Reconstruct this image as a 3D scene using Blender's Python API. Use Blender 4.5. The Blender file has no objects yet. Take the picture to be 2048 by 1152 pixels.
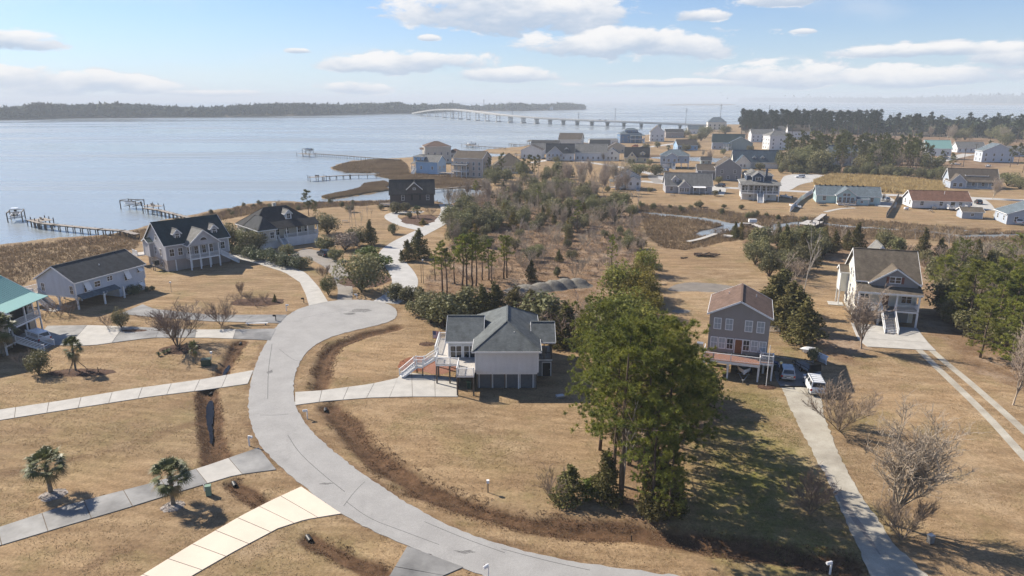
import bpy, math, random
import numpy as np
from mathutils import Vector, Matrix
from mathutils.geometry import tessellate_polygon
R = math.radians
rnd = random.Random(7)
scn = bpy.context.scene
col = scn.collection

# ------------------------------------------------------------------ camera
CAM_H, FPX, PITCH = 38.0, 1365.0, math.atan(376.5 / 1365.0)
cam = bpy.data.objects.new('camera', bpy.data.cameras.new('camera'))
col.objects.link(cam)
cam.location = (0, 0, CAM_H)
cam.rotation_euler = (R(90) - PITCH, 0, 0)
cam.data.sensor_width = 36.0
cam.data.lens = 36.0 * FPX / 2048.0
cam.data.clip_start = 0.5
cam.data.clip_end = 60000.0
scn.camera = cam
_cp, _sp = math.cos(PITCH), math.sin(PITCH)

def ray(u, v):
    x = (u - 1024) / FPX; y = -(v - 576) / FPX
    return (x, _cp + y * _sp, -_sp + y * _cp)
def G(u, v, z=0.0):
    "survey: where a sight line of the photograph meets the level z"
    d = ray(u, v); t = (z - CAM_H) / d[2]
    return (d[0] * t, d[1] * t)
def Zat(u, v, p):
    d = ray(u, v); return CAM_H + d[2] * p[1] / d[1]

# ------------------------------------------------------------------ world, sun, exposure
SUN_EL = 37.0
SUN_DIR = Vector((-0.86, 0.51, 0)).normalized()          # horizontal direction towards the sun
sun = bpy.data.objects.new('sun', bpy.data.lights.new('sun', 'SUN'))
col.objects.link(sun)
sun.data.energy = 5.0
sun.data.angle = R(0.53)
sun.data.color = (1.0, 0.91, 0.78)
_sv = Vector((SUN_DIR.x * math.cos(R(SUN_EL)), SUN_DIR.y * math.cos(R(SUN_EL)), math.sin(R(SUN_EL))))
sun.rotation_euler = _sv.to_track_quat('Z', 'Y').to_euler()
sun.location = (0, 0, 200)

def N(nt, typ, **kw):
    n = nt.nodes.new(typ)
    for k, v in kw.items():
        if k == 'inp':
            for a, b in v.items(): n.inputs[a].default_value = b
        else: setattr(n, k, v)
    return n

world = bpy.data.worlds.new('World'); scn.world = world
world.use_nodes = True
wt = world.node_tree; wt.nodes.clear()
def wm(op, a, b=None, c=None, clamp=False):
    n = N(wt, 'ShaderNodeMath', operation=op, use_clamp=clamp)
    for i, s in enumerate((a, b, c)):
        if s is None: continue
        if isinstance(s, (int, float)): n.inputs[i].default_value = s
        else: wt.links.new(s, n.inputs[i])
    return n.outputs[0]
sky = N(wt, 'ShaderNodeTexSky', sky_type='NISHITA', sun_disc=False)
sky.sun_elevation = R(SUN_EL)
sky.sun_rotation = math.atan2(SUN_DIR.x, SUN_DIR.y)
sky.altitude = 0; sky.air_density = 1.0; sky.dust_density = 0.3; sky.ozone_density = 3.0
geo = N(wt, 'ShaderNodeTexCoord')
sep = N(wt, 'ShaderNodeSeparateXYZ'); wt.links.new(geo.outputs['Generated'], sep.inputs[0])
dx, dy, dz = sep.outputs
az = wm('ARCTAN2', dx, dy)
el = wm('ARCTAN2', dz, wm('SQRT', wm('ADD', wm('MULTIPLY', dx, dx), wm('MULTIPLY', dy, dy))))
cmb = N(wt, 'ShaderNodeCombineXYZ')
wt.links.new(wm('MULTIPLY', az, 1.0), cmb.inputs[0]); wt.links.new(wm('MULTIPLY', el, 2.6), cmb.inputs[1])
nz = N(wt, 'ShaderNodeTexNoise', inp={'Scale': 13.0, 'Detail': 10.0, 'Roughness': 0.68, 'Distortion': 0.25})
wt.links.new(cmb.outputs[0], nz.inputs['Vector'])
nz2 = N(wt, 'ShaderNodeTexNoise', inp={'Scale': 5.0, 'Detail': 5.0, 'Roughness': 0.5})
wt.links.new(cmb.outputs[0], nz2.inputs['Vector'])
nzc = wm('SUBTRACT', nz.outputs['Fac'], 0.5)
# banks of fair-weather cloud: azimuth and elevation of the middle, half width, half height (radians)
CL = []
for (u, v, hw, hh) in ((1040, 22, 270, 56), (1265, 92, 240, 40), (810, 130, 180, 23), (1012, 151, 115, 18), (190, 172, 170, 22),
                       (30, 152, 70, 22), (15, 82, 75, 20), (1550, 150, 140, 26), (1850, 155, 170, 22), (1880, 105, 180, 14),
                       (2040, 125, 80, 34), (1580, -4, 95, 22), (720, 178, 75, 15), (1320, 168, 190, 9), (440, 186, 110, 8), (1400, 30, 60, 12), (600, 103, 26, 6), (1608, 63, 22, 6), (855, 77, 24, 8)):
    d = ray(u, v); CL.append((math.atan2(d[0], d[1]), math.atan2(d[2], math.hypot(d[0], d[1])), hw / FPX * 0.93, hh / FPX))
_r = random.Random(3)
for k in range(16):                                      # the same cloud field goes on all round
    a = _r.uniform(-math.pi, math.pi); e = _r.uniform(0.03, 0.75)
    if abs(a) < 0.72 and e < 0.2: continue
    CL.append((a, e, _r.uniform(0.08, 0.2), _r.uniform(0.018, 0.035) + e * 0.09))
wn = N(wt, 'ShaderNodeTexNoise', inp={'Scale': 7.0, 'Detail': 4.0, 'Roughness': 0.6}); wt.links.new(cmb.outputs[0], wn.inputs['Vector'])
wsp = N(wt, 'ShaderNodeSeparateColor'); wt.links.new(wn.outputs['Color'], wsp.inputs[0])
wpa = wm('MULTIPLY', wm('SUBTRACT', wsp.outputs[0], 0.5), 1.5); wpt = wm('MULTIPLY', wm('SUBTRACT', wsp.outputs[1], 0.5), 2.2)
dmax = None; tsum = None; dsum = None
for (a0, e0, wa, we) in CL:
    p = wm('ADD', wm('MULTIPLY', wm('SUBTRACT', az, a0), 1.0 / wa), wpa)
    t = wm('MULTIPLY_ADD', wm('SUBTRACT', el, e0), 1.0 / we, wpt)
    # flat bases: the lower half falls off faster
    tt = wm('MAXIMUM', t, wm('MULTIPLY', t, -1.5))
    d = wm('SUBTRACT', 1.0, wm('ADD', wm('MULTIPLY', p, p), wm('MULTIPLY', tt, tt)))
    dp = wm('MAXIMUM', d, 0.0)
    ts = wm('MULTIPLY', dp, t)
    dmax = d if dmax is None else wm('MAXIMUM', dmax, d)
    dsum = dp if dsum is None else wm('ADD', dsum, dp)
    tsum = ts if tsum is None else wm('ADD', tsum, ts)
dens = wm('ADD', wm('MAXIMUM', dmax, -1.2), wm('MULTIPLY', nzc, 4.6))
mr = N(wt, 'ShaderNodeMapRange', interpolation_type='SMOOTHSTEP', inp={'From Min': -0.25, 'From Max': 0.45})
wt.links.new(dens, mr.inputs['Value'])
wisp = N(wt, 'ShaderNodeMapRange', interpolation_type='SMOOTHSTEP', inp={'From Min': 0.5, 'From Max': 0.8, 'To Max': 0.35})
wt.links.new(nz2.outputs['Fac'], wisp.inputs['Value'])
lit = wm('ADD', wm('DIVIDE', tsum, wm('ADD', dsum, 0.05)), wm('MULTIPLY', nzc, 1.6))
mr2 = N(wt, 'ShaderNodeMapRange', interpolation_type='SMOOTHSTEP', inp={'From Min': -0.6, 'From Max': 0.65})
wt.links.new(lit, mr2.inputs['Value'])
def wmix(fac, a, b):
    n = N(wt, 'ShaderNodeMix', data_type='RGBA')
    for i, s in ((0, fac), (6, a), (7, b)):
        if isinstance(s, (tuple, float, int)): n.inputs[i].default_value = s
        else: wt.links.new(s, n.inputs[i])
    return n.outputs[2]
SKY_S = 0.052
def cc(r, g, b): return (r / SKY_S / 1.74, g / SKY_S / 1.74, b / SKY_S / 1.74, 1)
ccol = wmix(mr2.outputs[0], cc(0.50, 0.60, 0.75), cc(1.0, 0.98, 0.97))
# blue of the clear sky, paler to the horizon
hs = N(wt, 'ShaderNodeMix', data_type='RGBA', blend_type='MULTIPLY'); hs.inputs[0].default_value = 1.0; hs.inputs[7].default_value = (0.95, 1.16, 1.5, 1)
wt.links.new(sky.outputs[0], hs.inputs[6])
pale = wm('MULTIPLY', wm('EXPONENT', wm('MULTIPLY', wm('MAXIMUM', el, 0.0), -11.0)), 0.8)
skyc = wmix(pale, hs.outputs[2], cc(0.74, 0.85, 0.97))
c1 = wmix(wisp.outputs[0], skyc, cc(0.85, 0.88, 0.92))
c2 = wmix(wm('MULTIPLY', mr.outputs[0], 0.93), c1, ccol)
bg = N(wt, 'ShaderNodeBackground', inp={'Strength': SKY_S}); wt.links.new(c2, bg.inputs['Color'])
wo = N(wt, 'ShaderNodeOutputWorld'); wt.links.new(bg.outputs[0], wo.inputs['Surface'])
world.cycles.sampling_method = 'MANUAL'; world.cycles.sample_map_resolution = 512

vs = scn.view_settings
vs.view_transform = 'Standard'; vs.look = 'None'; vs.gamma = 1.0; vs.use_curve_mapping = False
vs.exposure = 0.8
scn.render.engine = 'CYCLES'
cy = scn.cycles
cy.use_denoising = True; cy.use_adaptive_sampling = True; cy.adaptive_threshold = 0.02
cy.max_bounces = 6; cy.diffuse_bounces = 1; cy.glossy_bounces = 2; cy.transmission_bounces = 3; cy.transparent_max_bounces = 6; cy.volume_bounces = 0
cy.caustics_reflective = False; cy.caustics_refractive = False
cy.sample_clamp_indirect = 4.0

# ------------------------------------------------------------------ materials
MATS = {}
def mat(name, color, rough=0.8, var=0.12, scale=3.0, bump=0.0, bscale=20.0, metal=0.0, spec=0.3, col2=None, rand=0.0, stretch=None, transl=0.0):
    if name in MATS: return MATS[name]
    m = bpy.data.materials.new(name); m.use_nodes = True
    nt = m.node_tree; b = nt.nodes['Principled BSDF']
    b.inputs['Roughness'].default_value = rough; b.inputs['Metallic'].default_value = metal
    b.inputs['Specular IOR Level'].default_value = spec
    c2 = col2 or tuple(max(0, c * (1 - 2.2 * var)) for c in color)
    tc = N(nt, 'ShaderNodeTexCoord')
    vec = tc.outputs['Object']
    if stretch:
        mp = N(nt, 'ShaderNodeMapping'); mp.inputs['Scale'].default_value = stretch
        nt.links.new(vec, mp.inputs[0]); vec = mp.outputs[0]
    no = N(nt, 'ShaderNodeTexNoise', inp={'Scale': scale, 'Detail': 5.0, 'Roughness': 0.6})
    nt.links.new(vec, no.inputs['Vector'])
    rp = N(nt, 'ShaderNodeMapRange', inp={'From Min': 0.3, 'From Max': 0.7}); nt.links.new(no.outputs['Fac'], rp.inputs['Value'])
    mx = N(nt, 'ShaderNodeMix', data_type='RGBA')
    mx.inputs[6].default_value = (*c2, 1); mx.inputs[7].default_value = (*color, 1)
    nt.links.new(rp.outputs[0], mx.inputs[0])
    out = mx.outputs[2]
    if rand:
        oi = N(nt, 'ShaderNodeObjectInfo')
        h = N(nt, 'ShaderNodeHueSaturation')
        a = N(nt, 'ShaderNodeMapRange', inp={'To Min': 1 - rand, 'To Max': 1 + rand}); nt.links.new(oi.outputs['Random'], a.inputs['Value'])
        a2 = N(nt, 'ShaderNodeMapRange', inp={'To Min': 0.5 + rand * 0.06, 'To Max': 0.5 - rand * 0.06}); 
        w2 = N(nt, 'ShaderNodeMath', operation='FRACT'); w3 = N(nt, 'ShaderNodeMath', operation='MULTIPLY'); w3.inputs[1].default_value = 7.31
        nt.links.new(oi.outputs['Random'], w3.inputs[0]); nt.links.new(w3.outputs[0], w2.inputs[0]); nt.links.new(w2.outputs[0], a2.inputs['Value'])
        nt.links.new(out, h.inputs['Color']); nt.links.new(a.outputs[0], h.inputs['Value']); nt.links.new(a2.outputs[0], h.inputs['Hue'])
        out = h.outputs[0]
    nt.links.new(out, b.inputs['Base Color'])
    if bump:
        n2 = N(nt, 'ShaderNodeTexNoise', inp={'Scale': bscale, 'Detail': 3.0}); nt.links.new(vec, n2.inputs['Vector'])
        bp = N(nt, 'ShaderNodeBump', inp={'Strength': bump, 'Distance': 0.03}); nt.links.new(n2.outputs['Fac'], bp.inputs['Height'])
        nt.links.new(bp.outputs[0], b.inputs['Normal'])
    if transl:
        tr = N(nt, 'ShaderNodeBsdfTranslucent'); nt.links.new(out, tr.inputs['Color'])
        ms = N(nt, 'ShaderNodeMixShader', inp={0: transl}); o = nt.nodes['Material Output']
        nt.links.new(b.outputs[0], ms.inputs[1]); nt.links.new(tr.outputs[0], ms.inputs[2]); nt.links.new(ms.outputs[0], o.inputs['Surface'])
    MATS[name] = m
    return m

def siding(name, c, lap=0.18):
    "lap siding: a fine saw-tooth relief up the wall, slight weathering"
    m = mat(name, c, rough=0.6, var=0.05, scale=0.7, spec=0.25)
    nt = m.node_tree; b = nt.nodes['Principled BSDF']
    tc = N(nt, 'ShaderNodeTexCoord'); sp = N(nt, 'ShaderNodeSeparateXYZ'); nt.links.new(tc.outputs['Object'], sp.inputs[0])
    d = N(nt, 'ShaderNodeMath', operation='DIVIDE'); d.inputs[1].default_value = lap; nt.links.new(sp.outputs[2], d.inputs[0])
    f = N(nt, 'ShaderNodeMath', operation='FRACT'); nt.links.new(d.outputs[0], f.inputs[0])
    mp = N(nt, 'ShaderNodeMapping'); mp.inputs['Scale'].default_value = (1.4, 1.4, .18); nt.links.new(tc.outputs['Object'], mp.inputs[0])
    ns = N(nt, 'ShaderNodeTexNoise', inp={'Scale': 1.0, 'Detail': 6.0, 'Roughness': 0.7}); nt.links.new(mp.outputs[0], ns.inputs['Vector'])
    rs_ = N(nt, 'ShaderNodeMapRange', inp={'From Min': 0.35, 'From Max': 0.7, 'To Min': 0.93, 'To Max': 1.03}); nt.links.new(ns.outputs['Fac'], rs_.inputs['Value'])
    old = b.inputs['Base Color'].links[0].from_socket
    mm_ = N(nt, 'ShaderNodeVectorMath', operation='SCALE'); nt.links.new(old, mm_.inputs[0]); nt.links.new(rs_.outputs[0], mm_.inputs['Scale']); nt.links.new(mm_.outputs[0], b.inputs['Base Color'])
    bp = N(nt, 'ShaderNodeBump', inp={'Strength': 0.5, 'Distance': 0.02}); bp.invert = True
    nt.links.new(f.outputs[0], bp.inputs['Height']); nt.links.new(bp.outputs[0], b.inputs['Normal'])
    return m
def shingles(name, c, v=0.16):
    "asphalt shingles: mottled tabs with streaks down the slope"
    m = mat(name, c, rough=0.9, var=v, scale=1.1, spec=0.15)
    nt = m.node_tree; b = nt.nodes['Principled BSDF']
    tc = N(nt, 'ShaderNodeTexCoord')
    br = N(nt, 'ShaderNodeTexBrick', inp={'Color1': (1, 1, 1, 1), 'Color2': (0.72, 0.72, 0.72, 1), 'Mortar': (0.55, 0.55, 0.55, 1), 'Scale': 1.0, 'Mortar Size': 0.012, 'Brick Width': 0.33, 'Row Height': 0.15})
    sp = N(nt, 'ShaderNodeSeparateXYZ'); nt.links.new(tc.outputs['Object'], sp.inputs[0])
    ad = N(nt, 'ShaderNodeMath', operation='ADD'); nt.links.new(sp.outputs[0], ad.inputs[0]); nt.links.new(sp.outputs[1], ad.inputs[1])
    ad2 = N(nt, 'ShaderNodeMath', operation='ADD'); nt.links.new(sp.outputs[1], ad2.inputs[0]); nt.links.new(sp.outputs[2], ad2.inputs[1])
    cb = N(nt, 'ShaderNodeCombineXYZ'); nt.links.new(sp.outputs[0], cb.inputs[0]); nt.links.new(ad2.outputs[0], cb.inputs[1])
    nt.links.new(cb.outputs[0], br.inputs['Vector'])
    old = b.inputs['Base Color'].links[0].from_socket
    mp = N(nt, 'ShaderNodeMapping'); mp.inputs['Scale'].default_value = (1.6, .5, .3); nt.links.new(tc.outputs['Object'], mp.inputs[0])
    ns = N(nt, 'ShaderNodeTexNoise', inp={'Scale': 0.6, 'Detail': 7.0, 'Roughness': 0.7}); nt.links.new(mp.outputs[0], ns.inputs['Vector'])
    rs_ = N(nt, 'ShaderNodeMapRange', inp={'From Min': 0.3, 'From Max': 0.7, 'To Min': 0.78, 'To Max': 1.16}); nt.links.new(ns.outputs['Fac'], rs_.inputs['Value'])
    mm_ = N(nt, 'ShaderNodeVectorMath', operation='SCALE'); nt.links.new(old, mm_.inputs[0]); nt.links.new(rs_.outputs[0], mm_.inputs['Scale']); old = mm_.outputs[0]
    mx = N(nt, 'ShaderNodeMix', data_type='RGBA', blend_type='MULTIPLY'); mx.inputs[0].default_value = 0.75
    nt.links.new(old, mx.inputs[6]); nt.links.new(br.outputs['Color'], mx.inputs[7]); nt.links.new(mx.outputs[2], b.inputs['Base Color'])
    return m

WHITE = mat('white_paint', (0.78, 0.78, 0.77), rough=0.5, var=0.04)
GLASS = mat('window_glass', (0.035, 0.042, 0.05), rough=0.06, var=0.3, scale=0.5, spec=0.8)
BLIND = mat('glass_over_blinds', (0.42, 0.45, 0.47), rough=0.12, var=0.12, scale=2.0, spec=0.6, stretch=(0.1, 0.1, 12))
WOOD = mat('weathered_wood', (0.30, 0.26, 0.22), rough=0.85, var=0.2, scale=4, stretch=(1, 1, 0.3))
POSTW = mat('treated_timber_post', (0.16, 0.13, 0.10), rough=0.85, var=0.2, scale=4)
DECKW = mat('pale_deck_boards', (0.50, 0.47, 0.43), rough=0.8, var=0.14, scale=2.0, stretch=(6, 0.6, 1))
REDDECK = mat('red_brown_deck_boards', (0.33, 0.16, 0.10), rough=0.75, var=0.15, scale=2.0, stretch=(0.6, 8, 1))
CONC = mat('concrete', (0.46, 0.44, 0.40), rough=0.9, var=0.10, scale=0.6, bump=0.15)
CONCD = mat('stained_concrete', (0.30, 0.295, 0.28), rough=0.6, var=0.2, scale=0.22, bump=0.15, col2=(0.09, 0.088, 0.085))
CONCG = mat('grey_concrete_block', (0.30, 0.31, 0.32), rough=0.9, var=0.1, scale=0.7)
CREAMC = mat('new_cream_concrete', (0.66, 0.57, 0.46), rough=0.9, var=0.05, scale=0.4)
METAL = mat('galvanised_metal', (0.45, 0.46, 0.47), rough=0.4, metal=0.7)
BLACK = mat('black_plastic', (0.02, 0.02, 0.02), rough=0.5)
RUBBER = mat('tyre_rubber', (0.02, 0.02, 0.02), rough=0.9)
DOORB = mat('brown_wood_door', (0.22, 0.09, 0.04), rough=0.5)
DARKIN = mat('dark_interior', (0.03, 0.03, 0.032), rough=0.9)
BRICK = mat('red_brick', (0.33, 0.16, 0.11), rough=0.9, var=0.25, scale=8)
MULCH = mat('bark_mulch', (0.12, 0.065, 0.04), rough=1.0, var=0.3, scale=6, bump=0.8, bscale=9)
STRAW = mat('red_pine_straw', (0.26, 0.10, 0.05), rough=1.0, var=0.25, scale=3, bump=0.8, bscale=9)

# ------------------------------------------------------------------ mesh helpers
class MB:
    def __init__(s): s.v = []; s.f = []
    def add(s, vs, fs):
        k = len(s.v); s.v += [tuple(p) for p in vs]; s.f += [tuple(k + i for i in f) for f in fs]; return s
    def box(s, x0, x1, y0, y1, z0, z1):
        return s.add([(x0, y0, z0), (x1, y0, z0), (x1, y1, z0), (x0, y1, z0), (x0, y0, z1), (x1, y0, z1), (x1, y1, z1), (x0, y1, z1)],
                     [(0, 3, 2, 1), (4, 5, 6, 7), (0, 1, 5, 4), (1, 2, 6, 5), (2, 3, 7, 6), (3, 0, 4, 7)])
    def prism(s, poly, axis, a, b):
        "poly = 2D points; axis 'x': (y,z) along x, 'y': (x,z) along y, 'z': (x,y) along z"
        n = len(poly)
        mk = {'x': lambda p, t: (t, p[0], p[1]), 'y': lambda p, t: (p[0], t, p[1]), 'z': lambda p, t: (p[0], p[1], t)}[axis]
        vs = [mk(p, a) for p in poly] + [mk(p, b) for p in poly]
        fs = [tuple(range(n))[::-1], tuple(range(n, 2 * n))] + [(i, (i + 1) % n, n + (i + 1) % n, n + i) for i in range(n)]
        return s.add(vs, fs)
    def bar(s, p, q, w, h=None):
        h = h or w; p = Vector(p); q = Vector(q); d = (q - p)
        if d.length < 1e-6: return s
        d.normalize(); up = Vector((0, 0, 1)) if abs(d.z) < 0.95 else Vector((0, 1, 0))
        a = d.cross(up).normalized() * w / 2; b = a.cross(d).normalized() * h / 2
        vs = [p - a - b, p + a - b, p + a + b, p - a + b, q - a - b, q + a - b, q + a + b, q - a + b]
        return s.add(vs, [(0, 3, 2, 1), (4, 5, 6, 7), (0, 1, 5, 4), (1, 2, 6, 5), (2, 3, 7, 6), (3, 0, 4, 7)])
    def tube(s, pts, rs, n=6, cap=True):
        rings = []; k0 = len(s.v); pts = [Vector(p) for p in pts]
        for i, p in enumerate(pts):
            d = (pts[min(i + 1, len(pts) - 1)] - pts[max(i - 1, 0)])
            d = d.normalized() if d.length > 1e-9 else Vector((0, 0, 1))
            up = Vector((0, 0, 1)) if abs(d.z) < 0.9 else Vector((1, 0, 0))
            a = d.cross(up).normalized(); b = a.cross(d)
            for j in range(n):
                t = 2 * math.pi * j / n
                s.v.append(tuple(p + (a * math.cos(t) + b * math.sin(t)) * rs[i]))
        for i in range(len(pts) - 1):
            for j in range(n):
                s.f.append((k0 + i * n + j, k0 + i * n + (j + 1) % n, k0 + (i + 1) * n + (j + 1) % n, k0 + (i + 1) * n + j))
        if cap:
            s.f.append(tuple(k0 + (len(pts) - 1) * n + j for j in range(n)))
            s.f.append(tuple(k0 + j for j in range(n))[::-1])
        return s
    def lathe(s, prof, n=12):
        k0 = len(s.v)
        for (r, z) in prof:
            for j in range(n): t = 2 * math.pi * j / n; s.v.append((r * math.cos(t), r * math.sin(t), z))
        for i in range(len(prof) - 1):
            for j in range(n): s.f.append((k0 + i * n + j, k0 + i * n + (j + 1) % n, k0 + (i + 1) * n + (j + 1) % n, k0 + (i + 1) * n + j))
        return s
    def mesh(s, name, m=None, smooth=False):
        me = bpy.data.meshes.new(name); me.from_pydata(s.v, [], s.f)
        if m: me.materials.append(m)
        if smooth: me.polygons.foreach_set('use_smooth', [True] * len(me.polygons))
        me.update(); return me
    def build(s, name, m, parent=None, loc=None, rz=None, smooth=False):
        return place(name, s.mesh(name, m, smooth), parent, loc, rz)
def place(name, me, parent=None, loc=None, rz=None):
    o = bpy.data.objects.new(name, me); col.objects.link(o)
    if parent is not None: o.parent = parent
    if loc is not None: o.location = loc
    if rz is not None: o.rotation_euler = (0, 0, rz)
    return o
def tag(o, label=None, cat=None, group=None, kind=None):
    if label: o['label'] = label
    if cat: o['category'] = cat
    if group: o['group'] = group
    if kind: o['kind'] = kind
    return o
def empty(name, loc, rz=0.0, label=None, cat=None, group=None):
    o = bpy.data.objects.new(name, None); col.objects.link(o); o.location = loc; o.rotation_euler = (0, 0, rz)
    o.empty_display_size = 0.3
    return tag(o, label, cat, group)
def copy_tree(o, parent=None):
    c = o.copy(); col.objects.link(c); c.parent = parent
    for ch in list(o.children): copy_tree(ch, c)
    return c
# ------------------------------------------------------------------ terrain
def PX(pts, z=0.0): return [G(u, v, z) for (u, v) in pts]
def sdf(poly, X, Y):
    "signed distance to a polygon, positive inside (numpy)"
    d = np.full(X.shape, 1e18); inside = np.zeros(X.shape, bool); n = len(poly)
    for i in range(n):
        ax, ay = poly[i]; bx, by = poly[(i + 1) % n]
        ex, ey = bx - ax, by - ay; wx, wy = X - ax, Y - ay
        t = np.clip((wx * ex + wy * ey) / (ex * ex + ey * ey + 1e-12), 0, 1)
        d = np.minimum(d, (wx - ex * t) ** 2 + (wy - ey * t) ** 2)
        if ay != by:
            c = ((ay > Y) != (by > Y)) & (X < (bx - ax) * (Y - ay) / (by - ay) + ax)
            inside ^= c
    d = np.sqrt(d)
    return np.where(inside, d, -d)
def pline(pts, X, Y):
    "distance to an open polyline"
    d = np.full(X.shape, 1e18)
    for (ax, ay), (bx, by) in zip(pts[:-1], pts[1:]):
        ex, ey = bx - ax, by - ay; wx, wy = X - ax, Y - ay
        t = np.clip((wx * ex + wy * ey) / (ex * ex + ey * ey + 1e-12), 0, 1)
        d = np.minimum(d, (wx - ex * t) ** 2 + (wy - ey * t) ** 2)
    return np.sqrt(d)
def smooth_poly(pts, it=2, closed=True):
    for _ in range(it):
        q = []; n = len(pts)
        for i in range(n if closed else n - 1):
            a = pts[i]; b = pts[(i + 1) % n]
            q += [(a[0] * .75 + b[0] * .25, a[1] * .75 + b[1] * .25), (a[0] * .25 + b[0] * .75, a[1] * .25 + b[1] * .75)]
        if not closed: q = [pts[0]] + q + [pts[-1]]
        pts = q
    return pts
def rag(pts, amp, step=.5, seed=1):
    "ragged edge: grass creeps over the margin"
    rg = random.Random(seed); out = []; n = len(pts)
    for i in range(n):
        a, b = pts[i], pts[(i + 1) % n]; L = math.dist(a, b); k = max(1, int(L / step)) if L < 12 else 1
        for j in range(k): f = j / k; out.append((a[0] + (b[0] - a[0]) * f + rg.gauss(0, amp), a[1] + (b[1] - a[1]) * f + rg.gauss(0, amp)))
    return out
HARD = []
def sst(a, b, x):
    t = np.clip((x - a) / (b - a), 0, 1); return t * t * (3 - 2 * t)
_nr = np.random.RandomState(5)
_W = [(_nr.uniform(-1, 1, 2), _nr.uniform(0, 6.28)) for _ in range(24)]
def wav(X, Y, f):
    s = 0
    for (k, ph) in _W[:12]: s = s + np.sin(X * k[0] * f + Y * k[1] * f + ph)
    for (k, ph) in _W[12:]: s = s + 0.5 * np.sin(X * k[0] * f * 2.7 + Y * k[1] * f * 2.7 + ph)
    return s / 4.5
WL = -0.9
SHORE = [(-900, 560), (-400, 520), (0, 491), (60, 484), (150, 475), (230, 470), (285, 456), (330, 441), (400, 428), (440, 421), (480, 412), (520, 406), (560, 404), (610, 405),
         (690, 403), (740, 404), (790, 400), (840, 396), (875, 407), (900, 410), (945, 402), (972, 392), (965, 380), (930, 376), (885, 378), (870, 372), (800, 365), (790, 360), (752, 351), (768, 346), (735, 346), (700, 346), (678, 341),
         (664, 334), (690, 325), (740, 319), (790, 317), (835, 314), (850, 310), (890, 306), (925, 313), (945, 314.5), (990, 313.5), (1028, 310), (1010, 308), (975, 306.5), (960, 303.5),
         (975, 299.5), (1010, 296), (1040, 294), (1060, 291), (1085, 288), (1110, 284), (1165, 285), (1180, 287), (1238, 282), (1250, 274), (1290, 270), (1330, 266), (1400, 260),
         (1412, 254), (1450, 249), (1530, 250), (1700, 246), (1900, 243), (2048, 240), (2700, 242)]
LAND = PX(SHORE, WL) + [(1500, 200), (900, -400), (-700, -400), (-320, 120)]
ISLET = PX([(643, 396), (665, 391), (700, 384), (722, 378), (728, 370), (770, 365), (779, 370), (770, 377), (779, 381), (750, 385), (700, 393), (660, 399)], WL)
CREEKS = [(PX([(1270, 425), (1330, 431), (1400, 438), (1440, 446), (1468, 452), (1440, 460), (1405, 470)], WL), 2.4),
          (PX([(1468, 450), (1500, 449), (1545, 462), (1560, 452), (1600, 447), (1640, 448), (1700, 455), (1790, 460), (1850, 464), (1925, 474), (1990, 472), (2060, 470), (2300, 476)], WL), 2.0),
          (PX([(1930, 462), (2000, 465)], WL), 1.6), (PX([(880, 390), (930, 388), (960, 385)], WL), 4.0),
          (PX([(1330, 316), (1400, 318), (1440, 322), (1500, 318)], WL), 12.0)]
# roadside swales: line, half width, depth
SWALES = [(PX([(660, 815), (690, 845), (720, 885), (770, 930), (850, 980), (950, 1015), (1060, 1045), (1180, 1062), (1270, 1062), (1400, 1085), (1560, 1108), (1690, 1128)]), 1.7, 0.6),
          (PX([(640, 775), (645, 740), (655, 710), (672, 690), (730, 668), (790, 655)]), 1.5, 0.55),
          (PX([(415, 785), (418, 820), (420, 860), (428, 895), (432, 925)]), 1.3, 0.6),
          (PX([(478, 685), (462, 715), (445, 745)]), 1.2, 0.55),
          (PX([(470, 968), (500, 990), (520, 1005)]), 1.0, 0.35),
          (PX([(622, 1078), (680, 1110), (760, 1150)]), 1.0, 0.35)]
MARSHES = [PX(p) for p in (
    [(-900, 565), (-400, 525), (0, 491), (150, 475), (285, 456), (400, 428), (500, 408), (640, 402), (800, 398), (790, 408), (700, 411), (640, 416), (600, 420), (520, 425), (440, 440), (330, 458), (290, 475), (275, 497), (160, 520), (80, 545), (50, 572), (0, 580), (-400, 620)],
    [(1275, 408), (1400, 416), (1500, 426), (1600, 433), (1700, 436), (1760, 440), (1900, 452), (2048, 462), (2300, 470), (2300, 520), (2048, 500), (1850, 478), (1640, 480), (1500, 474), (1440, 485), (1380, 500), (1320, 495), (1290, 470)],
    [(664, 334), (690, 325), (740, 319), (800, 319), (815, 330), (820, 345), (870, 350), (980, 360), (975, 392), (880, 405), (790, 365), (752, 350), (678, 341)],
    [(640, 400), (780, 360), (790, 385), (660, 402)],
    [(1320, 310), (1500, 312), (1510, 325), (1320, 322)])]
GREEN = [(PX([(1465, 830), (1580, 830), (1620, 920), (1690, 1040), (1720, 1130), (1450, 1130), (1330, 1000), (1420, 880)]), 8.0, 1.0),
         (PX([(1440, 760), (1560, 780), (1600, 900), (1480, 900)]), 5.0, 0.55),
         (PX([(855, 865), (930, 880), (1010, 920), (1110, 940), (1000, 960), (880, 900)]), 4.0, 0.45),
         (PX([(310, 540), (370, 537), (345, 548), (315, 550)]), 2.0, 0.7),
         (PX([(500, 505), (620, 530), (640, 550), (600, 540), (520, 520)]), 2.0, 0.5),
         (PX([(1650, 810), (1760, 830), (1750, 860), (1670, 850)]), 4.0, 0.6),
         (PX([(1545, 690), (1600, 690), (1610, 720), (1550, 725)]), 3.0, 0.6),
         (PX([(560, 1060), (760, 1045), (790, 1100), (640, 1150), (450, 1152)]), 6.0, 0.3),
         (PX([(0, 700), (250, 840), (420, 800), (500, 770), (420, 880), (200, 930), (0, 960)]), 10.0, 0.22)]
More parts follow.
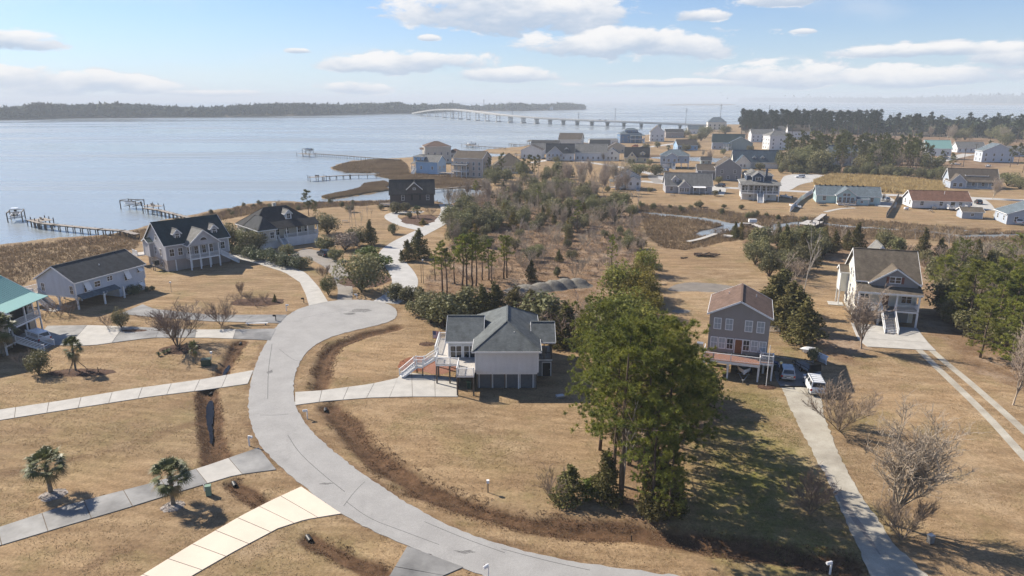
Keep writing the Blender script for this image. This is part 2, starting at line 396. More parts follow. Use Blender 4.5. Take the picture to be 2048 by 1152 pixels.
LITTER = [PX(p) for p in (
    [(815, 600), (860, 550), (905, 480), (900, 430), (980, 390), (1180, 385), (1280, 415), (1290, 490), (1260, 560), (1255, 640), (1130, 640), (1000, 615), (900, 640), (840, 620)],
    [(1200, 800), (1300, 790), (1420, 800), (1440, 830), (1330, 900), (1330, 1040), (1250, 1040), (1215, 940)],
    [(1840, 640), (1850, 560), (1640, 520), (1620, 500), (1500, 520), (1490, 480), (1640, 480), (2048, 500), (2300, 520), (2300, 900), (2048, 800), (1930, 740)],
    [(1640, 680), (1720, 660), (1730, 700), (1700, 725), (1640, 712)],
    [(1745, 350), (1560, 340), (1560, 300), (1900, 290), (2100, 300), (2100, 320), (1900, 350)],
    [(1480, 285), (1480, 262), (1900, 258), (2300, 262), (2300, 310), (1700, 300)])]
GOLD = [PX([(1625, 365), (1660, 352), (1780, 357), (1885, 368), (1890, 392), (1760, 385), (1640, 378)])]
PALE = [(PX([(1330, 545), (1440, 540), (1560, 555), (1540, 600), (1400, 640), (1310, 600)]), 10.0, 0.5),
        (PX([(1700, 700), (1830, 720), (1960, 860), (2048, 960), (2048, 1060), (1820, 1000), (1760, 820)]), 10.0, 0.35),
        (PX([(1560, 800), (1590, 830), (1650, 960), (1640, 980), (1590, 880)]), 3.0, 0.6),
        (PX([(850, 820), (1100, 830), (1160, 900), (1000, 900)]), 8.0, 0.3), (PX([(180, 520), (290, 500), (280, 512), (200, 530)]), 3.0, 0.7)]
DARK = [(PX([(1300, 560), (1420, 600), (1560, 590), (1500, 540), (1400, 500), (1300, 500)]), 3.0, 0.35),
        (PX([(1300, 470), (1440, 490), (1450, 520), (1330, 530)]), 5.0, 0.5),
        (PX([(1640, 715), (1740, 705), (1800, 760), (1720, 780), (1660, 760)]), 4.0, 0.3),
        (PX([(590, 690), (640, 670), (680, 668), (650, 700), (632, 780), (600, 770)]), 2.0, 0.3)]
PUDDLES = [PX([(1330, 578), (1365, 564), (1420, 566), (1480, 574), (1490, 583), (1440, 586), (1385, 582), (1350, 584)]), PX([(1340, 620), (1375, 618), (1385, 625), (1350, 627)]),
           PX([(413, 797), (427, 795), (428, 820), (424, 850), (427, 880), (421, 886), (415, 850), (410, 825)]), PX([(455, 725), (461, 726), (452, 745), (441, 750)])]

def hz(X, Y):
    X = np.asarray(X, float); Y = np.asarray(Y, float)
    w = wav(X, Y, 0.35) * 1.2 + wav(X, Y, 0.9) * 0.5
    s = np.maximum(sdf(LAND, X, Y), sdf(ISLET, X, Y)) + w * np.clip(np.hypot(X, Y) / 250, 0.3, 1.2)
    z = -2.3 + 1.75 * sst(-5, 0.5, s) + 0.55 * sst(0.5, 14, s)
    m = np.zeros(X.shape)
    for p in MARSHES: m = np.maximum(m, sst(-2.5, 4, sdf(p, X, Y) + w))
    z = z - m * np.clip(z + 0.72, 0, 1) * 0.8 + m * 0.05 * wav(X, Y, 1.7)
    for p, hw in CREEKS:
        d = pline(p, X, Y) + w * 0.5
        z = z - 1.2 * (1 - sst(hw * 0.55, hw * 1.5, d)) * (z > -1.7)
    for p, hw, dp in SWALES:
        d = pline(p, X, Y); z = z - dp * (1 - sst(0.1, hw * 1.35, d))
    return z
def h1(x, y): return float(hz(np.array([x]), np.array([y]))[0])

rows = [-60.0, -30.0, 0.0, 15.0, 25.0, 33.0, 40.0]
while rows[-1] < 1250: y = rows[-1]; rows.append(y + max(0.3, y * (0.0058 if y < 130 else 0.0078)))
rows = np.array(rows); NC = 470
s_ = np.linspace(-1, 1, NC)
Yg = np.repeat(rows, NC); Xg = (s_[None, :] * (np.maximum(rows, 40) * 0.95 + 12)[:, None]).ravel()
Zg = hz(Xg, Yg)
nr_ = len(rows)
me = bpy.data.meshes.new('ground')
V = np.stack([Xg, Yg, Zg], 1)
idx = np.arange(nr_ * NC).reshape(nr_, NC)
Q = np.stack([idx[:-1, :-1], idx[:-1, 1:], idx[1:, 1:], idx[1:, :-1]], -1).reshape(-1, 4)
# drop the cells that lie wholly under deep water
deep = Zg < -2.25
Q = Q[~(deep[Q].all(1))]
me.vertices.add(len(V)); me.vertices.foreach_set('co', V.ravel())
me.loops.add(Q.size); me.loops.foreach_set('vertex_index', Q.ravel())
me.polygons.add(len(Q)); me.polygons.foreach_set('loop_start', np.arange(len(Q)) * 4); me.polygons.foreach_set('loop_total', np.full(len(Q), 4))
me.polygons.foreach_set('use_smooth', np.ones(len(Q), bool))
me.update(); me.validate()
wv = wav(Xg, Yg, 0.6); wv2 = wav(Xg, Yg, 0.22)
def acc(polys, a=-2.0, b=2.5, k=1.6):
    m = np.zeros(Xg.shape)
    for p in polys: m = np.maximum(m, sst(a, b, sdf(p, Xg, Yg) + wv * k))
    return m
za = np.zeros((len(V), 4)); zb = np.zeros((len(V), 4))
sh = np.maximum(sdf(LAND, Xg, Yg), sdf(ISLET, Xg, Yg))
za[:, 0] = np.maximum(acc(MARSHES), 1 - sst(0.5, 9, sh + wv * 2))
for p, hw, dp in SWALES: za[:, 1] = np.maximum(za[:, 1], 1 - sst(hw * 0.15, hw * 1.5, pline(p, Xg, Yg) + wv * 0.35))
for p, hw in CREEKS: za[:, 1] = np.maximum(za[:, 1], 0.6 * (1 - sst(hw * 0.9, hw * 1.9, pline(p, Xg, Yg))))
for p, so, k in GREEN: za[:, 2] = np.maximum(za[:, 2], k * sst(-so * 0.6, so, sdf(p, Xg, Yg) + wv * so * 0.4))
for p, so, k in PALE: za[:, 3] = np.maximum(za[:, 3], k * sst(-so * 0.6, so, sdf(p, Xg, Yg) + wv * so * 0.4))
zb[:, 0] = acc(LITTER, -2.0, 3.0, 2.0); zb[:, 1] = acc(GOLD, -2, 2, 1.5)
ROADPX = [(985, 1160), (925, 1136), (810, 1091), (740, 1060), (683, 1028), (640, 1000), (590, 958), (545, 920), (512, 880), (496, 830), (497, 785), (508, 735), (530, 688), (552, 652), (582, 624), (620, 610), (660, 602), (710, 599), (755, 602), (785, 611), (797, 626), (788, 641), (750, 652), (695, 664), (645, 680), (612, 704), (594, 735), (586, 770), (590, 808), (606, 842), (642, 882), (702, 932), (772, 980), (852, 1030), (950, 1074), (1060, 1107), (1200, 1132), (1330, 1149), (1420, 1162), (1600, 1210), (1400, 1300)]
zb[:, 2] = np.maximum(zb[:, 2], .85 * (1 - sst(0.15, 1.1, -sdf(smooth_poly(PX(ROADPX)), Xg, Yg) + wv * .25)))
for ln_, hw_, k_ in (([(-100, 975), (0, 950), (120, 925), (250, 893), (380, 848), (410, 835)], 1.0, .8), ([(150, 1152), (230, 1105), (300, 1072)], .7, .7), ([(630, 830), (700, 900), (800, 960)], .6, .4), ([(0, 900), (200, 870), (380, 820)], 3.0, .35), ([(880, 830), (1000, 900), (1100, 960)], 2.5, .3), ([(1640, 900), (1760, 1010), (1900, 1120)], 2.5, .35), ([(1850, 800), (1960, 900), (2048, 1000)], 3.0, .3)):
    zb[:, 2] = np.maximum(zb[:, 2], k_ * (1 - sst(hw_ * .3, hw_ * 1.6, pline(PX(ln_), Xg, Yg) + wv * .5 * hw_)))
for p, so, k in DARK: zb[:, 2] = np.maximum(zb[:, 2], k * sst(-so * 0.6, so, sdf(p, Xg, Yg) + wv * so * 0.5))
zb[:, 3] = 1
for nm, a in (('za', za), ('zb', zb)):
    at = me.attributes.new(nm, 'FLOAT_COLOR', 'POINT'); at.data.foreach_set('color', a.astype(np.float32).ravel())

def ground_mat():
    m = bpy.data.materials.new('dry_winter_lawn_and_marsh'); m.use_nodes = True
    nt = m.node_tree; b = nt.nodes['Principled BSDF']; b.inputs['Roughness'].default_value = 0.95; b.inputs['Specular IOR Level'].default_value = 0.1
    tc = N(nt, 'ShaderNodeTexCoord'); P = tc.outputs['Object']
    def noise(sc, det=5.0, ro=0.6, st=None, rz=0.0):
        v = P
        if st:
            mp = N(nt, 'ShaderNodeMapping'); mp.inputs['Scale'].default_value = st; mp.inputs['Rotation'].default_value = (0, 0, rz); nt.links.new(P, mp.inputs[0]); v = mp.outputs[0]
        n = N(nt, 'ShaderNodeTexNoise', inp={'Scale': sc, 'Detail': det, 'Roughness': ro}); nt.links.new(v, n.inputs['Vector']); return n.outputs['Fac']
    def rng(f, a, b_):
        n = N(nt, 'ShaderNodeMapRange', inp={'From Min': a, 'From Max': b_}); nt.links.new(f, n.inputs['Value']); return n.outputs[0]
    def mx(f, a, b_, bt='MIX'):
        n = N(nt, 'ShaderNodeMix', data_type='RGBA', blend_type=bt)
        for i, s in ((0, f), (6, a), (7, b_)):
            if isinstance(s, tuple): n.inputs[i].default_value = (*s, 1)
            elif isinstance(s, (int, float)): n.inputs[i].default_value = s
            else: nt.links.new(s, n.inputs[i])
        return n.outputs[2]
    def mth(op, a, b_):
        n = N(nt, 'ShaderNodeMath', operation=op, use_clamp=True)
        for i, s in ((0, a), (1, b_)):
            if isinstance(s, (int, float)): n.inputs[i].default_value = s
            else: nt.links.new(s, n.inputs[i])
        return n.outputs[0]
    def split(nm):
        a = N(nt, 'ShaderNodeAttribute', attribute_name=nm); s = N(nt, 'ShaderNodeSeparateColor'); nt.links.new(a.outputs['Color'], s.inputs[0]); return s.outputs[0], s.outputs[1], s.outputs[2], a.outputs['Alpha']
    marsh, ditch, green, pale = split('za'); litter, gold, dark, _ = split('zb')
    big = rng(noise(0.045, 4), 0.36, 0.64); mid = rng(noise(0.35, 6, 0.65), 0.33, 0.67); fine = rng(noise(3.5, 6, 0.75), 0.3, 0.7)
    mow = rng(noise(0.5, 4, 0.6, (0.16, 1.0, 1.0), 0.25), 0.36, 0.64)
    lawn = mx(big, (0.365, 0.25, 0.142), (0.245, 0.175, 0.105))
    lawn = mx(mth('MULTIPLY', mid, 0.6), lawn, (0.42, 0.31, 0.19))
    lawn = mx(mth('MULTIPLY', mow, 0.6), lawn, (0.17, 0.108, 0.058))
    grn = mx(mid, (0.115, 0.125, 0.03), (0.22, 0.195, 0.065))
    lawn = mx(mth('MULTIPLY', green, rng(noise(0.5, 6, 0.7), 0.24, 0.54)), lawn, grn)
    mpw = N(nt, 'ShaderNodeMapping'); mpw.inputs['Rotation'].default_value = (0, 0, .3); nt.links.new(P, mpw.inputs[0])
    wvt = N(nt, 'ShaderNodeTexWave', bands_direction='Y', inp={'Scale': 0.22, 'Distortion': 5.0, 'Detail': 2.0, 'Detail Scale': 0.15}); nt.links.new(mpw.outputs[0], wvt.inputs['Vector'])
    lawn = mx(0.22, lawn, mx(wvt.outputs['Fac'], (0.72, 0.72, 0.7), (1.2, 1.2, 1.2)), 'MULTIPLY')
    lawn = mx(mth('MULTIPLY', pale, mid), lawn, (0.47, 0.37, 0.245))
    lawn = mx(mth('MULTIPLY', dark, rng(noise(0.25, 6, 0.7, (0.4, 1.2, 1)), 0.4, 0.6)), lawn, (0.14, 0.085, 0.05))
    # faint green and bare specks all over
    lawn = mx(mth('MULTIPLY', rng(noise(0.13, 7, 0.72), 0.52, 0.68), 0.6), lawn, (0.185, 0.155, 0.07))
    lawn = mx(mth('MULTIPLY', rng(noise(0.22, 8, 0.75, (1, 1.6, 1), .6), 0.6, 0.72), 0.7), lawn, (0.15, 0.095, 0.055))
    lawn = mx(mth('MULTIPLY', rng(noise(0.07, 6, 0.7), 0.55, 0.7), 0.55), lawn, (0.42, 0.32, 0.21))
    c = lawn
    mar = mx(rng(noise(0.16, 7, 0.72), 0.36, 0.64), (0.15, 0.105, 0.063), (0.31, 0.23, 0.14))
    mar = mx(mth('MULTIPLY', rng(noise(0.05, 4), 0.5, 0.7), 0.6), mar, (0.17, 0.095, 0.055))
    mar = mx(mth('MULTIPLY', rng(noise(0.09, 6, 0.7, (1.0, 0.35, 1)), 0.6, 0.72), 0.7), mar, (0.38, 0.30, 0.20))
    lit = mx(rng(noise(0.3, 7, 0.75), 0.34, 0.66), (0.14, 0.085, 0.05), (0.29, 0.20, 0.125))
    lit = mx(mth('MULTIPLY', rng(noise(0.12, 5, 0.7), 0.5, 0.66), 0.7), lit, (0.37, 0.29, 0.22))
    gol = mx(rng(noise(0.35, 6, 0.7), 0.35, 0.65), (0.30, 0.20, 0.09), (0.52, 0.40, 0.20))
    dit = mx(rng(noise(0.8, 6, 0.7), 0.35, 0.65), (0.065, 0.038, 0.022), (0.15, 0.088, 0.05))
    edge = noise(1.2, 5, 0.7)
    def soft(mk): return rng(mth('ADD', mk, mth('MULTIPLY', edge, 0.55)), 0.55, 0.95)
    c = mx(soft(litter), c, lit); c = mx(soft(gold), c, gol); c = mx(soft(marsh), c, mar); c = mx(rng(mth('ADD', ditch, mth('MULTIPLY', edge, 0.6)), 0.42, 0.95), c, dit)
    c = mx(0.8, c, mx(fine, (0.5, 0.48, 0.45), (1.3, 1.3, 1.3)), 'MULTIPLY'); c = mx(0.55, c, mx(rng(noise(1.1, 8, 0.8), 0.32, 0.68), (0.6, 0.58, 0.54), (1.3, 1.3, 1.28)), 'MULTIPLY')
    nt.links.new(c, b.inputs['Base Color'])
    h = mth('ADD', mth('MULTIPLY', noise(6.0, 6, 0.75), 0.5), mth('MULTIPLY', mth('MULTIPLY', noise(0.9, 6, 0.7), marsh), 1.0))
    bp = N(nt, 'ShaderNodeBump', inp={'Strength': 0.8, 'Distance': 0.12}); nt.links.new(h, bp.inputs['Height']); nt.links.new(bp.outputs[0], b.inputs['Normal'])
    return m
GM = ground_mat()
me.materials.append(GM)
tag(place('ground', me), 'dry winter lawns and marsh', None, kind='structure')

# ------------------------------------------------------------------ water
def water_mat(name, c, rough, waves=True, far=False):
    m = bpy.data.materials.new(name); m.use_nodes = True; nt = m.node_tree; b = nt.nodes['Principled BSDF']
    b.inputs['Base Color'].default_value = (*c, 1); b.inputs['Roughness'].default_value = rough; b.inputs['IOR'].default_value = 1.33 if waves else 1.16
    if waves:
        tc = N(nt, 'ShaderNodeTexCoord')
        mp = N(nt, 'ShaderNodeMapping'); mp.inputs['Scale'].default_value = (0.6, 1.0, 1); mp.inputs['Rotation'].default_value = (0, 0, 0.35); nt.links.new(tc.outputs['Object'], mp.inputs[0])
        n1 = N(nt, 'ShaderNodeTexNoise', inp={'Scale': 0.55, 'Detail': 6.0, 'Roughness': 0.62, 'Distortion': 0.4}); nt.links.new(mp.outputs[0], n1.inputs['Vector'])
        bp = N(nt, 'ShaderNodeBump', inp={'Strength': 1.0, 'Distance': 0.13}); nt.links.new(n1.outputs['Fac'], bp.inputs['Height']); nt.links.new(bp.outputs[0], b.inputs['Normal'])
        # slicks and ruffled lanes
        m2 = N(nt, 'ShaderNodeMapping'); m2.inputs['Scale'].default_value = (0.0022, 0.011, 1); m2.inputs['Rotation'].default_value = (0, 0, 0.5); nt.links.new(tc.outputs['Object'], m2.inputs[0])
        n2 = N(nt, 'ShaderNodeTexNoise', inp={'Scale': 1.0, 'Detail': 5.0, 'Distortion': 0.8}); nt.links.new(m2.outputs[0], n2.inputs['Vector'])
        r = N(nt, 'ShaderNodeMapRange', inp={'From Min': 0.4, 'From Max': 0.66, 'To Min': rough - 0.12, 'To Max': rough + 0.2}); nt.links.new(n2.outputs['Fac'], r.inputs['Value']); nt.links.new(r.outputs[0], b.inputs['Roughness'])
    return m
WATER = water_mat('sound_water', (0.24, 0.27, 0.285), 0.24)
wm_ = MB()
ys = [-100, 60, 150, 300, 600, 1200, 2500, 5000, 9000, 16000]
for y0, y1 in zip(ys[:-1], ys[1:]): wm_.add([(-15000, y0, 0), (15000, y0, 0), (15000, y1, 0), (-15000, y1, 0)], [(0, 1, 2, 3)])
tag(wm_.build('water', WATER, loc=(0, 0, WL)), 'pale blue-grey water of the sound', None, kind='structure')
PUD = water_mat('ditch_water', (0.012, 0.012, 0.013), 0.05, waves=False)
def flat(name, poly, z, m, parent=None, thick=0.0, follow=False):
    mb = MB(); n = len(poly)
    tris = tessellate_polygon([[Vector((x, y, 0)) for x, y in poly]])
    mb.add([(x, y, z) for x, y in poly], [t for t in tris])
    if thick:
        k = len(mb.v); mb.add([(x, y, z) for x, y in poly] + [(x, y, z - thick) for x, y in poly], [(i, (i + 1) % n, n + (i + 1) % n, n + i) for i in range(n)])
    o = mb.build(name, m, parent)
    me_ = o.data
    import bmesh
    b = bmesh.new(); b.from_mesh(me_); bmesh.ops.recalc_face_normals(b, faces=b.faces)
    if sum(f.normal.z for f in b.faces if abs(f.normal.z) > 0.5) < 0: bmesh.ops.reverse_faces(b, faces=b.faces)
    b.to_mesh(me_); b.free()
    return o
MUD = mat('grey_dried_mud', (0.22, 0.195, 0.165), rough=.8, var=.15, scale=.5)
for i, p in enumerate(PUDDLES):
    tag(flat('mud_patch' if i < 2 else 'ditch_water', rag(smooth_poly(p), .06 if i < 2 else .045, .4, i), 0.006 if i < 2 else -0.36, MUD if i < 2 else PUD), None, None, kind='structure')

# ------------------------------------------------------------------ roads and drives
def asphalt_mat(name, c, dark):
    m = mat(name, c, rough=0.92, var=0.1, scale=0.35, bump=0.25, bscale=14, spec=0.2, col2=dark)
    nt = m.node_tree; b = nt.nodes['Principled BSDF']
    tc = N(nt, 'ShaderNodeTexCoord'); nn = N(nt, 'ShaderNodeTexNoise', inp={'Scale': 0.8, 'Detail': 3.0}); nt.links.new(tc.outputs['Object'], nn.inputs['Vector'])
    mxv = N(nt, 'ShaderNodeMix', data_type='VECTOR'); mxv.inputs[0].default_value = 0.8; nt.links.new(tc.outputs['Object'], mxv.inputs[4]); nt.links.new(nn.outputs['Color'], mxv.inputs[5])
    vo = N(nt, 'ShaderNodeTexVoronoi', feature='DISTANCE_TO_EDGE', inp={'Scale': 0.16}); nt.links.new(mxv.outputs[1], vo.inputs['Vector'])
    r = N(nt, 'ShaderNodeMapRange', inp={'From Min': 0.0, 'From Max': 0.012, 'To Min': 0.93, 'To Max': 1.0}); nt.links.new(vo.outputs['Distance'], r.inputs['Value'])
    n3 = N(nt, 'ShaderNodeTexNoise', inp={'Scale': 9.0, 'Detail': 4.0, 'Roughness': 0.8}); nt.links.new(tc.outputs['Object'], n3.inputs['Vector'])
    r3 = N(nt, 'ShaderNodeMapRange', inp={'From Min': 0.25, 'From Max': 0.75, 'To Min': 0.8, 'To Max': 1.14}); nt.links.new(n3.outputs['Fac'], r3.inputs['Value'])
    n4 = N(nt, 'ShaderNodeTexNoise', inp={'Scale': 0.11, 'Detail': 7.0, 'Roughness': 0.68, 'Distortion': 0.6}); nt.links.new(tc.outputs['Object'], n4.inputs['Vector'])
    r4 = N(nt, 'ShaderNodeMapRange', inp={'From Min': 0.56, 'From Max': 0.68, 'To Min': 1.0, 'To Max': 0.86}); nt.links.new(n4.outputs['Fac'], r4.inputs['Value'])
    m4 = N(nt, 'ShaderNodeMath', operation='MULTIPLY'); nt.links.new(r3.outputs[0], m4.inputs[0]); nt.links.new(r4.outputs[0], m4.inputs[1])
    ml = N(nt, 'ShaderNodeMath', operation='MULTIPLY'); nt.links.new(r.outputs[0], ml.inputs[0]); nt.links.new(m4.outputs[0], ml.inputs[1])
    old = b.inputs['Base Color'].links[0].from_socket
    cm = N(nt, 'ShaderNodeMix', data_type='RGBA', blend_type='MULTIPLY'); cm.inputs[0].default_value = 1.0
    cb = N(nt, 'ShaderNodeCombineColor'); [nt.links.new(ml.outputs[0], cb.inputs[i]) for i in range(3)]
    nt.links.new(old, cm.inputs[6]); nt.links.new(cb.outputs[0], cm.inputs[7]); nt.links.new(cm.outputs[2], b.inputs['Base Color'])
    return m
ASPH = asphalt_mat('aged_grey_asphalt', (0.345, 0.337, 0.322), (0.285, 0.278, 0.266))
LANE = asphalt_mat('pale_concrete_lane', (0.47, 0.46, 0.44), (0.38, 0.37, 0.35))
GRAV = asphalt_mat('pale_gravel_drive', (0.45, 0.42, 0.35), (0.29, 0.26, 0.21))
GDRV = asphalt_mat('worn_brown_grey_drive', (0.29, 0.265, 0.235), (0.22, 0.20, 0.175))
JOINT = mat('joint_soil', (0.16, 0.12, 0.08), rough=1.0)
def struct(o): return tag(o, None, None, kind='structure')
HARD.append(smooth_poly(PX(ROADPX)))
SEAL = mat('tar_crack_seal', (0.12, 0.118, 0.115), rough=.7)
struct(flat('street', rag(smooth_poly(PX(ROADPX)), .055), 0.05, ASPH, thick=0.08))
def resamp(pts, t):
    d = [0.0]
    for a, b in zip(pts[:-1], pts[1:]): d.append(d[-1] + math.dist(a, b))
    s = t * d[-1]
    for i in range(len(pts) - 1):
        if s <= d[i + 1] + 1e-9:
            f = (s - d[i]) / max(1e-9, d[i + 1] - d[i]); return (pts[i][0] + (pts[i + 1][0] - pts[i][0]) * f, pts[i][1] + (pts[i + 1][1] - pts[i][1]) * f)
    return pts[-1]
def drive(name, ea, eb, m, nslab=0, z=0.04, seg=3, mats=None, ragged=0.0):
    "a drive between two edges; nslab > 0 lays separate slabs with open joints"
    ea, eb = PX(ea), PX(eb); HARD.append(ea + eb[::-1])
    n = 28 if not ragged else 70; A = [resamp(ea, i / n) for i in range(n + 1)]; B = [resamp(eb, i / n) for i in range(n + 1)]
    if ragged: A = [(x + rnd.gauss(0, ragged), y + rnd.gauss(0, ragged)) for x, y in A]; B = [(x + rnd.gauss(0, ragged), y + rnd.gauss(0, ragged)) for x, y in B]
    mb = MB(); mb.add([(x, y, z) for x, y in A] + [(x, y, z) for x, y in B], [(i, i + 1, n + 2 + i, n + 1 + i) for i in range(n)])
    o = struct(mb.build(name, JOINT if nslab else m)); fixn(o)
    L = 0.5 * (sum(math.dist(a, b) for a, b in zip(ea[:-1], ea[1:])) + sum(math.dist(a, b) for a, b in zip(eb[:-1], eb[1:])))
    for k in range(nslab):
        g = 0.03 / L
        t0, t1 = k / nslab + g, (k + 1) / nslab - g; mb = MB(); top = z + 0.035 + 0.008 * rnd.random()
        ts = [t0 + (t1 - t0) * i / seg for i in range(seg + 1)]
        pa = [resamp(ea, t) for t in ts]; pb = [resamp(eb, t) for t in ts]
        ring = pa + pb[::-1]; q = len(ring)
        mb.add([(x, y, top) for x, y in pa] + [(x, y, top) for x, y in pb], [(i, i + 1, seg + 2 + i, seg + 1 + i) for i in range(seg)])
        mb.add([(x, y, top) for x, y in ring] + [(x, y, z - 0.05) for x, y in ring], [(i, (i + 1) % q, q + (i + 1) % q, q + i) for i in range(q)])
        fixn(mb.build('slab', (mats[k % len(mats)] if mats else m), o))
    return o
def fixn(o):
    import bmesh
    b = bmesh.new(); b.from_mesh(o.data); bmesh.ops.remove_doubles(b, verts=b.verts, dist=0.001); bmesh.ops.recalc_face_normals(b, faces=b.faces)
    if sum(f.normal.z * f.calc_area() for f in b.faces) < 0: bmesh.ops.reverse_faces(b, faces=b.faces)
    b.to_mesh(o.data); b.free(); return o
def lane(name, pts, w, m, z=0.04, closed=False):
    P_ = smooth_poly(PX(pts), 2, closed); n = len(P_); mb = MB(); L = []; R_ = []
    for i in range(n):
        a = P_[(i - 1) % n] if (closed or i) else P_[0]; b = P_[(i + 1) % n] if (closed or i < n - 1) else P_[-1]
        d = Vector((b[0] - a[0], b[1] - a[1])).normalized(); ww = w if not callable(w) else w(i / (n - 1))
        L.append((P_[i][0] - d.y * ww / 2, P_[i][1] + d.x * ww / 2, z)); R_.append((P_[i][0] + d.y * ww / 2, P_[i][1] - d.x * ww / 2, z))
    if not closed: HARD.append([p[:2] for p in L] + [p[:2] for p in R_[::-1]])
    mb.add(L + R_, [(i, (i + 1) % n, n + (i + 1) % n, n + i) for i in range(n if closed else n - 1)])
    return fixn(struct(mb.build(name, m)))
drive('driveway', [(-260, 862), (0, 820), (130, 801), (260, 779), (400, 760), (507, 741)], [(-260, 890), (0, 841), (165, 815), (300, 794), (420, 779), (496, 768)], CONC, 12)
drive('driveway', [(-200, 1110), (0, 1055), (130, 1012), (300, 968), (420, 930), (518, 896)], [(-200, 1150), (0, 1092), (120, 1056), (240, 1021), (350, 987), (470, 951), (553, 940)], CONCD, 9, mats=[CONCD] * 7 + [CONC, CONCD])
drive('driveway', [(180, 1225), (283, 1152), (380, 1092), (480, 1034), (540, 1003), (603, 974)], [(250, 1240), (385, 1152), (470, 1103), (555, 1058), (610, 1040), (683, 1028)], CREAMC, 9)
drive('driveway', [(760, 1180), (780, 1152), (815, 1093)], [(860, 1180), (885, 1153), (927, 1135)], CONCD, 2)
drive('driveway', [(590, 785), (640, 782), (740, 769), (795, 757), (806, 745), (860, 751), (916, 757)], [(590, 811), (650, 803), (740, 796), (820, 794), (860, 794), (890, 794), (916, 794)], CONC, 7)
drive('gravel_driveway', [(1562, 772), (1580, 815), (1602, 862), (1650, 950), (1690, 1040), (1735, 1140), (1760, 1200)], [(1642, 772), (1646, 830), (1680, 915), (1722, 990), (1790, 1092), (1860, 1155), (1900, 1200)], GRAV, ragged=.07)
lane('gravel_rut', [(1648, 935), (1665, 970), (1690, 1010), (1725, 1060), (1760, 1110)], lambda t: .15 + .55 * math.sin(math.pi * min(1, t * 1.1)) * (1 + .4 * math.sin(t * 40)), GDRV, z=.0455)
drive('parking_apron', [(1545, 728), (1552, 760), (1562, 775)], [(1640, 735), (1645, 760), (1643, 775)], CONCD)
drive('driveway', [(1702, 646), (1708, 662), (1716, 680), (1735, 694)], [(1834, 657), (1845, 672), (1858, 688), (1872, 702)], CONC, 3)
lane('wheel_track', [(1836, 698), (1868, 730), (1900, 760), (1975, 832), (2048, 914), (2120, 990)], 1.05, GRAV)
lane('wheel_track', [(1862, 700), (1900, 733), (1930, 757), (2000, 818), (2048, 862), (2120, 930)], 1.05, GRAV)
drive('driveway', [(95, 652), (180, 651), (260, 654), (400, 660), (552, 658)], [(60, 690), (180, 692), (300, 676), (420, 676), (541, 681)], CONCD, 6, mats=[CONCD, CONC, CONCD])
drive('driveway', [(285, 609), (310, 619), (420, 630), (575, 630)], [(240, 628), (300, 634), (420, 643), (560, 647)], CONCD, 5)
drive('driveway', [(462, 505), (505, 512), (560, 524), (612, 546), (638, 575), (656, 604)], [(448, 512), (510, 526), (570, 545), (600, 565), (612, 590), (618, 612)], CONC, 6)
drive('gravel_driveway', [(608, 497), (650, 503), (680, 525), (700, 552), (706, 580), (704, 604)], [(578, 512), (615, 515), (650, 535), (670, 560), (676, 580), (674, 604)], GDRV)
lane('private_lane', [(770, 606), (800, 588), (812, 566), (806, 548), (792, 530), (778, 514), (782, 500), (804, 484), (832, 470), (858, 457), (882, 444), (895, 430), (896, 416), (890, 408)], lambda t: 5.6 if t < .75 else 5.0, LANE)
lane('private_lane_loop', [(852, 460), (815, 452), (786, 440), (780, 431), (795, 425), (820, 424), (845, 425)], 4.4, LANE, z=0.046)
lane('village_road', [(1280, 362), (1340, 368), (1425, 374), (1500, 378), (1570, 381.5), (1640, 385), (1760, 389.5), (1850, 392.5), (1935, 395.5), (2048, 401), (2300, 412)], 6.0, LANE)
struct(flat('cul_de_sac', smooth_poly(PX([(1555, 380), (1562, 360), (1570, 350), (1610, 347), (1665, 352), (1640, 362), (1600, 368), (1580, 382)])), 0.047, LANE))
lane('village_road', [(1180, 311), (1240, 299), (1300, 294), (1352, 287)], 7.0, LANE, z=0.05)
lane('village_road', [(1060, 326), (1110, 318), (1190, 326), (1300, 345), (1345, 366)], 5.0, LANE, z=0.052)
lane('driveway', [(1430, 372), (1440, 378), (1432, 390)], 6.0, CONC, z=0.056)
lane('driveway', [(1330, 338), (1300, 352), (1318, 366)], 5.0, GDRV, z=0.056)
lane('driveway', [(1948, 397), (1962, 408), (1968, 420)], 7.0, CONC, z=0.056)
lane('driveway', [(1870, 324), (1900, 316), (1940, 308)], 9.0, CONC, z=0.05)
lane('driveway', [(1757, 392), (1775, 402), (1770, 414)], 7.0, CONC, z=0.056)
lane('garden_path', [(1710, 416), (1680, 417), (1650, 424)], 1.6, CONC)
lane('garden_path', [(1375, 483), (1400, 478), (1432, 467)], 1.4, CONC, z=0.03)
lane('far_road', [(2048, 296), (1900, 294), (1850, 290)], 8.0, LANE)
for i_, pp in enumerate(([(543, 690), (539, 740), (536, 800)], [(575, 870), (600, 905), (650, 950), (690, 985)], [(690, 1005), (740, 1038), (800, 1062), (880, 1092)], [(850, 1045), (930, 1080), (1010, 1108)], [(600, 640), (640, 628), (700, 622)], [(1000, 1100), (1100, 1125), (1180, 1140)], [(520, 830), (545, 832), (575, 828)], [(730, 965), (712, 985), (690, 1012)], [(560, 700), (585, 720), (600, 722)])):
    lane('crack_seal', [(u + rnd.uniform(-3, 3), v + rnd.uniform(-2, 2)) for u, v in pp], .05 + .03 * rnd.random(), SEAL, z=.0545)
